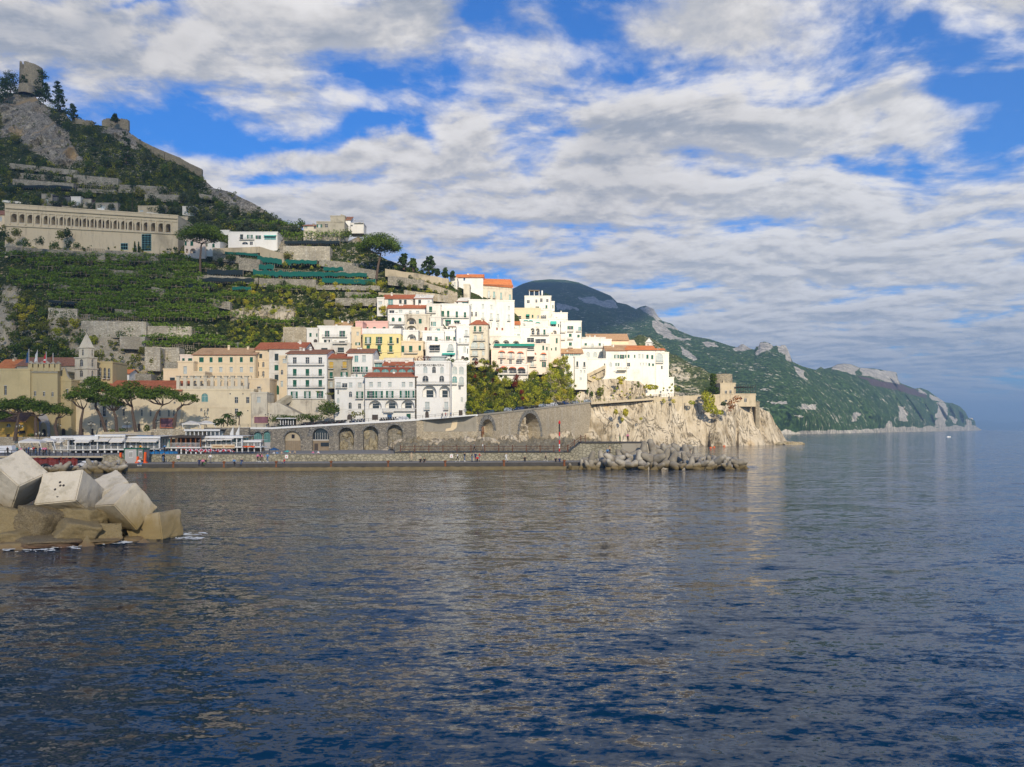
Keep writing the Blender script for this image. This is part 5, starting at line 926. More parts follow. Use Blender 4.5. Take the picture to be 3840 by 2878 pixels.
def outfn(px,t):
 y0=lerp([(a,c)for a,b,c in RIM],px)+2;Yb=lerp([(a,b)for a,b,c in RIM],px)+8;zb=H+(HY-y0)/F*Yb-1;Dt=hillD(px,1440)-15.5-(2 if px>2350 else 0);zt=H+(HY-lerp(OT,px))/F*Dt
 z=zb+(zt-zb)*t;D=Yb+(max(Dt,Yb+1)-Yb)*t;q=V((px*.12,0,z));D-=1.6*(noise.hetero_terrain(q*.12,1,2,6,.7)-.7)*min(1,(1-t)*5+.1);return V((X_(px,D),D,z)),1.0
sheet('rock_outcrop',120,40,2150,2545,outfn,'cliffrock',16)
QL=[(455,141.5),(2190,150)]
def qy(px):return lerp(QL,px)
a,b=V((X_(455,141.5),141.5,0)),V((X_(2190,150),150,0));d=b-a
q=MB();q.box(a+V((0,1.0,-1.5)),d,V((0,11.5,0)),V((0,0,2.75)),'darkstone');q.box(a+V((0,1.2,1.25)),d,V((0,11.2,0)),V((0,0,.05)),'paving')
n=74
for i in range(n):q.box(a+d*(i/n)+V((.04,.93,.62)),d/n-V((.09,0,0)),V((0,.4,0)),V((0,0,.63)),'darkstone')
struct(q,'quay')
q=MB();nn=240;rg=random.Random(5);prev=None
for i in range(nn+1):
 c=a+d*(i/nn);h_=.55+.12*noise.noise(V((i*.3,0,0)));f_=.25*noise.noise(V((i*.25,5,0)))
 cur=[c+V((0,-.35+f_,-1)),c+V((0,-.3+f_,h_*.55)),c+V((0,-.05+f_,h_)),c+V((0,1.0,h_+.05))]
 if prev:[q.face([prev[j],cur[j],cur[j+1],prev[j+1]],'ledge')for j in range(3)]
 prev=cur
struct(q,'quay_ledge')
Zq=1.3
def quay(px,back):Y=qy(px)+back;return V((X_(px,Y),Y,Zq))
rt=root('quay_wall',quay(1000,10),'long pale stone wall behind the lower quay','wall');q=MB();c0,c1=quay(385,9.0),quay(1480,9.0);q.box(c0,c1-c0,V((0,0,1.35)),V((0,1.2,0)),'quaystone');q.build('masonry',rt)
q=MB();q.box(c0+V((0,-.1,1.352)),c1-c0,V((0,0,.12)),V((0,1.4,0)),'paving');q.build('coping',rt)
rt=root('quay_wall',quay(1800,10),'quay wall section carrying the railed upper path with dark coping','wall');q=MB();c0,c1=quay(1480,9.0),quay(2140,9.0);q.box(c0,c1-c0,V((0,0,1.6)),V((0,7,0)),'quaystone');q.build('masonry',rt)
q=MB();q.box(c0+V((0,-.2,1.602)),c1-c0,V((0,0,.14)),V((0,7.3,0)),'darkstone');q.build('coping',rt)
rt=root('path_railing',quay(1800,9.2)+V((0,0,1.75)),'rusty railing with ball-topped posts along the upper path','railing');q=MB();c0,c1=quay(1502,9.1)+V((0,0,1.74)),quay(2128,9.1)+V((0,0,1.74));N_=12
for i in range(N_+1):
 p=c0+(c1-c0)*(i/N_);q.tube([p,p+V((0,0,1.15))],[.11,.07],'rustrail',6);q.blob(p+V((0,0,1.22)),(.13,.13,.13),'rustrail',1,0)
for zz in (.55,1.05):q.tube([c0+V((0,0,zz)),c1+V((0,0,zz))],.045,'rustrail',5)
q.build('rails',rt)
rt=root('raised_jetty',quay(2280,10),'raised stone jetty with steps and pale concrete end block','jetty');q=MB()
def jx(px,back,z):Y=150+back;return V((X_(px,Y),Y,z))
c0,c1=jx(2180,9,0),jx(2332,9,0);q.box(c0,c1-c0,V((0,0,4.7)),V((0,8,0)),'quaystone')
for i in range(10):
 a_=jx(2132+i*4.8,9,0);q.box(a_,V((4.8/F*159,0,0)),V((0,0,2.95+i*.19)),V((0,8,0)),'quaystone')
q.box(c0+V((0,-.2,4.702)),jx(2426,9,0)-c0+V((.2,0,0)),V((0,0,.22)),V((0,8.4,0)),'darkstone');q.build('masonry',rt)
q=MB();c1=jx(2332,8.9,0);q.box(c1,jx(2426,8.9,0)-c1,V((0,0,4.7)),V((0,8,0)),'concrete');q.build('end_block',rt)
q=MB();p0,p1,p2=jx(2130,9.1,3.05),jx(2178,9.1,4.95),jx(2195,9.1,4.95)
for p in (p0,(p0+p1)/2,p1,p2):q.tube([p,p+V((0,0,1.25))],.08,'rustrail',6);q.blob(p+V((0,0,1.3)),(.13,.13,.13),'rustrail',1,0)
for zz in (.6,1.1):q.tube([p0+V((0,0,zz)),p1+V((0,0,zz)),p2+V((0,0,zz))],.05,'rustrail',5)
q.build('stair_railing',rt)
bx_=[(4+400+195/2.765,0),(400+705/2.765,0),(400+1228/2.765,0),(400+1768/2.765,0),(A14(398),0),(A14(988),0),(A14(1577),0),(1700+525/2.765,0),(1700+1148/2.765,0)]
for i,(px,_)in enumerate(bx_):
 p=quay(px,1.5);q=MB();q.lathe(p-V((0,.55,.6)),[(.24,-.3),(.22,.2),(.17,.6),(.17,.72),(.3,.78),(.3,.9),(.2,1.0),(.01,1.03)],'rust',12);o=q.build('mooring_bollard',loc=p)
 tag(o,['rusty bollard next to the site cabin end of the quay','rusty bollard left of the three seated friends','rusty bollard beside the man in blue sitting','rusty bollard under the reclining man','rusty bollard below the second big arch','rusty bollard below the fifth big arch','rusty bollard left of the crouching group','rusty bollard below the man with yellow cap','rusty bollard at the tetrapod end of the quay'][i],'bollard','rusty bollards along the quay edge')
p=W(1700+1100/2.765,1697,160);q=MB();rt=root('beacon_post',p,'tall red and white banded beacon post behind the railing','beacon');zt=H+(HY-1590)/F*160-p.z
for i,mt in enumerate(('signred','whitepaint','signred','grey','signred','iron','iron')):q.tube([p+V((0,0,zt*i/7)),p+V((0,0,zt*(i+1)/7))],.14,mt,8)
q.build('pole',rt);q=MB();q.lathe(p+V((0,0,zt)),[(.2,0),(.22,.3),(.1,.6),(.01,.7)],'signred',10);q.build('lamp',rt);q=MB();q.box(p+V((-.8,-.8,-.6)),(1.6,0,0),(0,1.6,0),(0,0,.8),'concrete');q.build('base',rt)
for px,lb in ((400+742/2.765,'framed notice on the quay wall beside the stone steps'),(400+1866/2.765,'framed notice on the quay wall below the beach'),(A14(1640),'framed notice on the quay wall under the upper path')):
 p=quay(px,8.95)+V((0,0,.55));rt=root('notice_board',p,lb,'sign','framed notices on the quay wall');q=MB();q.box(p+V((-.32,-.06,0)),(.64,0,0),(0,.058,0),(0,0,.75),'frame');q.build('frame',rt);q=MB();q.box(p+V((-.22,-.08,.12)),(.44,0,0),(0,.018,0),(0,0,.5),'whitepaint');q.box(p+V((-.08,-.1,.25)),(.16,0,0),(0,.018,0),(0,0,.2),'signred');q.build('paper',rt)
DZ=2.18;q=MB();q.box((X_(-220,158),158,DZ-.25),(X_(470,158)-X_(-220,158),0,0),(0,22,0),(0,0,.25),'paving');q.box((X_(-220,158),157.8,DZ-.3),(X_(470,158)-X_(-220,158),0,0),(0,.19,0),(0,0,.32),'beige');struct(q,'upper_quay')
q=MB();q.face([(-130,138,.35),(X_(470,138),138,.35),(X_(470,158),158,.35),(-130,158,.35)],'asphalt');q.box((-130,138.5,-1),(X_(300,138)+130,0,0),(0,3,0),(0,0,1.2),'boulder');struct(q,'parking_ground')
rt=root('quay_railing',V((X_(200,158),158,DZ)),'dark iron railing along the upper quay in front of the restaurants','railing');q=MB();railing(q,V((X_(-150,158),158.1,DZ+.02)),V((X_(470,158),158.1,DZ+.02)),26,1.15,'iron',.09);q.build('rails',rt)
rt=root('quay_railing',V((X_(700,158),158,2.8)),'dark iron railing on top of the long quay wall in front of the umbrellas','railing');q=MB();railing(q,quay(470,9.6)+V((0,0,1.45)),quay(1010,9.6)+V((0,0,1.45)),30,1.05,'iron',.08);q.build('rails',rt)
def tetra_mesh(i,mat):
 q=MB();rg=random.Random(i);dirs=[V((0,0,1)),V((.943,0,-.333)),V((-.471,.816,-.333)),V((-.471,-.816,-.333))]
 for d_ in dirs:q.tube([V((0,0,0)),d_*.45,d_*.95,d_*1.22,d_*1.36,d_*1.42],[.46,.43,.33,.28,.20,.07],mat,14)
 return q
TM={}
def tet_key(mat):
 k_=base(mat);n1=k_.noise(k_.pos,.8,6,.65);sp=k_.N('ShaderNodeSeparateXYZ');k_.L(k_.pos,sp.inputs[0])
 oi=k_.N('ShaderNodeObjectInfo');c1=k_.mix(oi.outputs['Random'],(.24,.21,.155,1),(.46,.42,.34,1));c1=k_.mix(k_.ss(n1,.4,.7),c1,(.19,.16,.12,1))
 wet=k_.m('SUBTRACT',1,k_.ss(k_.m('ADD',sp.outputs[2],k_.m('MULTIPLY',n1,1.6)),1.2,2.1));col=k_.mix(wet,c1,(.15,.11,.045,1));k_.put(col,k_.p.inputs['Base Color']);k_.p.inputs['Roughness'].default_value=.85;bump(k_,k_.noise(k_.pos,6,5),.03)
tet_key('tetra')
protoT=tetra_mesh(1,'tetra').build('tetrapod',smooth=True);first=[protoT]
def put_tetra(px,py,Y,sc,lb,rg,grp):
 z=H+(HY-py)/F*Y;o=first.pop()if first else protoT.copy()
 if o.name not in COL.objects:COL.objects.link(o)
 o.location=(X_(px,Y),Y,z);o.rotation_euler=(rg.uniform(0,6.3),rg.uniform(0,6.3),rg.uniform(0,6.3));o.scale=(sc,)*3;tag(o,lb,'tetrapod',grp);return o
rg=random.Random(11)
TT=[]
for x,y,dy,s_ in ((460,340,0,1.0),(570,330,3,.9),(430,415,-1,.8),(515,425,-1,.75),(240,430,-1,.7),(370,400,0,.7),(650,390,-1,1.1),(700,340,1,1.2),(820,390,-1,1.1),(770,310,3,1.0),(860,290,5,1.1),(900,330,2,1.0),(960,360,0,1.2),(1020,420,-2,.7),(1000,260,6,1.3),(1120,240,7,1.4),(1200,240,9,1.2),(1110,340,0,1.4),(1150,420,-2,.9),(1230,340,2,1.2),(1250,260,7,1.3),(1290,380,0,1.3),(1340,290,5,1.2),(1400,240,8,1.3),(1460,290,6,1.3),(1440,350,2,1.0),(1380,410,-1,.8),(1520,350,3,1.1),(1540,270,8,.9),(1500,400,-1,1.0),(1600,390,-1,.95),(1590,340,4,1.0),(1680,370,2,1.0),(1750,370,1,1.2),(1820,350,3,1.1),(1700,425,-1,.7),(1850,410,0,.8),(1890,420,-1,.7),(1970,370,1,1.05),(1990,425,0,.7),(2050,410,1,.6),(620,300,6,.9),(740,430,-1,.8)):
 TT.append((2050+x/2.765,1600+(y+28 if y<330 else y+12)/2.765,150+dy,s_*1.42))
for i,(px,py,Y,s_)in enumerate(TT):put_tetra(px,py,Y,s_,'grey tetrapod in the heap past the end of the quay',rg,'tetrapods heaped at the jetty end')
for x,y,s_ in ((600,710,.8),(700,710,1.0),(820,715,.8),(970,700,.8),(1060,680,1.0),(1170,690,.9),(1390,710,.9),(1440,660,.9),(1520,650,1.0),(1560,720,1.1),(1680,700,1.1),(1610,630,.9),(1760,710,1.1),(1850,720,1.0),(1900,670,1.1),(1960,700,1.1),(2020,690,.9),(1850,640,1.0),(1480,750,.8),(880,740,.7)):
 put_tetra(x/4.424,1600+(y+20)/4.424,138+rg.uniform(-1.5,2),s_*1.15,'pale tetrapod in the heap between the parking and the quay',rg,'tetrapods heaped below the parking')
m_=MB();p=W(*P(17,1890,590),146);m_.blob(p,(1.9,1.5,1.2),'boulder',4,.18,1.2,3);o=m_.build('boulder',loc=p,smooth=True);tag(o,'large rounded tan boulder behind the tetrapods by the cabin','boulder')
def block(name,lb,c,rot,dims,mat,bev=.07,holes=()):
 bm=bmesh.new();bmesh.ops.create_cube(bm,size=1);bmesh.ops.scale(bm,vec=V(dims),verts=bm.verts);bmesh.ops.bevel(bm,geom=bm.edges[:],offset=bev,segments=2,affect='EDGES')
 bmesh.ops.triangulate(bm,faces=bm.faces[:]);bmesh.ops.subdivide_edges(bm,edges=[e for e in bm.edges if e.calc_length()>.7],cuts=7,use_grid_fill=True)
 for v in bm.verts:
  ed=sum(1 for i in range(3)if abs(v.co[i])>dims[i]/2-bev*1.5)
  v.co+=V(v.co).normalized()*(.05*noise.noise(v.co*2.1+V(c))-(.16*max(0,noise.noise(v.co*1.1+V(c)))if ed>=2 else 0))
 me=bpy.data.meshes.new(name);bm.to_mesh(me);bm.free();me.materials.append(MAT[mat]);o=bpy.data.objects.new(name,me);COL.objects.link(o);o.location=c;o.rotation_euler=rot;LOC[o.name]=V(c);return tag(o,lb,'concrete block')
def conc(name,stain):
 k_=base(name);oc=k_.pos;n1=k_.noise(oc,.9,8,.68,.3);n2=k_.noise(oc,9,6,.7);sp=k_.N('ShaderNodeSeparateXYZ');k_.L(oc,sp.inputs[0]);st=k_.noise(k_.mapv(oc,(1,1,.3)),1.6,5,.6)
 c1=k_.mix(n2,(.44,.40,.32,1),(.62,.57,.47,1));c1=k_.mix(k_.m('MULTIPLY',k_.ss(n1,.5,.68),.55),c1,(.27,.235,.16,1))
 wet=k_.m('SUBTRACT',1,k_.ss(k_.m('ADD',sp.outputs[2],k_.m('MULTIPLY',st,stain)),1.0+stain*.4,3.8+stain*.5));c1=k_.mix(k_.m('MULTIPLY',wet,.85),c1,(.20,.135,.03,1))
 k_.put(c1,k_.p.inputs['Base Color']);k_.p.inputs['Roughness'].default_value=.88;bump(k_,k_.m('ADD',k_.noise(oc,14,6,.7),k_.m('MULTIPLY',n1,1.5)),.035);return k_
conc('blockconc',1.8);k_=base('mossrock');oc=k_.pos;n1=k_.noise(oc,1.2,8,.7);n2=k_.noise(oc,11,8,.75);sp=k_.N('ShaderNodeSeparateXYZ');k_.L(oc,sp.inputs[0])
c1=k_.mix(k_.ss(n2,.35,.68),(.085,.067,.038,1),(.27,.22,.13,1));c1=k_.mix(k_.m('MULTIPLY',k_.ss(n1,.45,.65),.6),c1,(.17,.125,.055,1))
c1=k_.mix(k_.ss(k_.m('ADD',sp.outputs[2],k_.m('MULTIPLY',n1,.8)),.45,.9),(.13,.072,.045,1),c1);oi=k_.N('ShaderNodeObjectInfo');c1=k_.mix(k_.m('MULTIPLY',oi.outputs['Random'],.55),c1,(.30,.235,.11,1));k_.put(c1,k_.p.inputs['Base Color']);k_.p.inputs['Roughness'].default_value=.8;bump(k_,n2,.12)
for lb,c,M_,dm in (('tilted pale concrete block with pointed top at the left edge of the breakwater',(-33.86,54.63,3.99),[[.767,.368,.526],[-.062,.858,-.51],[-.639,.359,.68]],(2.54,2.3,2.8)),('big pale concrete block with small round holes in its front face',(-30.44,55.13,2.88),[[.995,.066,-.071],[-.02,.853,.522],[.095,-.518,.85]],(2.83,2.9,2.42)),('diamond-tilted concrete block with one deep hole, right of the holed block',(-26.42,54.73,2.19),[[.844,.361,-.397],[-.531,.672,-.517],[.08,.647,.758]],(2.51,2.17,2.44)),('ochre stained concrete block sitting in the water at the breakwater tip',(-24.85,55.7,.72),[[.959,.239,-.155],[-.238,.971,.03],[.157,.008,.988]],(2.75,2.39,1.9))):
 M3=Matrix(M_).to_quaternion();o=block('concrete_block',lb,c,M3 .to_euler(),dm,'blockconc');MM=M3 .to_matrix()
 hs={'big':[(.02,.32),(.1,.06),(.32,.05),(-.2,-.2),(.1,-.75)],'dia':[(.0,.0)],'och':[(-.6,.35),(-.1,-.05),(-.55,-.5)]}.get(lb[:3],[])
 for hx,hz_ in hs:
  if lb[:3]=='dia':loc_=V((-dm[0]/2,hx,hz_));ax=V((-1,0,0))
  else:loc_=V((hx,-dm[1]/2,hz_));ax=V((0,-1,0))
  q=MB();c0=V(c)+MM@(loc_+ax*.01);q.tube([c0-MM@ax*.1,c0+MM@ax*.004],.085,'iron',10);h_=q.build('lifting_hole',loc=V(c));h_.location=(0,0,0)
  h_.data.transform(MM.to_4x4().inverted());h_.parent=o
b=block('concrete_block','half hidden concrete block wedged behind the holed block',(-29.3,58.4,2.6),(R(20),R(-25),R(35)),(2.6,2.6,2.4),'blockconc')
rocks=[(-20,1010,300,190,53.2),(400,1000,215,175,53),(130,1180,230,110,52.0),(800,1080,215,110,52.5),(880,950,205,115,54),(1110,1110,150,105,53.5),(470,1200,330,60,51.6),(180,1240,260,50,51),(1330,1180,200,40,54.5),(620,1225,200,35,51.5),(1250,1010,120,120,56),(560,900,160,110,54.5),(-60,880,200,150,55),(1000,1190,200,30,52.5)]
for i,(x,y,rx,ry,Y)in enumerate(rocks):
 px,py=P(12,x,y);k_=Y/F/2.765;q=MB();bm=bmesh.new();bmesh.ops.create_cube(bm,size=2);bmesh.ops.subdivide_edges(bm,edges=bm.edges[:],cuts=14,use_grid_fill=True);rt_=Euler((rg.uniform(-.4,.4),rg.uniform(-.4,.4),rg.uniform(-.8,.8))).to_matrix();c=W(px,py,Y)
 vs=[]
 for v in bm.verts:
  n4=(abs(v.co.x)**9+abs(v.co.y)**9+abs(v.co.z)**9)**(1/9);p=v.co/n4;s_=p.copy();p=rt_@p;p*=.83+.1*noise.noise(s_*1.1+V((i,0,0)))+.05*noise.hetero_terrain(s_*3+V((i,0,0)),1,2,4,.6)
  vs.append(c+V((p.x*rx*k_,p.y*rx*k_*.8,p.z*ry*k_)))
 q.v=vs;q.f=[tuple(v.index for v in f.verts)for f in bm.faces];q.m=[0]*len(q.f);q.key('mossrock');bm.free();o=q.build('breakwater_rock',loc=c,smooth=True)
 tag(o,['rounded brown rock at the left edge under the pointed block','big rounded mossy rock under the holed block','dark low rock at the left waterline','rounded rock below the gap between the holed and tilted blocks','rough grey rock wedged under the tilted block','yellowish rock beside the dark gap','long wet reddish rock along the waterline','wet reddish rock shelf at the left waterline','low wet rock before the ochre block','wet rock shelf behind the small pyramid tip','dark rock hidden behind the ochre block','brown rock directly under the holed block','brown rock behind the pointed block','low wet rock right of the pyramid tip'][i],'rock','rocks under the concrete blocks')
for i,(x,y,rx,ry,lb)in enumerate(((900,1215,105,75,'small ochre pyramid tip rising from the water'),(1490,1205,110,42,'flat ochre block tip awash before the ochre block'))):
 px,py=P(12,x,y+25);Y=51.5 if i==0 else 53;k_=Y/F/2.765;q=MB();c=V((X_(px,Y),Y,-.25));q.lathe(c,[(rx*k_*1.15,-.3),(rx*k_,.1),(rx*k_*.35,ry*1.7*k_*.75),(.02,ry*1.9*k_)],'mossrock',5);o=q.build('block_tip',loc=c);tag(o,lb,'rock')
q=MB();rg=random.Random(2)
for (x0,x1,y,n,s_)in ((0,560,1285,40,.8),(560,830,1255,26,1),(1000,1340,1205,45,1.0),(1800,2100,1165,22,1),(1900,2150,1120,22,1)):
 for i in range(n):
  x=rg.uniform(x0,x1);px,py=P(12,x,y+rg.gauss(0,9));Y=H*F/(py-HY);r=rg.uniform(.03,.13)*s_;c=V((X_(px,Y),Y,.03));ph=rg.random()*6;m_=9
  q.face([c+V((math.cos(ph+6.283*j/m_)*r*(2.2+rg.random()),math.sin(ph+6.283*j/m_)*r*(.5+rg.random()),rg.uniform(0,.03)))for j in range(m_)],'foam')
for i in range(60):
 px=rg.uniform(2780,2830);py=1600+(425+rg.gauss(0,6))/2.765;Y=H*F/(py-HY);r=rg.uniform(.1,.3);c=V((X_(px,Y),Y,.03));q.face([c+V((math.cos(6.283*j/8)*r*(2.5+rg.random()),math.sin(6.283*j/8)*r*(.6+rg.random()),0))for j in range(8)],'foam')
tag(q.build('foam'),kind='stuff')
for i,(x,y)in enumerate(((742,1372),(995,1362),(1035,1355),(1155,1343),(1327,1326),(1450,1322),(1310,1318))):
 px,py=P(9,x,y);Y=H*F/(py-HY);q=MB();c=V((X_(px,Y),Y,0));q.blob(c,(.6,.6,.55),'buoy',2,.02);q.tube([c+V((0,0,.5)),c+V((0,0,.85))],.08,'iron',6);o=q.build('buoy',loc=c,smooth=True)
 tag(o,'orange mooring buoy floating below the rock cliff','buoy','orange buoys below the cliff')
def pav(z,name,label,x0,x1,yroof,yeave,ydeck,ybase,D,T,roofm='whitepaint',pc='whitepaint',fill='glass',nposts=6,awnc=None,cat='restaurant',under=True,rail=True,sign=None,fascia=.5):
 fr=Fr(W(*P(z,x0,ybase),D),V((1,0,0)));w_=fr.loc(*P(z,x1,ybase))[0];zd=fr.loc(*P(z,x0,ydeck))[1];ze=fr.loc(*P(z,x0,yeave))[1];zr=H+(HY-P(z,x0,yroof)[1])/F*(D+T)-fr.O.z
 rt=root(name,fr.p(w_/2,0,T/2),label,cat)
 q=MB();q.box(fr.p(0,zd-.3,0),fr.U*w_,V((0,0,.3)),-fr.N*T,'whitepaint');q.build('deck',rt)
 for i in range(nposts+1):
  q=MB();q.box(fr.p(w_*i/nposts-.12,zd,.1),fr.U*.24,V((0,0,ze-zd)),-fr.N*.24,pc);q.build('post',rt)
  if under:q=MB();q.box(fr.p(w_*i/nposts-.15,0,.3),fr.U*.3,V((0,0,zd-.3)),-fr.N*.3,'whitepaint');q.build('pile',rt)
 q=MB();q.box(fr.p(.1,zd,T*.45),fr.U*(w_-.2),V((0,0,ze-zd)),-fr.N*.15,fill);q.build('glazing',rt)
 for i in range(nposts*2):
  q=MB()if i==0 else q;q.box(fr.p(w_*i/nposts/2,zd,T*.45-.2),fr.U*.1,V((0,0,ze-zd)),-fr.N*.1,pc)
 q.build('mullions',rt)
 q=MB();q.box(fr.p(-.4,ze,-.4),fr.U*(w_+.8),V((0,0,fascia)),-fr.N*.2,roofm);q.face([fr.p(-.4,ze+fascia,-.4),fr.p(w_+.4,ze+fascia,-.4),fr.p(w_+.4,max(zr,ze+fascia+.1),T),fr.p(-.4,max(zr,ze+fascia+.1),T)],roofm);q.build('roof',rt)
 if under:q=MB();q.box(fr.p(0,.0,T*.5),fr.U*w_,V((0,0,zd-.3)),-fr.N*.2,'door_shade_brown');q.build('undercroft',rt)
 if rail:
  q=MB();n=int(w_/.3);q.box(fr.p(0,zd+1,0),fr.U*w_,V((0,0,.07)),-fr.N*.07,'whitepaint')
  for i in range(n):q.box(fr.p(w_*i/n,zd,0),fr.U*.07,V((0,0,1)),-fr.N*.05,'whitepaint')
  q.build('railing',rt)
 for a in (awnc or ()):
  awn(fr,rt,a[0],a[1],a[2],a[3],z,a[4]if len(a)>4 else 'awning',1.6)
 q=MB();r2=random.Random(int(x0))
 for i in range(int(w_/1.6)):
  u=.8+i*1.6;q.box(fr.p(u-.35,zd+.7,1.2),fr.U*.7,V((0,0,.05)),-fr.N*.7,'whitepaint');q.box(fr.p(u-.04,zd,1.5),fr.U*.08,V((0,0,.7)),-fr.N*.08,'grey')
  if r2 .random()<.35:q.leaves(fr.p(u,zd+.5,.3),(.35,.25,.4),18,.3,'leaf',r2)
 q.build('tables',rt)
 if sign:text(sign[0],fr,rt,*P(z,sign[1],sign[2]),sign[3],0,'text','sign_lettering',-.45)
 return rt
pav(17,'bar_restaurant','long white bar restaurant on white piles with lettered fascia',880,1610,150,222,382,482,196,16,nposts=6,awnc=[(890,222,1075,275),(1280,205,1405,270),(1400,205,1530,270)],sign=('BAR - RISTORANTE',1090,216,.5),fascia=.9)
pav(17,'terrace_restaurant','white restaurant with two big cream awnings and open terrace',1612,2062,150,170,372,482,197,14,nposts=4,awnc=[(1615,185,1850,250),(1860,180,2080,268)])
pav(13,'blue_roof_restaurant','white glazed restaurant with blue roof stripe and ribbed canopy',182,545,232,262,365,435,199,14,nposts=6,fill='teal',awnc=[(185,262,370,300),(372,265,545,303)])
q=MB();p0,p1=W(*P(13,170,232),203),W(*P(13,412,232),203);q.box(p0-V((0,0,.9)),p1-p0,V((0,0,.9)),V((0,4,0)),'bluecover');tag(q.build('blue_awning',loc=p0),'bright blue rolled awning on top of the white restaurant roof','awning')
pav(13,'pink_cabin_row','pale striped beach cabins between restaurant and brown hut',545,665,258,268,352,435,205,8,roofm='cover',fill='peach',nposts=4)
rtB=pav(13,'brown_hut','dark brown wooden hut with arched openings and wavy roof on the deck',665,970,232,256,352,435,203,9,roofm='door_shade_brown',pc='brownhut',fill='door_shade_brown',nposts=6)
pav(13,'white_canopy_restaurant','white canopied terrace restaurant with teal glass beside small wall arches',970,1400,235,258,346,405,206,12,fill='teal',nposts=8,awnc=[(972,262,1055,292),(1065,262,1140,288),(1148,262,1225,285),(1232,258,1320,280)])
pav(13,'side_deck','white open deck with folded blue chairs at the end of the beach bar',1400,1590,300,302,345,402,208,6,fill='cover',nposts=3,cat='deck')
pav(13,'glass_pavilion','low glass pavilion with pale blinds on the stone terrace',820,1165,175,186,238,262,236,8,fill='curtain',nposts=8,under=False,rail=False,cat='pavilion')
for i,(x0,x1,w_)in enumerate(((1085,1203,''),(1208,1326,''))):
 a,b=W(*P(13,x0,364),204),W(*P(13,x1,364),204);q=MB();q.box(a,b-a,V((0,0,.95)),V((0,.08,0)),'cream');q.box(a+V((.4,-.03,.25)),(b-a)*.88,V((0,0,.4)),V((0,.02,0)),'rooftan');o=q.build('banner',loc=a);tag(o,['cream banner on the deck edge above the striped umbrellas, left one','cream banner on the deck edge above the striped umbrellas, right one'][i],'banner')
def tent(z,x0,x1,yt,ye,yb,D,lb,n=4,mat='awning'):
 a,b=W(*P(z,x0,ye),D),W(*P(z,x1,ye),D);w_=(b-a).length;top=W(*P(z,(x0+x1)/2,yt),D+w_/2);gz=W(*P(z,x0,yb),D).z;rt=root('parasol_tent',V((a.x+w_/2,D+w_/2,gz)),lb,'tent');q=MB();c=[a,b,b+V((0,w_,0)),a+V((0,w_,0))]
 for i in range(4):q.face([c[i],c[(i+1)%4],top],mat);q.face([c[i],c[(i+1)%4],c[(i+1)%4]-V((0,0,.35)),c[i]-V((0,0,.35))],mat)
 q.build('canopy',rt)
 for p in c:q=MB();q.tube([V((p.x*.995,p.y,gz)),p-V((0,0,.1))],.09,'whitepaint',6);q.build('leg',rt)
tent(17,305,652,194,248,380,190,'white square canopy behind the crowd on the upper quay')
tent(17,650,885,185,235,380,193,'white canopy between the crowd and the bar restaurant')
tent(13,780,960,78,108,160,240,'white parasol canopy on the stone terrace by the palms');tent(13,940,1115,75,104,160,242,'second white parasol canopy next to the palm trees')
for (x0,x1,yt,yb,D,mt,lb)in ((455,1010,165,245,238,'seawall','grey stone terrace wall above the brown hut'),(1010,1470,150,260,241,'basalt','dark stone terrace wall left of the glazed arches'),(-50,460,195,250,236,'beige','low pale wall behind the white restaurant roofs')):
 a,b=W(*P(13,x0,yb),D),W(*P(13,x1,yb),D);zt=W(*P(13,x0,yt),D).z;q=MB();q.box(a-V((0,0,3)),b-a,V((0,0,zt-a.z+3)),V((0,3,0)),mt);o=q.build('terrace_wall',loc=(a+b)/2);tag(o,lb,'wall')
def umbrella(z,x,y,D,r,c1,c2,lb,grp):
 p=W(*P(z,x,y),D);gz=1.0;rt=root('beach_umbrella',V((p.x,p.y,gz)),lb,'umbrella',grp);q=MB();n=12
 for i in range(n):
  a0,a1=2*math.pi*i/n,2*math.pi*(i+1)/n;m_=c1 if i%2 else c2
  q.face([p+V((0,0,r*.42)),p+V((r*math.cos(a0),r*math.sin(a0),0)),p+V((r*math.cos(a1),r*math.sin(a1),0))],m_);q.face([p+V((r*math.cos(a0),r*math.sin(a0),0)),p+V((r*math.cos(a1),r*math.sin(a1),0)),p+V((r*math.cos(a1),r*math.sin(a1),-.15)),p+V((r*math.cos(a0),r*math.sin(a0),-.15))],m_)
 q.build('canopy',rt);q=MB();q.tube([V((p.x,p.y,gz)),p+V((0,0,r*.42))],.04,'whitepaint',6);q.build('pole',rt)
for i,x in enumerate((872,935,985,1028,1080,1152,1215,1270)):umbrella(13,x,390+(i%2)*5,186+(i%3)*2,1.25,'signred','whitepaint','red and white striped umbrella on the beach below the banners','striped beach umbrellas')
umbrella(13,1735,378,200,1.3,'bluedoor','bluedoor','dark blue open umbrella on the bare beach',None);umbrella(13,1872,396,205,.8,'tealawn','teal','small turquoise umbrella on the beach near the arches',None)
for i,(x,w_)in enumerate(((430,70),(505,60),(575,70),(650,80),(705,50))):
 c=W(*P(13,x,425),172);q=MB();q.blob(c,(w_/2.765/F*172/2*1.1,1.1,.75),'bluecover',3,.12,1.2,i);tag(q.build('covered_boat',loc=c,smooth=True),'boat under a bright blue tarpaulin behind the quay railing','boat','tarpaulin covered boats')
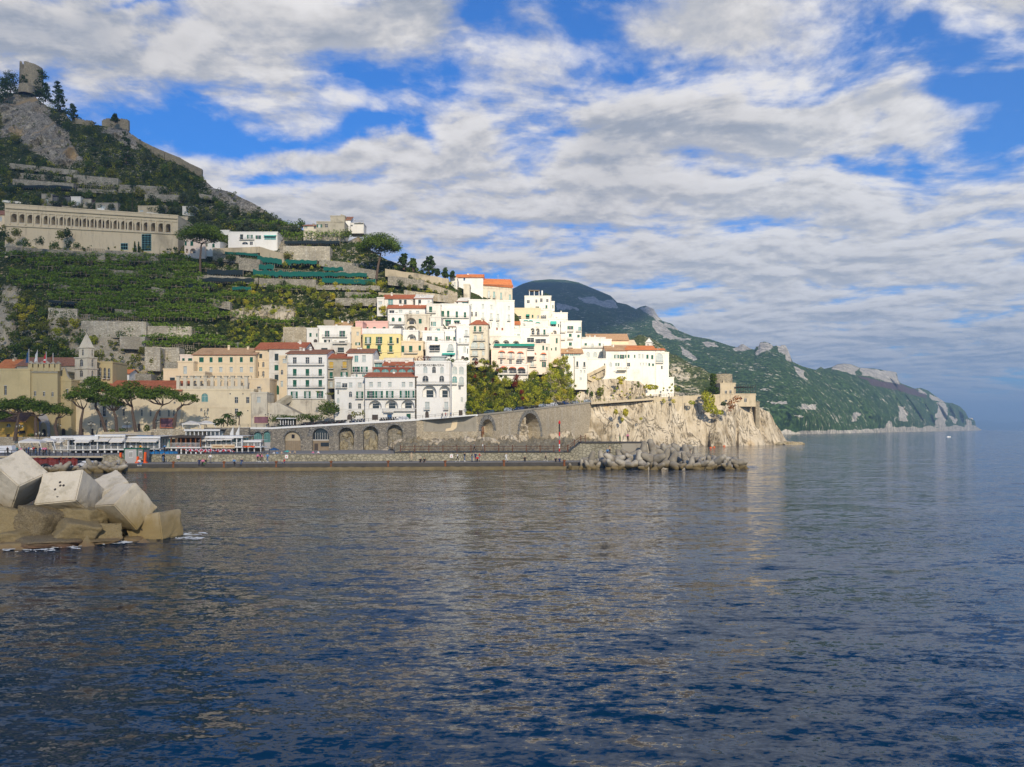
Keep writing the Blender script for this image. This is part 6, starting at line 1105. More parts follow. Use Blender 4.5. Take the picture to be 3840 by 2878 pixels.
def net(z,x0,x1,y0,y1,D,mt,lb,name='safety_net'):
 q=MB();n=26;a,b=W(*P(z,x0,y1),D),W(*P(z,x1,y1),D);t=W(*P(z,x0,y0),D).z-a.z
 for i in range(n):
  f=lambda j:a+(b-a)*(j/n)+V((0,.25*math.sin(j*.9),0));g=lambda j:t*(.9+.12*math.sin(j*.7+1));e_=lambda j:.15*t*(1+math.sin(j*.5))
  q.face([f(i)+V((0,0,e_(i))),f(i+1)+V((0,0,e_(i+1))),f(i+1)+V((0,0,g(i+1))),f(i)+V((0,0,g(i)))],mt)
 return tag(q.build(name,loc=a),lb,'net')
net(13,732,912,340,382,203.5,'orangenet','orange plastic mesh draped on the deck railing');net(13,1400,1540,338,356,207,'orangenet','red orange mesh strip on the side deck')
def rednetmat():
 k_=base('meshred');tr=k_.N('ShaderNodeBsdfTransparent');mx=k_.N('ShaderNodeMixShader');mx.inputs[0].default_value=.72;k_.put((.22,.02,.008,1),k_.p.inputs['Base Color']);k_.L(tr.outputs[0],mx.inputs[1]);k_.L(k_.p.outputs[0],mx.inputs[2]);k_.L(mx.outputs[0],k_.out.inputs[0])
rednetmat();net(17,400,985,512,655,146,'meshred','dark red see-through mesh fence before the parked cars, left length');net(17,990,1300,508,665,146.2,'meshred','dark red see-through mesh fence before the parked cars, right length')
p=quay(400+182/2.765,5);rt=root('site_cabin',p+V((1.7,1.3,0)),'grey green-framed site cabin with barred windows on the quay','cabin');q=MB();q.box(p,(2.35,.0,0),(0,2.4,0),(0,0,2.55),'cover');q.box(p+V((2.352,0,0)),(1.15,0,0),(0,2.4,0),(0,0,2.55),'grey');q.build('body',rt)
q=MB();q.box(p+V((-.1,-.1,2.55)),(3.7,0,0),(0,2.7,0),(0,0,.16),'greensh');
for dx in (-.05,2.3,3.45):q.box(p+V((dx,-.08,0)),(.14,0,0),(0,.079,0),(0,0,2.55),'greensh')
q.build('frame',rt)
for dx,w_ in ((.85,.75),(2.7,.55)):
 q=MB();q.box(p+V((dx,-.06,1.0)),(w_,0,0),(0,.058,0),(0,0,1.1),'whitepaint')
 for i in range(5):q.box(p+V((dx+.06+i*w_/5.3,-.09,1.1)),(.06,0,0),(0,.03,0),(0,0,.9),'black')
 q.build('window',rt)
for i,(dx,h_)in enumerate(((-.75,1.9),(2.4,1.2),(3.75,2.0))):
 q=MB();c=p+V((dx,-.5,0));q.box(c,(.32,0,0),(0,.4,0),(.12,0,h_),'orangenet');q.box(c+V((-.15,-.1,0)),(.7,0,0),(0,.6,0),(0,0,.25),'orangenet');tag(q.build('orange_barrier',loc=c),['orange plastic barrier at the left side of the site cabin','short orange barrier at the corner of the site cabin','orange plastic barrier at the right side of the site cabin'][i],'barrier')
def pose_mesh(kind):
 hip=.92;J={'pel':(0,0,hip),'ch':(0,0,hip+.42),'nk':(0,0,hip+.56),'hd':(0,-.02,hip+.66),'ht':(0,-.02,hip+.80)}
 def leg(s,a,b_,fold=0):
  h_=V((s*.09,0,hip-.04));kn=h_+V((0,-math.sin(a)*.43,-math.cos(a)*.43));an=kn+V((0,-math.sin(b_)*.42,-math.cos(b_)*.42));return [h_,kn,an,an+V((0,-.16,-.03))]
 def arm(s,a,b_,out=.12):
  sh=V((s*.19,0,hip+.46));el=sh+V((s*out,-math.sin(a)*.28,-math.cos(a)*.28));ha=el+V((-s*out*.4,-math.sin(b_)*.26,-math.cos(b_)*.26));return [sh,el,ha,ha+V((0,-.06,-.06))]
 P_={'stand':((0,0),(0,.05),(.1,.3),(-.05,.2)),'walk':((.45,.2),(-.35,-.7),(-.45,.0),(.45,.9)),'talk':((.05,0),(-.1,-.1),(.2,1.8),(.3,1.9)),'sit':((1.5,.1),(1.45,-.05),(.5,1.2),(.4,1.0)),'crouch':((1.9,-.6),(1.7,-.7),(.9,1.2),(.8,1.4)),'lean':((.0,0),(.15,-.3),(.7,1.5),(.7,1.5))}[kind]
 L1,L2,A1,A2=leg(-1,*P_[0]),leg(1,*P_[1]),arm(-1,*P_[2]),arm(1,*P_[3])
 vs=[V(J['pel']),V(J['ch']),V(J['nk']),V(J['hd']),V(J['ht'])];rd=[(.15,.11),(.17,.11),(.06,.06),(.095,.105),(.085,.095)];ed=[(0,1),(1,2),(2,3),(3,4)];reg=['low','up','hd','hd','hr']
 for L in (L1,L2):
  b0=len(vs);vs+=L;rd+=[(.095,.095),(.065,.065),(.045,.045),(.04,.03)];ed+=[(0,b0),(b0,b0+1),(b0+1,b0+2),(b0+2,b0+3)];reg+=['low','low','sh','sh']
 for A in (A1,A2):
  b0=len(vs);vs+=A;rd+=[(.06,.06),(.045,.045),(.035,.035),(.03,.02)];ed+=[(1,b0),(b0,b0+1),(b0+1,b0+2),(b0+2,b0+3)];reg+=['up','up','hd','hd']
 lo=min(v.z for v in vs)-.04 if kind!='sit' else hip-.14;vs=[v-V((0,0,lo))for v in vs]
 me=bpy.data.meshes.new('p');me.from_pydata([tuple(v)for v in vs],ed,[]);o=bpy.data.objects.new('p',me);COL.objects.link(o);o.modifiers.new('s','SKIN');o.modifiers.new('u','SUBSURF').levels=1
 for i,r in enumerate(rd):me.skin_vertices[0].data[i].radius=r
 me.skin_vertices[0].data[0].use_root=True
 dg=bpy.context.evaluated_depsgraph_get();m2=bpy.data.meshes.new_from_object(o.evaluated_get(dg));bpy.data.objects.remove(o);m2 .name='person_'+kind
 m2 .materials.clear();[m2 .materials.append(MAT[x])for x in ('skin','hair','black','black','black')]
 ix={'hd':0,'hr':1,'up':2,'low':3,'sh':4}
 hz_=vs[3].z
 for f in m2 .polygons:
  c=f.center;best=min(range(len(vs)),key=lambda i:(vs[i]-c).length-(.05 if reg[i]=='low' and i==0 else 0));rgn=reg[best]
  if rgn in ('hd','hr')and best in (3,4):rgn='hr' if (c.y>.0 or c.z>hz_+.13)else 'hd'
  if best==2:rgn='hd'
  f.material_index=ix[rgn];f.use_smooth=True
 return m2
PM={k_:pose_mesh(k_)for k_ in ('stand','walk','talk','sit','crouch','lean')}
for nm,c in (('cl_white',(.7,.7,.68)),('cl_black',(.015,.015,.02)),('cl_navy',(.02,.03,.09)),('cl_blue',(.08,.22,.45)),('cl_jeans',(.07,.13,.24)),('cl_pink',(.65,.2,.32)),('cl_red',(.5,.03,.03)),('cl_green',(.08,.2,.08)),('cl_tan',(.45,.36,.24)),('cl_grey',(.2,.2,.2)),('cl_orange',(.8,.35,.03)),('cl_hair',(.09,.05,.025)),('cl_teal',(.03,.2,.18))):flat(nm,c,.85)
def person(px,py,Y,pose,top,low,lb,rz=0,shoe='cl_black',hair='hair',grp=None,z=None,sc=1.0):
 o=bpy.data.objects.new('person',PM[pose]);COL.objects.link(o);o.location=(X_(px,Y),Y,z if z is not None else H+(HY-py)/F*Y);o.rotation_euler.z=R(rz);o.scale=(sc,)*3
 for i,m_ in enumerate(('skin',hair,'cl_'+top,'cl_'+low,shoe)):
  o.material_slots[i].link='OBJECT';o.material_slots[i].material=MAT[m_]
 return tag(o,lb,'person',grp)
def q13(x,*a,**k_):px=400+x/2.765;bk=k_.pop('bk',1.2);return person(px,0,qy(px)+bk,*a,z=Zq+k_.pop('dz',0),**k_)
def q14(x,*a,**k_):px=A14(x);bk=k_.pop('bk',2);return person(px,0,qy(px)+bk,*a,z=Zq+k_.pop('dz',0),**k_)
def q15(x,*a,**k_):px=1700+x/2.765;bk=k_.pop('bk',2);return person(px,0,qy(px)+bk,*a,z=Zq+k_.pop('dz',0),**k_)
q13(338,'sit','white','jeans','person in white sitting on the quay edge by the cabin',0,'cl_white');q13(370,'sit','black','blue','person in black top and pale jeans sitting on the quay edge by the cabin',-15,'cl_white')
q13(585,'stand','black','jeans','person in jeans with backpack standing by the stone steps',150,bk=6);q13(598,'talk','black','black','person in dark clothes half behind the backpacker',-60,bk=7)
q13(960,'sit','navy','navy','seated person in navy with yellow shoes, left of three',20);q13(998,'sit','pink','black','seated person in bright red pink top between two friends',10);q13(1026,'sit','black','green','seated long-haired person in black, right of three',-20)
q13(1075,'stand','white','grey','person in white shirt standing behind the three seated friends',15,bk=2);q13(1322,'sit','blue','black','person in blue jacket sitting on the quay edge',40);q13(1400,'sit','navy','jeans','person in dark jacket and jeans sitting alone on the quay',0)
q13(1568,'walk','pink','black','person in pink top walking, left of a trio',60,'cl_white',bk=5);q13(1590,'stand','black','black','person in black in the middle of a strolling trio',80,'cl_white',bk=5.5);q13(1610,'walk','pink','black','person in pale pink top, right of a strolling trio',100,'cl_white',bk=5)
q13(1668,'stand','blue','jeans','person all in denim standing on the quay',0,'cl_white',bk=4.5);q13(1845,'sit','red','jeans','person in dark red lounging against a bollard',-60)
q14(1225,'stand','tan','tan','person in pale beige standing against the wall',0,bk=6);q14(1318,'sit','black','black','person in black suit sitting on the quay, left of a pair',0,'cl_white');q14(1358,'sit','black','black','long-haired person in black sitting, right of a pair',-10,'cl_white')
q14(1703,'walk','white','black','person in white top and black trousers strolling',-70,'cl_white',bk=4);q14(1776,'stand','black','jeans','person in dark jacket and jeans strolling right of the white top',60,'cl_white',bk=4.5);q14(1853,'talk','black','jeans','person in black top standing left of the crouching one',-70,bk=3.5)
q14(1888,'stand','navy','navy','person in navy behind the crouching one',20,bk=4.5);q14(1930,'talk','red','grey','person in checked red shirt standing',70,bk=4);q14(1908,'crouch','red','black','person in dark red crouching on the quay',0,bk=3)
q15(548,'walk','white','white','person in white with yellow cap and backpack walking',75,hair='cl_orange',bk=2.5);q15(742,'crouch','black','black','person in black crouching on the quay',0,bk=1.5);q15(958,'walk','tan','black','person in beige top and black trousers walking by the wall',80,'cl_white',bk=5)
q15(1062,'sit','black','black','person in black jacket sitting at the quay end, left of a pair',0,'cl_white');q15(1102,'sit','navy','navy','person in navy jacket sitting at the quay end, right of a pair',10,'cl_white')
q15(218,'walk','grey','black','person in grey top walking behind the rusty railing',-80,bk=11,dz=1.75);q15(305,'walk','white','grey','person in white shirt walking behind the rusty railing',-80,bk=12,dz=1.75)
person(1700+1727/2.765,0,163,'talk','tan','green','person in green trousers on the raised jetty, taking a picture',-60,z=4.92);person(1700+1808/2.765,0,163,'stand','pink','black','person in pink jacket on the raised jetty',-20,z=4.92)
person(1700+1600/2.765,0,157,'stand','blue','navy','person in blue below the jetty beside the tetrapods',-20,z=2.0);person(1700+1622/2.765,0,158,'stand','tan','black','person in tan top half hidden beside the tetrapods',30,z=2.4,hair='cl_orange')
rg=random.Random(21);tops=['black','teal','tan','pink','grey','navy','blue','white','red','black','navy','blue','pink']
for i,x in enumerate((125,285,318,345,405,440,475,522,560,592,655,675,752,775,810,828,720)):
 t_=tops[i%len(tops)];px=x/4.424;person(px,0,162+rg.uniform(0,5),['stand','talk','lean','walk'][i%4],t_,['black','jeans','navy','grey'][i%4],'person in %s top in the crowd on the upper quay'%t_,rg.uniform(-180,180),grp='crowd on the upper quay',z=DZ+.02,hair='hair' if i%3 else 'cl_hair',sc=rg.uniform(.92,1.02))
for i,(x,y)in enumerate(((1735,425),(1768,425),(1815,422),(1902,408),(2140,412),(2195,410),(1952,425))):
 px,py=P(13,x,y);person(px,0,190+i,'sit',['white','blue','tan','tan','pink','white','tan'][i],['black','blue','red'][i%3],'sunbather sitting on the grey beach below the arches',rg.uniform(-60,60),grp='sunbathers on the beach',z=1.35)
for x,t_,lb in ((1545,'black','person in black walking on the road by the lettered hotel'),(1579,'red','person in red walking on the road by the lettered hotel'),(1632,'blue','person in blue walking on the road by the lettered hotel'),(690,'white','person standing by the vine-framed door on the road')):
 px=A14(x);Y=lerp(WY,px)+2;person(px,0,Y,'walk',t_,'navy',lb,80,z=lerp(WZ,px))
for i,(x,y,t_)in enumerate(((600,375,'blue'),(255,372,'white'),(352,372,'orange'))):px,py=P(13,x,y);person(px,0,186,'stand',t_,'black','person in %s leaning behind the quay rail near the restaurants'%t_,180,z=DZ)
def carpaint(nm,c):
 flat(nm,c,.3,spec=.6,var=.03)
for nm,c in (('car_white',(.65,.66,.68)),('car_blue',(.01,.04,.16)),('car_silver',(.35,.4,.45)),('car_dark',(.015,.018,.022)),('car_red',(.25,.02,.015)),('car_teal',(.05,.10,.12))):carpaint(nm,c)
def make_car(van=False):
 L=4.2 if not van else 5.2;hw=.88;rt=root('parked_car',V((0,0,0)),'','car');q=MB()
 prof=[(0,.35),(.05,.75),(.9,.92),(1.55,1.42),(3.2,1.45),(4.05,.98),(4.2,.6),(4.15,.35)]if not van else [(0,.35),(.02,1.0),(.35,1.1),(1.0,1.85),(5.0,1.95),(5.18,1.2),(5.2,.35)]
 n=len(prof)
 for s in (-1,1):
  q.face([V((x-L/2,s*(hw-(.12 if z>1.0 else 0)),z))for x,z in (prof if s<0 else prof[::-1])],'car_white')
 for i in range(n):
  (x0,z0),(x1,z1)=prof[i],prof[(i+1)%n];w0,w1=hw-(.12 if z0>1.0 else 0),hw-(.12 if z1>1.0 else 0)
  q.face([V((x0-L/2,-w0,z0)),V((x0-L/2,w0,z0)),V((x1-L/2,w1,z1)),V((x1-L/2,-w1,z1))][::-1],'car_white')
 q.build('body',rt)
 gl=[[(1.05,.98),(1.6,1.36),(2.35,1.38),(2.35,.95)],[(2.45,.95),(2.45,1.38),(3.15,1.38),(3.8,1.0)]]if not van else [[(.75,1.2),(1.1,1.72),(1.9,1.75),(1.9,1.2)],[(2.05,1.2),(2.05,1.76),(4.8,1.8),(4.8,1.2)]]
 for g in gl:
  for s in (-1,1):
   w=MB();w.face([V((x-L/2,s*(hw+.004-(.13*max(0,(z-.95)/.4)if z>1 else 0)),z))for x,z in g],'glass');w.build('window',rt)
 w=MB();(xa,za),(xb,zb)=(prof[2],prof[3]);hw2=hw-.16
 w.face([V((xa+.1-L/2,-hw2,za+.08)),V((xa+.1-L/2,hw2,za+.08)),V((xb-.05-L/2,hw2,zb+.012)),V((xb-.05-L/2,-hw2,zb+.012))],'glass');w.build('windscreen',rt)
 for x in (.78,L-.85):
  for s in (-1,1):w=MB();w.tube([V((x-L/2,s*(hw-.16),.32)),V((x-L/2,s*(hw+.01),.32))],.32,'black',14);w.tube([V((x-L/2,s*(hw+.005),.32)),V((x-L/2,s*(hw+.02),.32))],.19,'car_silver',10);w.build('wheel',rt)
 for s in (-1,1):w=MB();w.bx(-L/2-.01,-L/2+.1,s*.65-.15,s*.65+.15,.62,.78,'lampglass');w.build('headlight',rt)
 return rt
carP=make_car();vanP=make_car(True)
def recolor(r,m_):
 for ch in r.children:
  if ch.name.startswith('body'):ch.material_slots[0].link='OBJECT';ch.material_slots[0].material=MAT[m_]
USED=set()
def put_car(src,px,Y,z,rz,col,lb,grp=None,sc=1.0):
 o=src if src.name not in USED else clone(src);USED.add(src.name);o.location=(X_(px,Y),Y,z);o.rotation_euler.z=R(rz);o.scale=(sc,)*3;o['label']=lb
 if src is vanP:o['category']='van'
 if grp:o['group']=grp
 recolor(o,col);return o
def roadY(px):return lerp([(a,b)for a,b,c in RIM],px)
def roadZ(px):return lerp([(a,H+(HY-c)/F*b)for a,b,c in RIM],px)-.13
def rang(px):Y0,Y1=roadY(px-4),roadY(px+4);return math.degrees(math.atan2(Y1-Y0,X_(px+4,Y1)-X_(px-4,Y0)))
put_car(vanP,10,170,DZ,0,'car_white','silver white van parked at the left end of the upper quay',sc=.95)
put_car(carP,1508,roadY(1508)+2.2,roadZ(1508),rang(1508),'car_white','white car parked on the road before the long white hotel')
for i,(x,col,lb)in enumerate(((375,'car_teal','dark teal car on the road beside the green garage door'),(575,'car_silver','silver blue car on the climbing road above the big arch'),(685,'car_blue','bright blue car on the climbing road left of the motorbikes'),(930,'car_silver','pale blue car behind the row of motorbikes'),(995,'car_white','first white car in the row under the yellow green bank'),(1045,'car_white','second white car in the row under the yellow green bank'),(1105,'car_dark','black car in the row under the yellow green bank'),(1160,'car_blue','dark blue car at the upper end of the parked row'),(1260,'car_silver','silver car near the top of the climbing road'),(1395,'car_silver','grey car parked alone at the start of the cliff railing'))):
 px=1700+x/2.765;put_car(carP,px,roadY(px)+2.4,roadZ(px),rang(px)+(180 if i%2 else 0),col,lb)
for i,(x,col,lb)in enumerate(((1450,'car_white','white car with windscreen visible at the right of the red mesh'),(1340,'car_dark','black car beside the white one under the upper quay'),(1150,'car_red','dark red car behind the red mesh, right one'),(1020,'car_dark','black car behind the red mesh, middle one'),(800,'car_dark','black car behind the red mesh under the quay slab'),(640,'car_dark','black car behind the red mesh next to the pointed block'))):
 put_car(carP,x/4.424,151 if i else 149.5,.36,8*(i%3)-8,col,lb,sc=.85)
def make_moto():
 rt=root('scooter',V((0,0,0)),'','scooter')
 for x in (-.62,.62):w=MB();w.tube([V((x,-.06,.26)),V((x,.06,.26))],.26,'black',12);w.build('wheel',rt)
 q=MB();q.tube([(-.6,0,.45),(-.2,0,.42),(.15,0,.30),(.45,0,.5),(.52,0,.85)],[.16,.2,.15,.16,.12],'car_dark',8);q.build('body',rt)
 q=MB();q.tube([(-.65,0,.72),(-.1,0,.7)],[.14,.13],'black',8);q.build('seat',rt);q=MB();q.tube([(.5,-.34,1.02),(.5,.34,1.02)],.03,'grey',6);q.tube([(.5,0,.8),(.5,0,1.03)],.04,'grey',6);q.build('handlebar',rt);q=MB();q.box((.52,-.2,.85),(.03,0,.0),(0,.4,0),(-.1,0,.4),'glass');q.build('windshield',rt);return rt
mP=make_moto();mi=0;rg=random.Random(4)
def put_moto(px,lb,grp,col):
 global mi
 o=mP if mi==0 else clone(mP);mi+=1;Y=roadY(px)+1.2;o.location=(X_(px,Y),Y,roadZ(px)+.02);o.rotation_euler.z=R(rang(px)+70+rg.uniform(-12,12));o['label']=lb;o['group']=grp;recolor(o,col)
 o.scale=(1.08,)*3
for i in range(34):put_moto(A14(95+i*13.5),'motorbike in the long parked row before the big round bush','motorbikes in the long row',['car_dark','car_dark','car_dark','car_silver','car_red'][i%5])
for i in range(5):put_moto(A14(595+i*34),'scooter by the vine-framed door','scooters at the arched door',['car_dark','car_blue','car_teal'][i%3])
for i in range(7):put_moto(A14(905+i*24),'motorbike beside the white car on the hotel road','motorbikes beside the white car','car_dark')
for i,x in enumerate((600,618,740,758,775,800,820,838,852,870,1205,1225)):put_moto(1700+x/2.765,'motorbike parked between cars on the climbing road','motorbikes on the climbing road',['car_dark','car_silver','car_dark'][i%3])
def lamp(z,x,yt,yb,D,arms,lb):
 b_=W(*P(z,x,yb),D);t=W(*P(z,x,yt),D).z-b_.z;rt=root('street_lamp',b_,lb,'street lamp','ornate street lamps');q=MB();q.tube([b_,b_+V((0,0,t*.2)),b_+V((0,0,t*.82))],[.14,.09,.06],'iron',6)
 for i in range(arms):
  a=2*math.pi*i/arms;e=b_+V((math.cos(a)*.8,math.sin(a)*.8,t*.74));q.tube([b_+V((0,0,t*.7)),b_+V((math.cos(a)*.5,math.sin(a)*.5,t*.66)),e],.045,'iron',5)
 q.build('pole',rt)
 for i in range(arms+1):
  a=2*math.pi*i/max(arms,1);e=b_+(V((math.cos(a)*.8,math.sin(a)*.8,t*.74))if i<arms else V((0,0,t*.82)));q=MB();q.lathe(e,[(.1,0),(.24,.5)],'lampglass',6);q.lathe(e,[(.27,.5),(.1,.7),(.02,.85)],'iron',6);q.build('lantern',rt)
for a in ((4,1257,1258,1445,240,4,'ornate lamp before the bell tower pine trunk'),(4,1757,1238,1412,242,4,'ornate lamp beside the small canvas awning'),(4,545,1390,1600,200,3,'ornate lamp in front of the church portal and canopies'),(4,800,1290,1440,240,2,'ornate lamp by the leaning pine trunk'),(4,270,1300,1450,232,3,'ornate lamp before the orange house'),(4,2160,1235,1385,244,4,'ornate lamp at the S-shaped pine trunk'),(5,820,1190,1330,246,4,'ornate lamp above the white parasol canopies'),(5,1235,1172,1318,246,4,'ornate lamp between the two palm trees'),(5,1678,1150,1300,250,2,'ornate lamp beside the faded mural'),(5,800,1128,1175,256,1,'small wall lamp on the pale yellow building')):lamp(*a)
for i,(x,yt,yb,c,lb)in enumerate(((400,255,450,'bluedoor','blue and green flag on the battlements'),(517,268,475,'whitepaint','white flag on the battlements'),(638,290,490,'signred','red flag with white emblem on the battlements'),(733,310,520,'rust','rust red flag on the battlements'))):
 a,b_=W(*P(4,x,yb+10),250.5),W(*P(4,x,yt),250.5);rt=root('flagpole',a,lb,'flag','flags on the battlements');q=MB();q.tube([a,b_],.09,'rail',6);q.build('pole',rt);q=MB();h_=(b_.z-a.z);n=8
 for j in range(n):
  z0,z1=b_.z-.4-h_*.85*j/n,b_.z-.4-h_*.85*(j+1)/n;w0,w1=.35+.9*(j/n)**.7-.1*math.sin(j*2),.35+.9*((j+1)/n)**.7-.1*math.sin(j*2+2);q.face([(a.x-.1,a.y-.1,z0),(a.x-.1,a.y-.1,z1),(a.x-w1,a.y+.25,z1),(a.x-w0,a.y+.2,z0)],c if j!=4 or i!=2 else 'whitepaint')
 q.build('flag_cloth',rt)
for x,c,lb in ((1315,'whitepaint','white hanging flag left of the small glazed arches'),(1376,'whitepaint','narrow white flag right beside the first hanging flag'),(1408,'yellowcurt','yellow banner flag at the end of the canopy restaurant')):
 a,b_=W(*P(13,x,300 if c!='yellowcurt' else 300),232),W(*P(13,x,130 if c!='yellowcurt' else 240),232);rt=root('flagpole',a,lb,'flag');q=MB();q.tube([a,b_],.06,'rail',6);q.build('pole',rt);q=MB();q.face([b_-V((.05,.1,.3)),b_-V((1.0,.1,2.2)),b_-V((.9,.1,4.6)),b_-V((.05,.1,4.2))],c);q.build('flag_cloth',rt)
def wallpic(z,x0,y0,x1,y1,D,mt,name,lb,cat,fm='orange'):
 a,b_=W(*P(z,x0,y1),D),W(*P(z,x1,y0),D);rt=root(name,(a+b_)/2,lb,cat);q=MB();q.bx(a.x,b_.x,D-.06,D,a.z,b_.z,mt);q.build('panel',rt);q=MB()
 for (u0,u1,v0,v1)in ((a.x-.2,b_.x+.2,b_.z,b_.z+.2),(a.x-.2,b_.x+.2,a.z-.2,a.z),(a.x-.2,a.x,a.z,b_.z),(b_.x,b_.x+.2,a.z,b_.z)):q.bx(u0,u1,D-.1,D,v0,v1,fm)
 q.build('frame',rt)
wallpic(5,1487,1192,1682,1280,255.8,'mural','faded_mural','faded purple map panel on the flaking white wall','sign','cream');wallpic(5,193,1220,362,1340,254,'mural','coloured_mural','dark red and blue mural beside the last leaning pines','mural','rooforange')
p=W(*P(5,1845,1310),250);rt=root('road_kiosk',p,'small kiosk with white awning under a vine pergola on the road','kiosk');fr=Fr(p,V((1,0,0)));w_=fr.loc(*P(5,2030,1310))[0]
q=MB();q.box(fr.p(0,0,0),fr.U*w_,V((0,0,1.9)),-fr.N*3,'black');q.build('body',rt);q=MB();q.face([fr.p(-1,2.4,0),fr.p(w_+1,2.4,0),fr.p(w_+1,2.0,-1.2),fr.p(-1,2.0,-1.2)],'awning');q.build('awning',rt);q=MB()
for i in range(6):q.box(fr.p(w_*i/5.2,.1,-.1),fr.U*.25,V((0,0,1.8)),-fr.N*.09,'whitepaint')
q.build('frames',rt)
q=MB();a,b_=W(*P(5,1740,1215),251),W(*P(5,2400,1200),251)
for i in range(26):c=a+(b_-a)*(i/25);q.leaves(c+V((0,0,rnd.uniform(-.5,.4))),(1.7,1.6,1.0),60,.5,'leaf')
q.leaves(a+V((2.5,0,-2.5)),(1.0,1,2.5),120,.5,'leaf');tag(q.build('vine_pergola',loc=a),'long green vine canopy over the kiosk beside the motorbikes','vine')
def twall(z,x0,y0,x1,y1,h,mt,lb,off=0,name='terrace_wall',grp='stone terrace walls'):
 a,b_=P(z,x0,y0),P(z,x1,y1);n=max(1,int(abs(b_[0]-a[0])/12));q=MB();hp=h/ZF[z][2];mid=None;prev=None
 for i in range(n+1):
  px=a[0]+(b_[0]-a[0])*i/n;py=a[1]+(b_[1]-a[1])*i/n;D=hillD(px,py+hp)-1.8-off;t=W(px,py,D);hm=hp/F*D
  cur=(t+V((0,0,.25*noise.noise(t*.3)))),t-V((0,0,hm+.8))
  if prev:
   q.face([prev[1],cur[1],cur[0],prev[0]],mt);q.face([prev[0],cur[0],cur[0]+V((0,5,-.3)),prev[0]+V((0,5,-.3))],mt)
  else:q.face([cur[0],cur[0]+V((0,5,-.3)),cur[1]+V((0,5,0)),cur[1]],mt)
  if i==n//2:mid=t
  prev=cur
 q.face([prev[0],prev[1],prev[1]+V((0,5,0)),prev[0]+V((0,5,-.3))],mt)
 o=q.build(name,loc=mid);tag(o,lb,'wall',grp)
SW='rough dry stone terrace wall among the bushes above the colonnade';SM='dry stone terrace wall between rows of lemon pergolas'
for a in ((1,100,1140,800,1215,40,'drystone',SW),(1,150,1235,740,1285,45,'drystone',SW),(1,130,1300,760,1350,50,'drystone',SW),(1,760,1255,1225,1300,80,'drystone',SW),(1,1235,1360,1725,1385,50,'drystone',SW),(1,800,1400,1200,1420,25,'drystone',SW),(1,1500,1460,1860,1470,60,'drystone',SW),(1,2060,1455,2200,1475,30,'drystone',SW),(1,1230,1410,1700,1440,20,'drystone',SW),(2,60,620,1090,690,75,'drystone','long grey stone terrace wall with path above the lemon groves'),(2,1090,660,1640,700,80,'drystone','stone terrace wall below the glass lift shaft'),(2,830,580,1250,615,30,'drystone',SW),(2,700,815,930,850,30,'drystone',SM),(2,1000,850,1450,880,40,'drystone',SM),(2,550,1000,740,1030,35,'drystone',SM),(2,1650,870,1810,900,35,'drystone',SM),(2,1570,1040,1700,1060,70,'drystone',SM),(2,1190,1270,1400,1290,40,'drystone',SM),(2,840,1395,1515,1400,150,'palestone','tall pale retaining wall under the long fence'),(2,1530,1445,1985,1455,95,'palestone','pale retaining wall right of the tall one'),(2,500,1255,800,1270,110,'palestone','pale wall patch half covered with ivy'),(2,1240,1550,1500,1560,110,'palestone','pale lower retaining wall behind the bell tower'),(4,1790,590,2090,600,90,'drystone','grey garden wall behind the small white house'),(4,2000,225,2211,235,300,'palestone','tall ivy hung wall above the low cream annex'),(5,0,225,450,235,170,'palestone','pale wall with hanging ivy left of the palazzo'),(5,245,430,430,435,80,'drystone','rough wall behind the cream wing'),(3,270,640,760,625,45,'beige','curved pale wall below the white hillside villa'),(3,760,625,1010,700,90,'beige','sloping pale wall right of the white hillside villa'),(3,1000,615,1485,620,135,'palestone','tall pale retaining wall below the black net terrace'),(3,540,735,760,760,110,'drystone','stone wall under the long green net'),(3,270,690,545,720,60,'drystone',SM),(3,110,915,740,945,50,'drystone','stone terrace wall at the foot of the left umbrella pine'),(3,750,950,1340,965,70,'drystone','stone terrace wall under the middle green nets'),(3,1370,755,1780,800,50,'drystone','stone path wall above the right green nets'),(3,1480,790,1960,870,70,'drystone','stone wall left of the right umbrella pine'),(3,1340,1020,2000,1030,30,'drystone','stone terrace wall under the lowest green net'),(3,1540,1155,1980,1160,60,'drystone','stone wall beside the first red roofed house'),(3,1640,1090,1900,1100,40,'drystone',SM),(3,1000,1455,1240,1460,150,'seawall','tall grey wall left of the white villa'),(3,240,1160,450,1200,60,'drystone',SM),(3,450,1280,580,1290,55,'cliffrock','pale rock outcrop wall, left one of three'),(3,730,1290,830,1295,55,'cliffrock','pale rock outcrop wall, middle one of three'),(3,920,1300,1110,1305,60,'cliffrock','pale rock outcrop wall, right one of three'),(3,1420,1380,1530,1385,50,'postwood','brown reed fence above the white villa roof'),(7,320,95,1130,222,75,'beige','long smooth beige wall climbing down to the ridge house'),(7,355,190,820,240,90,'drystone','stone wall with lattice below the smooth beige wall'),(7,820,265,1240,400,60,'seawall','grey wall curving down to the grand palazzo'),(7,560,370,1240,450,70,'seawall','rough grey wall above the upper town roofs'),(7,235,395,560,420,50,'beige','round pale wall beside the first red roofed house')):
 twall(*a)
def ivy(z,pts,n,sz,mt,lb,off=2.6):
 q=MB();c0=None
 for (x,y,rx,ry)in pts:
  px,py=P(z,x,y);D=hillD(px,py+ry/ZF[z][2])-off;c=W(px,py,D);k_=D/F/ZF[z][2];c0=c0 or c;q.leaves(c,(rx*k_,.8,ry*k_),n,sz,mt)
 tag(q.build('ivy',loc=c0),lb,'ivy')
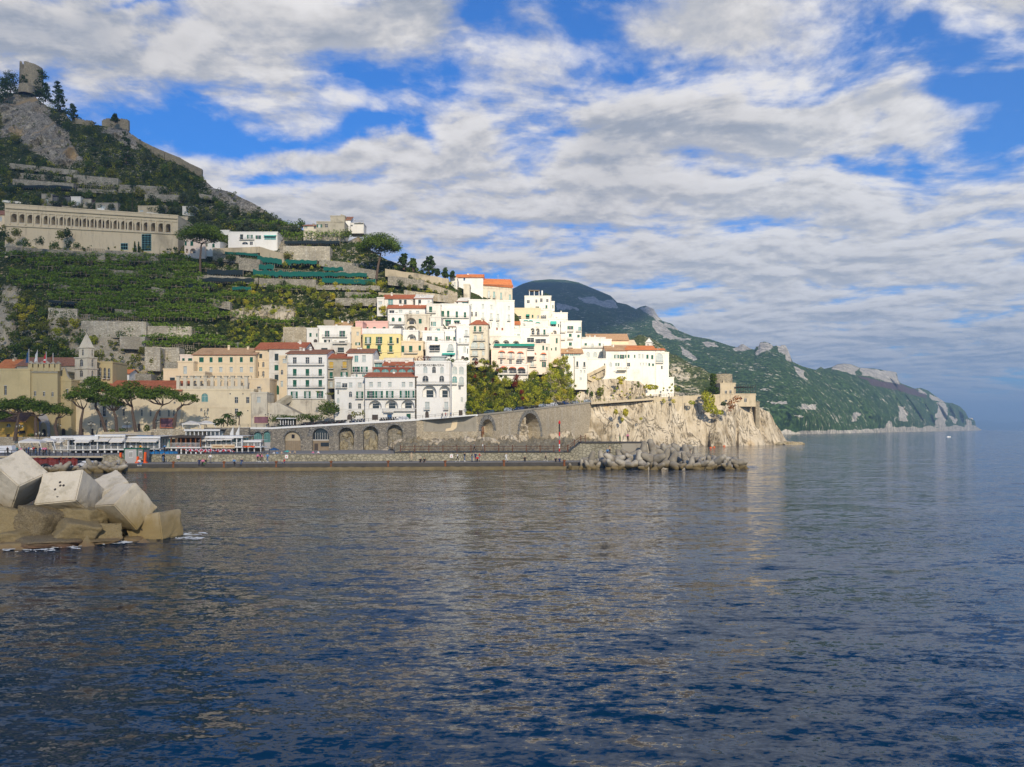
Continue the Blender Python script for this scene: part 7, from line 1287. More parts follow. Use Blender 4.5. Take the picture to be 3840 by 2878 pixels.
ivy(5,[(75,430,40,65),(185,370,55,110),(20,320,35,30),(90,260,35,25),(-60,280,60,40),(-110,380,45,70),(280,250,60,25),(-20,240,90,18)],150,.6,'leaf','dark ivy hanging on the pale wall left of the palazzo');ivy(2,[(560,1300,60,50),(700,1330,90,60),(1030,1450,50,50),(1180,1440,70,35),(1340,1480,70,45),(880,1410,90,40),(1330,1580,90,50),(1480,1420,60,25),(1250,1530,60,40)],130,.6,'leaf','ivy patches spreading over the tall pale retaining wall')
ivy(9,[(940,780,70,80),(1000,850,80,90),(930,720,50,40),(1080,900,60,60),(770,825,45,28),(440,800,25,28),(550,805,35,22),(1150,830,40,35)],130,.7,'leafyellow','yellow green bushes hanging over the cliff below the watchtower')if 0 else None
def cliffplant(z,pts,D0_,n,sz,mt,name,lb):
 q=MB();c0=None
 for (x,y,rx,ry)in pts:
  px,py=P(z,x,y);D=D0_ if not callable(D0_)else D0_(px);c=W(px,py,D);k_=D/F/ZF[z][2];c0=c0 or c;q.leaves(c,(rx*k_,1.5,ry*k_),int(n*rx*ry/2500),sz,mt)
 tag(q.build(name,loc=c0),lb,'shrub')
cD=lambda px:lerp(DCT,px)-.5
cliffplant(9,[(930,740,50,70),(980,790,70,90),(960,870,60,70),(1020,900,60,60),(1090,940,60,30)],351,200,.8,'leafyellow','cliff_shrub','yellow green shrubs hanging over the cliff below the watchtower');cliffplant(9,[(770,822,42,26)],352,220,.7,'leafyellow','cliff_shrub','round yellow shrub on the beige cliff wall')
cliffplant(9,[(440,800,24,26)],350,320,.6,'leafyellow','cliff_shrub','small dry shrub on the beige wall, left one of two');cliffplant(9,[(550,805,34,22)],350,260,.6,'leafyellow','cliff_shrub','small dry shrub on the beige wall, right one of two');cliffplant(9,[(1150,835,36,32)],350,260,.7,'leafdark','cliff_shrub','dark green shrub left of the red creeper')
cliffplant(9,[(1240,840,50,60),(1310,780,60,40),(1230,900,40,30)],350,110,.8,'leafrust','red_creeper','rust red creeper on the rock below the terrace pergola');cliffplant(9,[(1010,665,90,30),(1060,700,50,25)],352,220,.8,'leafdark','cliff_shrub','dark low pine shrub at the foot of the watchtower');cliffplant(9,[(290,640,95,32)],345,240,.8,'leafyellow','hedge','yellow green hedge at the foot of the convent wall')
cliffplant(8,[(1520,1170,60,25),(1510,1210,30,30)],344,220,.8,'leafyellow','cliff_shrub','yellow shrubs under the cliff-top hotel balcony');cliffplant(8,[(1265,1325,45,55)],342,240,.8,'leaf','cliff_shrub','dense round shrub beside the stair parapet');cliffplant(8,[(1112,1325,16,35),(1165,1350,20,35)],340,300,.7,'leaf','cliff_shrub','two narrow shrubs on the wall below the projecting block')
cliffplant(8,[(1245,1190,40,24),(1190,1160,22,18)],352,300,.7,'leafyellow','cliff_shrub','small yellow shrub and palm tuft at the stair landing');cliffplant(8,[(1715,1240,18,40)],344,300,.7,'leaf','cliff_shrub','ivy tuft on the convent corner rock');cliffplant(8,[(2180,1300,30,30)],347,240,.7,'leaf','cliff_shrub','palm and shrubs behind the low corner block')
cliffplant(15,[(1685,125,22,30),(1785,130,30,42),(1750,205,18,20)],cD,500,.7,'leafyellow','cliff_shrub','yellow plants hanging in the square hollow of the cliff');cliffplant(15,[(1945,195,18,15)],cD,500,.6,'leafyellow','cliff_shrub','lone yellow tuft on the bright cliff')
def bush_mesh(i,mt,lumps,n,size,tall=1.0):
 q=MB();r2=random.Random(i*13+5)
 for j in range(lumps):
  a=r2 .random()*6.28;d_=r2 .random()**.5*.5;c=V((math.cos(a)*d_,math.sin(a)*d_*.7,r2 .uniform(.25,.8)*tall));r=r2 .uniform(.28,.5);q.leaves(c,(r,r,r*.85),n,size,mt,r2)
 return q
BM={}
for mt,nm,key in (('leafdark','dark_bush','d'),('leaf','green_bush','g'),('leafolive','olive_tree','o'),('leafyellow','yellow_bush','y'),('leafred','red_bush','r')):
 for v_ in range(3):BM[key,v_]=(bush_mesh(v_+len(BM),mt,9,42,.17),nm)
BO={}
NB=0
def bush(px,py,rp,key,lb,grp,D=None,off=0.0,rg=None,zs=1.0):
 """a bush whose middle sits at (px, py) with half width rp source pixels"""
 global NB
 D=D or hillD(px,py+rp*.7)-1.0-off;v_=rg.randrange(3);kk=(key,v_);s_=rp/F*D;base_=W(px,py+rp*.75,D)
 if kk not in BO:
  mb,nm=BM[kk];o=mb.build(nm);BO[kk]=o
 else:o=BO[kk].copy();COL.objects.link(o)
 o.location=base_;o.rotation_euler.z=rg.random()*6.28;o.scale=(s_*1.25,s_*1.25,s_*1.5*zs);tag(o,lb,'olive tree' if key=='o' else 'bush',grp);NB+=1
STUFF={}
def stuffbush(px,py,rp,key,D,rg):
 mb=STUFF.setdefault(key,MB());s_=rp/F*D;mb.leaves(W(px,py,D),(s_,s_,s_*.8),int(24+rp*2.2),max(.55,s_*.3),{'d':'leafdark','g':'leaf','o':'leafolive','y':'leafyellow','l':'leaflemon','r':'leafred'}[key],rg)
def scat(poly,n,r0,r1,keys,lb,grp,seed,indiv=True,avoid=(),off=0,D=None):
 rg=random.Random(seed);xs=[p[0]for p in poly];ys=[p[1]for p in poly];out=[];tr=0
 while len(out)<n and tr<n*60:
  tr+=1;x,y=rg.uniform(min(xs),max(xs)),rg.uniform(min(ys),max(ys))
  if not inpoly((x,y),poly)or any(inpoly((x,y),a_)for a_ in avoid):continue
  r=rg.uniform(r0,r1)
  if indiv and any((x-a_)**2+(y-b2_)**2<(.75*(r+c_))**2 for a_,b2_,c_ in out):continue
  out.append((x,y,r));k_=rg.choice(keys)
  if y>lerp(SKYL,x)+r*.2 or D:
   dd=(D(x,y)if D else None)
   if indiv:bush(x,y,r,k_,lb,grp,D=dd,off=off,rg=rg)
   else:stuffbush(x,y,r,k_,dd or hillD(x,y+r*.5)-.6-off,rg)
RK=ROCKS[:3]
UP=[(-20,380),(0,360),(180,360),(262,445),(480,480),(570,570),(760,665),(900,735),(1000,790),(1140,850),(1130,880),(860,860),(720,800),(0,760)]
scat(UP,74,13,26,'dddggoo','dark bush on the steep slope above the colonnade','bushes on the upper slope',1,avoid=RK+[ROCKS[0]])
scat([(700,790),(1000,800),(1150,845),(1130,880),(860,860),(700,850)],26,14,22,'ooo','grey green olive tree above the white hillside villa','olive trees above the villa',2)
scat([(0,720),(700,760),(700,800),(0,745)],16,12,20,'dgo','tree in the row right above the tomb terrace','trees above the tomb terrace',3)
scat([(-10,850),(120,880),(290,880),(290,930),(0,920)],12,12,24,'dgg','bush before the left base of the colonnade','bushes below the colonnade',4,off=16)
scat([(30,1150),(170,1150),(330,1250),(380,1300),(330,1390),(60,1370)],38,20,34,'ggyg','dense green ivy-like bush on the slope behind the bell tower','bushes behind the bell tower',5)
scat([(870,1060),(1440,1040),(1440,1180),(1180,1200),(900,1160)],46,11,20,'gdyyg','bush on the overgrown slope left of the upper town','bushes on the overgrown slope',6)
scat([(1480,1030),(1720,1080),(1700,1110),(1480,1070)],12,10,17,'dgg','bush in the garden below the smooth beige wall','garden bushes below the beige wall',7)
def bankD(x,y):return roadY(x)+11+(1500-y)*.1 if x>1755 else 262+(1540-y)*.05
BANK=[(1755,1370),(1800,1400),(1890,1420),(1960,1430),(2000,1395),(2060,1380),(2100,1335),(2120,1345),(2150,1440),(2150,1500),(1950,1530),(1860,1545),(1755,1560)]
scat(BANK,60,15,27,'yyyggy','yellow green bush on the bank above the parked cars','bushes on the yellow green bank',8,D=bankD)
for (x,y,r)in ((1935,1415,17),(1930,1440,15),(1955,1470,13),(1960,1495,10),(1858,1478,9)):bush(x,y,r,'r','dark red bush on the yellow green bank','red bushes on the bank',D=bankD(x,y)-4,rg=random.Random(int(x)))
scat([(1755,1350),(1880,1370),(1880,1420),(1755,1440)],12,12,18,'dgr','dark garden bush right of the lettered hotel','garden bushes right of the hotel',9,D=lambda x,y:268)
for (x,y,r,k_,lb)in ((243,755,0,'d',''),(250,852+30,27,'d','dark bush before the colonnade wall, left of the lift'),(243,760,13,'d','round clipped bush on the tomb terrace, left one'),(272,763,14,'g','round clipped bush on the tomb terrace, right one'),(860,975,0,'d',''),(865,970,24,'d','dark shrub left of the first green net'),(825,980,16,'d','dark small shrub by the curved wall'),(1300,880,26,'g','light green tree before the old stone farmhouse'),(870,885,18,'d','dark shrub left of the white hillside villa'),(1080,960,22,'g','bush at the foot of the tall pale retaining wall'),(1062,1068,18,'d','round dark bush under the middle green nets'),(1115,700,0,'d',''),(1130,838,20,'d','round tree at the left end of the ridge farmhouse'),(22,830,15,'d','dark bush beside the small cream chapel')):
 if r:bush(x,y,r,k_,lb,None,D=((362 if 'before the colonnade' in lb else None)),off=2,rg=random.Random(x),zs=1.05)
q=MB();c=W(1222,1532,252)
for j in range(26):a=rnd.random()*6.28;d_=rnd.random()**.5*2.6;q.leaves(c+V((math.cos(a)*d_,math.sin(a)*d_,rnd.uniform(-2.6,2.6)*(1-d_/5))),(1.5,1.5,1.2),60,.5,'leaf')
tag(q.build('round_bush',loc=c),'large round dark green bush on the road left of the vine-framed door','bush')
PN=0
def pergola(px0,px1,py,h,kind,lb,grp,rg,skew=0.0):
 global PN
 D=hillD((px0+px1)/2,py+h)-1.2;k_=D/F;a,b_=W(px0,py,D),W(px1,py+skew,D);L_=b_-a;hm=h*k_;rt=root('lemon_pergola' if kind=='l' else 'net_pergola',(a+b_)/2-V((0,0,hm)),lb,'pergola',grp);q=MB();n=max(2,int((px1-px0)/(9 if kind!='l' else 16)))
 for i in range(n+1):
  p=a+L_*(i/n);q.box(p+V((0,-.15,-hm)),V((.13,0,0)),V((0,.13,0)),V((0,0,hm*1.1)),'postwood' if kind!='l' else 'wood')
 for zz in ((.0,-.35,-.65)if kind!='l' else (-.3,)):q.box(a+V((0,-.2,hm*zz)),L_,V((0,.1,0)),V((0,0,.1)),'postwood')
 q.build('frame',rt);q=MB()
 if kind=='l':
  m_=max(3,int(L_.length/2.2))
  for i in range(m_+1):
   c=a+L_*(i/m_)+V((0,rg.uniform(-.2,1),hm*.45+rg.uniform(-.4,.5)));q.leaves(c,(1.9,2.2,hm*.65*rg.uniform(.6,1.2)),90,.7,'leaflemon',rg,flat=.5)
   if rg.random()<.5:q.leaves(c+V((rg.uniform(-1,1),-1.2,-hm*.8)),(1.3,.7,hm*.5),40,.6,'leaflemon',rg)
  q.build('foliage',rt)
 else:
  m_=24;mt={'n':'netgreen','k':'netblack'}[kind];dz=[0.25*hm*noise.noise(V((i*.35,px0,0)))for i in range(m_+1)]
  for i in range(m_):
   p0,p1=a+L_*(i/m_),a+L_*((i+1)/m_)
   q.face([p0+V((0,-.5,-hm*.72+dz[i])),p1+V((0,-.5,-hm*.72+dz[i+1])),p1+V((0,-.4,hm*.05+dz[i+1])),p0+V((0,-.4,hm*.05+dz[i]))],mt);q.face([p0+V((0,-.4,hm*.05+dz[i])),p1+V((0,-.4,hm*.05+dz[i+1])),p1+V((0,5,hm*.2+dz[i+1])),p0+V((0,5,hm*.2+dz[i]))],mt)
  q.build('net',rt)
 PN+=1
rg=random.Random(31);LG='lemon pergolas on the terraces';LL='green lemon pergola with pale posts on the terraces below the colonnade'
for j,(y,xa,xb)in enumerate(((962,30,700),(985,120,760),(1008,150,770),(1030,40,730),(1052,180,760),(1075,60,790),(1097,220,980),(1118,190,800),(1140,330,820),(1160,330,780),(1182,300,800),(1232,560,780),(1262,545,880),(1290,545,1010))):
 x=xa+rg.uniform(-10,10)
 while x<xb-30:
  w_=rg.uniform(55,105);x1=min(x+w_,xb+20)
  if not (j==6 and x>800 and x<840):pergola(x,x1,y+rg.uniform(-10,10)+(x-400)*.012,15,'l',LL,LG,rg,rg.uniform(-3,3))
  x=x1+rg.choice((2,4,10,22))
for a in ((910,965,1200),(1000,1100,1210),(800,880,1180),(1330,1420,1120),(950,1000,1045),(1040,1130,1082)):pergola(a[0],a[1],a[2],14,'l','small lemon pergola on the overgrown slope left of the town','small pergolas on the overgrown slope',rg)
for a in ((880,975,838),(985,1060,842),(1065,1130,846)):pergola(a[0],a[1],a[2],14,'l','vine pergola with poles above the white hillside villa','vine pergolas above the villa',rg)
pergola(1065,1275,888,22,'l','long vine terrace before the old stone farmhouse',None,rg);pergola(1068,1275,905,14,'k','long black net strip under the vine terrace',None,rg)
for x0,y0,x1,y1,h,k_,lb in ((400,678,740,700,26,'n','narrow green net starting below the white hillside villa'),(735,725,1090,775,55,'n','long green net bulging down the middle terraces'),(1080,765,1352,770,38,'n','green net continuing right of the long bulging one'),(750,815,910,815,50,'n','short green net left above the longest one'),(690,870,1000,885,55,'n','longest lower green net, left half'),(1000,888,1430,890,50,'n','longest lower green net, right half'),(1420,838,1745,842,38,'n','green net on the path wall left of the right umbrella pine'),(1430,895,1870,900,40,'n','dark green net joining the longest one on the right'),(1405,955,1960,965,50,'n','lowest right green net over pale posts'),(215,865,585,875,50,'k','black net right of the left umbrella pine trunk'),(150,950,700,960,40,'k','long black net below the left umbrella pine'),(-10,1010,260,1020,40,'k','black net over lemon terrace under the left pine'),(475,1040,670,1045,32,'n','small green net beneath the long black one'),(370,535,475,540,40,'n','')):
 if lb:a,b_=P(3,x0,y0),P(3,x1,y1);pergola(a[0],b_[0],a[1],h/2.764*1.3,k_,lb,None,rg,b_[1]-a[1])
a,b_=P(2,368,535),P(2,478,535);pergola(a[0],b_[0],a[1]+2,15,'n','small bright green net under the left of the colonnade',None,rg)
for (z,x0,y0,x1,lb)in ((1,90,1365,780,'long black net strip above the tomb terrace'),(2,510,1180,835,'dark shaded terrace with pale posts, left of the long fence')):a,b_=P(z,x0,y0),P(z,x1,y0+25);pergola(a[0],b_[0],a[1],13,'k',lb,None,rg,7)
for (z,x0,y0,x1,y1,h,lb)in ((2,840,1330,1520,1350,60,'long pale pole fence above the tall retaining wall'),(1,700,1345,1850,1450,40,'long sloping pole fence above the tomb terrace'),(2,80,590,1080,650,22,'thin rail fence along the path under the colonnade'),(5,0,150,650,215,55,'pole fence left above the cream wing'),(5,1100,150,1480,225,50,'pole fence above the tan palazzo roof'),(7,355,180,1100,290,40,'lattice fence along the stone wall in the upper garden'),(3,900,850,1350,885,34,'pale pole rows between the green nets')):
 a,b_=P(z,x0,y0),P(z,x1,y1);Da,Db=hillD(*a)-3.2,hillD(*b_)-3.2;pa,pb=W(*a,Da),W(*b_,Db);hm=h/ZF[z][2]/F*Da;q=MB();n=int((b_[0]-a[0])/8)
 for i in range(n+1):p=pa+(pb-pa)*(i/n);q.box(p-V((0,0,hm)),V((.14,0,0)),V((0,.14,0)),V((0,0,hm)),'postwood')
 for zz in (.95,.5):q.box(pa-V((0,.1,hm*(1-zz))),pb-pa,V((0,.08,0)),V((0,0,.12)),'postwood')
 tag(q.build('pole_fence',loc=pa),lb,'fence')
def greens(n,poly,keys,r0,r1,seed,avoid=(),D=None,off=0):scat(poly,n,r0,r1,keys,None,None,seed,indiv=False,avoid=avoid,D=D,off=off)
greens(1100,UP,'dddggoy',6,14,41,avoid=RK);greens(60,ROCKS[0],'dgo',3,9,42);greens(200,[(60,600),(700,680),(690,745),(60,700)],'dggyo',4,9,53);greens(150,[(0,930),(700,960),(1050,1010),(1050,1300),(560,1420),(380,1200),(80,1150),(0,1050)],'llgd',6,13,43);greens(420,[(20,945),(740,965),(760,1200),(300,1200),(30,1060)],'lllg',6,12,143)
greens(620,[(830,1050),(1440,1040),(1450,1200),(1200,1300),(900,1300),(780,1200)],'gyydg',5,12,44);greens(420,[(0,1060),(180,1140),(400,1240),(600,1420),(0,1420)],'gggyd',5,12,45);greens(110,[(0,850),(700,930),(700,960),(0,960)],'gdy',3,8,46,off=2)
greens(380,BANK,'yyyygg',6,14,47,D=bankD);greens(260,[(1060,880),(1500,960),(1720,1060),(1700,1130),(1420,1120),(1060,1010)],'dgy',4,10,48);greens(60,[(2150,1440),(2540,1440),(2540,1500),(2150,1520)],'yyg',2,5,49,D=lambda x,y:roadY(x)+4);greens(90,[(480,480),(1000,780),(1140,850),(1140,865),(900,770),(560,600)],'gdo',4,9,50)
greens(70,[(1740,1340),(1900,1370),(1900,1440),(1755,1560)],'dgyg',6,11,52,D=lambda x,y:266)
for kx,mb in STUFF.items():o=mb.build('scrub');o['kind']='stuff'
def pine(crown,base_,D,lb,forks,name='umbrella_pine',n=70,leaf=.5,mt='pine',dense=1.0,grp=None):
 """crown: list of (px, py, rx, ry) in source px; base_: trunk foot; forks: trunk path points"""
 k_=D/F;foot=W(base_[0],base_[1],D);rt=root(name,foot,lb,'pine tree',grp);q=MB();r2=random.Random(int(base_[0]))
 path=[foot-V((0,0,.5))]+[W(x,y,D+.3*i)for i,(x,y)in enumerate(forks)];L_=len(path);r0=.55 if name!='hill' else.6
 q.tube(path,[r0*(1-.5*i/(L_-1))for i in range(L_)],'bark',8);top=path[-1]
 for (cx,cy,rx,ry)in crown:
  for j in range(5):
   a=r2 .uniform(0,6.28);e=W(cx+math.cos(a)*rx*.7,cy+ry*.35,D)+V((0,math.sin(a)*rx*k_*.6,0));m_=top.lerp(e,.5)-V((0,0,.5));q.tube([top,m_,e],[.24,.16,.06],'bark',5)
 q.build('trunk',rt);q=MB()
 for (cx,cy,rx,ry)in crown:
  m_=int(74*dense*max(.5,rx/60));ry*=1.32
  for j in range(m_):
   if name=='conifer':
    t=r2 .random();ww=(1-.75*t)*r2 .random()**.5;a=r2 .uniform(0,6.28);c=W(cx+math.cos(a)*ww*rx,cy+ry*(1-2.1*t),D)+V((0,math.sin(a)*ww*rx*k_,0));s_=r2 .uniform(.2,.36)*rx*k_;q.leaves(c,(s_,s_,s_*.6),n,leaf,mt,r2,flat=.5);continue
   a=r2 .uniform(0,6.28);d_=r2 .random()**.5*.93;ex=math.cos(a)*d_;ey=math.sin(a)*d_;h_=math.sqrt(max(0,1-d_*d_));c=W(cx+ex*rx,cy+ry*.6-h_*ry*1.5*r2 .uniform(.45,1.0),D)+V((0,ey*rx*k_*.9,0));s_=r2 .uniform(.16,.25)*rx*k_
   q.leaves(c,(s_*1.25,s_*1.25,s_*.75),n*2//3,leaf,mt,r2,flat=.8)
 q.build('crown',rt)
def Z(z,*pts):return [P(z,*p)for p in pts]
def cr(z,*c):s_=ZF[z][2];return [P(z,a,b_)+(rx/s_,ry/s_)for a,b_,rx,ry in c]
pine(cr(4,(90,1050,200,95),(0,1190,150,85)),P(4,205,1500),234,'umbrella pine at the left edge before the orange house',Z(4,(235,1300),(260,1160)),n=60)
pine(cr(4,(330,1040,220,105),(530,1080,200,100)),P(4,500,1490),236,'wide umbrella pine left of the church portal',Z(4,(490,1250),(500,1180)),n=60)
pine(cr(4,(800,1110,180,85),),P(4,795,1462),238,'low umbrella pine with leaning trunk right of the church portal',Z(4,(760,1330),(785,1210)),n=60)
pine(cr(4,(1130,910,235,110),),P(4,1110,1445),240,'slender umbrella pine before the curved gable church',Z(4,(1120,1250),(1150,1090)),n=60)
pine(cr(4,(1280,740,170,90),(1420,830,200,110),(1330,960,120,70)),P(4,1480,1430),245,'tall irregular pine with leaning trunk right of the bell tower',Z(4,(1400,1200),(1320,1050),(1330,950)),n=50)
pine(cr(4,(1600,920,190,110),(1560,1010,160,60)),P(4,1615,1400),243,'umbrella pine with thin curved trunk beside the small awning',Z(4,(1600,1200),(1570,1110)),n=50)
pine(cr(4,(1850,870,275,140),),P(4,1880,1405),241,'broadest umbrella pine with thick forked trunk before the convent',Z(4,(1850,1250),(1830,1120),(1830,1060)),n=80)
pine(cr(5,(240,890,245,100),(20,910,110,75)),P(5,110,1390),243,'umbrella pine with S-shaped leaning trunk before the convent',Z(5,(100,1260),(150,1130),(220,1030)),n=70)
pine(cr(5,(570,950,140,75),),P(5,375,1320),244,'thin brownish umbrella pine leaning right, last in the row',Z(5,(400,1170),(430,1090),(500,1030)),n=40)
Dp=hillD(*P(3,140,910))-3;pine(cr(3,(155,500,235,90),),P(3,140,915),Dp,'tall umbrella pine on the hillside beside the pink arcade house',Z(3,(140,750),(150,620),(155,590)),n=120,leaf=.6,dense=1.4)
Dp=hillD(*P(3,1965,940))-3;pine(cr(3,(1990,610,225,95),),P(3,1965,945),Dp,'tall umbrella pine on the ridge against the sky',Z(3,(1985,820),(2005,730),(2010,700)),n=120,leaf=.6,dense=1.4)
for (z,cx,cy,rx,ry,lb)in ((1,267,300,55,38,'small pine before the ruined tower'),(1,440,330,70,70,'dark conifer right of the ruined tower'),(1,470,420,60,50,'dark conifer below the ruined tower'),(1,605,410,55,60,'tall dark conifer at the end of the tower rock'),(1,620,510,55,55,'drooping dark conifer on the cliff edge'),(1,110,330,110,60,'dark tree clump left of the ruined tower'),(1,40,420,80,80,'dark tree at the left edge below the tower'),(1,760,612,46,40,'lone round tree on the skyline left of the fort wall'),(1,1190,675,35,22,'small bush growing on the fort wall'),(7,875,55,80,60,'dark tree above the smooth beige wall'),(7,1085,150,40,28,'small tree on the skyline near the ridge house'),(7,990,140,30,20,'little skyline tree left of the ridge house'),(7,1180,168,30,18,'little skyline tree beside the ridge house'),(7,560,20,70,50,'dark tree right of the ridge umbrella pine'),(7,680,60,60,40,'yellow green tree on the ridge terrace'),(1,1310,1000,60,90,'bright green conifer on the upper slope')):
 s_=ZF[z][2];px,py=P(z,cx,cy);pine([(px,py,rx/s_*1.4,ry/s_*1.4)],(px,py+ry/s_*1.5),max(hillD(px,max(py+ry/s_*1.5,lerp(SKYL,px)+3))-2,300),lb,[(px,py+ry/s_*.7)],name='conifer',n=34,leaf=.9,mt='leafdark' if 'yellow' not in lb else 'leaf')
def cypress(z,x,yt,yb,w_,D,lb):
 b_=W(*P(z,x,yb),D);h_=W(*P(z,x,yt),D).z-b_.z;r=w_/ZF[z][2]/F*D/2;rt=root('cypress',b_,lb,'cypress');q=MB()
 for i in range(12):t=i/11;q.leaves(b_+V((0,0,h_*(.06+.9*t))),(r*(1-t)**.6+.1,r*(1-t)**.6+.1,h_*.07),40,.5,'leafdark')
 q.build('crown',rt);q=MB();q.tube([b_,b_+V((0,0,h_*.5))],.15,'bark',6);q.build('trunk',rt)
for a in ((2,1397,570,690,26,363,'slim cypress left of the glass lift, left one of two'),(2,1437,575,690,18,363,'slim cypress left of the glass lift, right one of two'),(2,1370,5,250,110,372,'tall broad cypress on the tomb terrace'),(2,1270,190,262,90,371,'dark cedar beside the tall cypress on the tomb terrace'),(2,745,140,205,5,371,'')):
 if a[-1]:cypress(*a)
ivy(2,[(800,140,35,25),(925,150,60,28)],150,.6,'leafpurple','purple bougainvillea over the tombs',1.0)
def palm(z,x,yt,yb,r,D,lb,thin=.16):
 b_=W(*P(z,x,yb),D);t=W(*P(z,x,yt),D);rt=root('palm_tree',b_,lb,'palm tree');q=MB();q.tube([b_,b_.lerp(t,.5)+V((.15,0,0)),t],[thin*1.3,thin,thin],'bark',8);q.build('trunk',rt);q=MB();rr=r/ZF[z][2]/F*D
 for i in range(22):
  a=i*2.4;el_=rnd.uniform(-.2,1.1);pts=[t+V((math.cos(a)*rr*u,math.sin(a)*rr*u,rr*(el_*u-.95*u*u)))for u in (0,.3,.6,.85,1)]
  sd=V((-math.sin(a),math.cos(a),0))*.32
  for p0,p1,w0,w1 in zip(pts,pts[1:],(.3,1,.9,.5),(1,.9,.5,.1)):q.face([p0-sd*w0,p0+sd*w0,p1+sd*w1-V((0,0,.12)),p1-sd*w1-V((0,0,.12))],'palm')
 q.build('fronds',rt)
palm(5,1115,1170,1325,95,245,'bushy palm left on the stone terrace');palm(5,1275,1130,1310,60,246,'slender tall palm right on the stone terrace');palm(5,1060,1250,1330,60,244,'low palm tuft at the left of the bushy palm')
cliffplant(5,[(970,1270,50,50),(1180,1270,60,50),(1030,1250,40,40)],243,120,.6,'palm','terrace_plants','leafy banana plants around the palms on the stone terrace');cliffplant(6,[(710,1445,30,50),(770,1430,45,25),(832,1430,12,50)],250,180,.5,'leaf','climbing_vine','climbing vine beside the arched door of the white house');[cliffplant(4,[c_],238,220,.5,'leaf','potted_plant',l_)for c_,l_ in (((2030,1350,35,45),'tall potted shrub before the convent near the S-shaped pine'),((1540,1385,35,20),'low potted plant between the two leaning pine trunks'),((1690,1370,35,22),'potted plant beside the small canvas awning'),((430,1445,40,20),'potted plant left of the church portal'))];cliffplant(6,[(520,1365,28,50),(300,1170,40,8)],253,240,.5,'leaf','wall_ivy','ivy on the corner of the white restaurant house');cliffplant(6,[(430,1190,55,14)],258,240,.5,'leaf','wall_ivy','vine pergola between the balcony hotel and the restaurant house')
Dt=hillD(75,352)+6;c=W(*P(1,325,300),Dt);k_=Dt/F/2.764;r=104*k_;rt=root('ruined_tower',c,'ruined round stone tower with split battlement on the summit','tower');q=MB();n=40;vs=[]
def toph(a):
 x=math.cos(a);
 return (185-75*max(0,x+.75)/.3 if x<-.45 else (95 if x<-.2 else 172-22*(x+.2)/1.2+5*noise.noise(V((a*3,0,0)))))*k_
for i in range(n):
 a0,a1=2*math.pi*i/n,2*math.pi*(i+1)/n;p0,p1=V((math.cos(a0)*r,math.sin(a0)*r,0)),V((math.cos(a1)*r,math.sin(a1)*r,0));h0=toph((a0+a1)/2)
 z0=-110*k_
 q.face([c+p0*1.08+V((0,0,z0)),c+p1*1.08+V((0,0,z0)),c+p1+V((0,0,h0)),c+p0+V((0,0,h0))],'castle');q.face([c+p1*.8+V((0,0,z0)),c+p0*.8+V((0,0,z0)),c+p0*.8+V((0,0,h0)),c+p1*.8+V((0,0,h0))],'castle');q.face([c+p0+V((0,0,h0)),c+p1+V((0,0,h0)),c+p1*.8+V((0,0,h0)),c+p0*.8+V((0,0,h0))],'castle')
 h1=toph((a1+a1+a1-a0)/2)
 if abs(h1-h0)>.1:q.face([c+p1+V((0,0,h0)),c+p1+V((0,0,h1)),c+p1*.8+V((0,0,h1)),c+p1*.8+V((0,0,h0))],'castle')
q.build('wall',rt);q=MB()
for dx in (-50,-40,-30):q.tube([c+V((dx*k_,0,60*k_)),c+V((dx*k_,0,228*k_))],.12,'rail',5)
q.build('antenna',rt);q=MB();q.lathe(W(*P(1,275,410),Dt-10),[(75*k_,-20*k_),(70*k_,70*k_),(60*k_,75*k_),(.1,76*k_)],'castle',24);q.build('lower_bastion',rt)
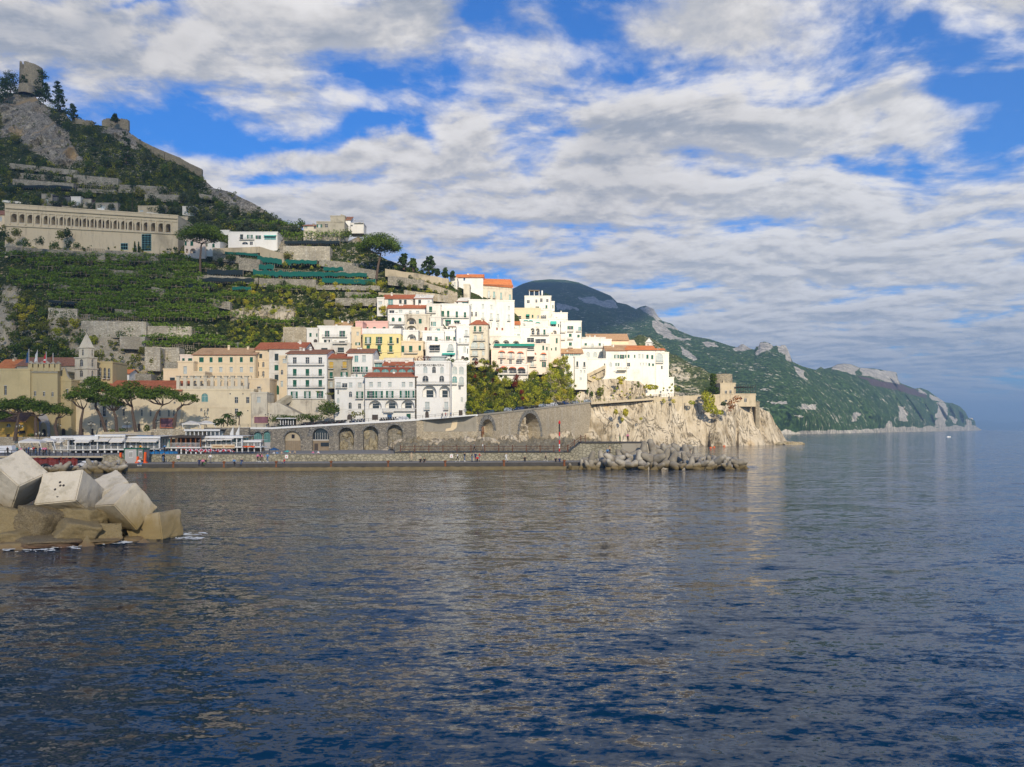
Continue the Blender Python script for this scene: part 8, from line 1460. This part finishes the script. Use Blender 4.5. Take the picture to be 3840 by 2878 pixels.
for i,(pts,h_,lb)in enumerate((([(745,670),(820,685),(880,697),(965,707)],36,'low crenellated fort wall left of the ruined bastion'),([(1055,700),(1110,680),(1170,680),(1240,680),(1330,695)],55,'ruined crenellated bastion on the skyline'),([(1370,840),(1450,900),(1580,965),(1660,1000),(1700,1030)],45,'fort wall descending the ridge, upper part'),([(1660,1000),(1780,1050),(1870,1085)],50,'fort wall descending the ridge, middle part'),([(1865,1085),(1960,1140),(2090,1200)],75,'fort wall descending the ridge, lowest tall part'))):
 q=MB();D=hillD(*P(1,*pts[0]))-3;pr=None
 for a,b_ in zip(pts,pts[1:]):
  m_=max(1,int((b_[0]-a[0])/12))
  for j in range(m_):
   x0,y0=a[0]+(b_[0]-a[0])*j/m_,a[1]+(b_[1]-a[1])*j/m_;x1,y1=a[0]+(b_[0]-a[0])*(j+1)/m_,a[1]+(b_[1]-a[1])*(j+1)/m_;up=(-7 if (i<2 and j%2)else 0)+1.5*noise.noise(V((x0*.1,0,0)))
   P0,P1=P(1,x0,y0+up),P(1,x1,y1+up);D0=lerp([(P(1,*pts[0])[0],D),(P(1,*pts[-1])[0],hillD(*P(1,*pts[-1]))-3)],P0[0]);p0=W(*P0,D0);p1=W(*P1,D0);hm=(h_+50)/2.764/F*D0;q.box(p0-V((0,0,hm)),V((p1 .x-p0 .x,0,0))+V((0,0,p1 .z-p0 .z)),V((0,2,0)),V((0,0,hm)),'castle')
 tag(q.build('fort_wall',loc=W(*P(1,*pts[0]),D)),lb,'fort wall')
bld(8,'mountain_monastery','tiny pale building high on the far dark mountain',700,748,135,160,'cream',('f',0),[],D=2860,T=20,sink=10)
for i,(z,x0,x1,yt,yb,D,lb)in enumerate(((9,1690,1900,812,835,1450,'long pale farm terrace building on the far green slope'),(9,1830,1950,880,898,1400,'small pale houses strip on the far green slope'),(9,1960,2080,965,1003,1350,'stepped pale houses near the far shore'),(11,140,275,540,583,1700,'largest pale villa above the far shore'),(11,40,150,640,665,1550,'low pale villa near the far shore'),(11,1265,1310,515,530,3100,'tiny white house high on the far headland'),(11,1690,1735,668,685,4300,'tiny pink white house near the tip of the far headland'),(11,890,1040,515,528,2500,'row of tiny pale houses on the far coast road'))):
 bld(z,'far_villa',lb,x0,x1,yt,yb,'beige',('f',0),[],D=D,T=10,sink=4,parapet=.3)
q=MB();p=W(*P(11,1510,846),H*F/(P(11,1510,846)[1]-HY));p.z=0;rt=root('motorboat',p,'tiny white motorboat on the open water at right','boat');q.tube([p+V((-1.6,0,.2)),p+V((0,0,.25)),p+V((1.2,0,.3)),p+V((2,0,.4))],[.4,.5,.4,.1],'whitepaint',8);q.build('hull',rt);q=MB();q.box(p+V((-1,-.5,.9)),(1.0,0,0),(0,.8,0),(0,0,.2),'whitepaint');q.build('cabin',rt)
dg=bpy.context.evaluated_depsgraph_get()
for o in [x for x in bpy.data.objects if x.type=='FONT']:
 me=bpy.data.meshes.new_from_object(o.evaluated_get(dg));n_=bpy.data.objects.new('lettering',me);COL.objects.link(n_);n_.parent=o.parent;n_.location=o.location;n_.rotation_euler=o.rotation_euler;bpy.data.objects.remove(o)
print('bushes',NB,'pergolas',PN,'tris',sum(len(m.polygons)for m in bpy.data.meshes))
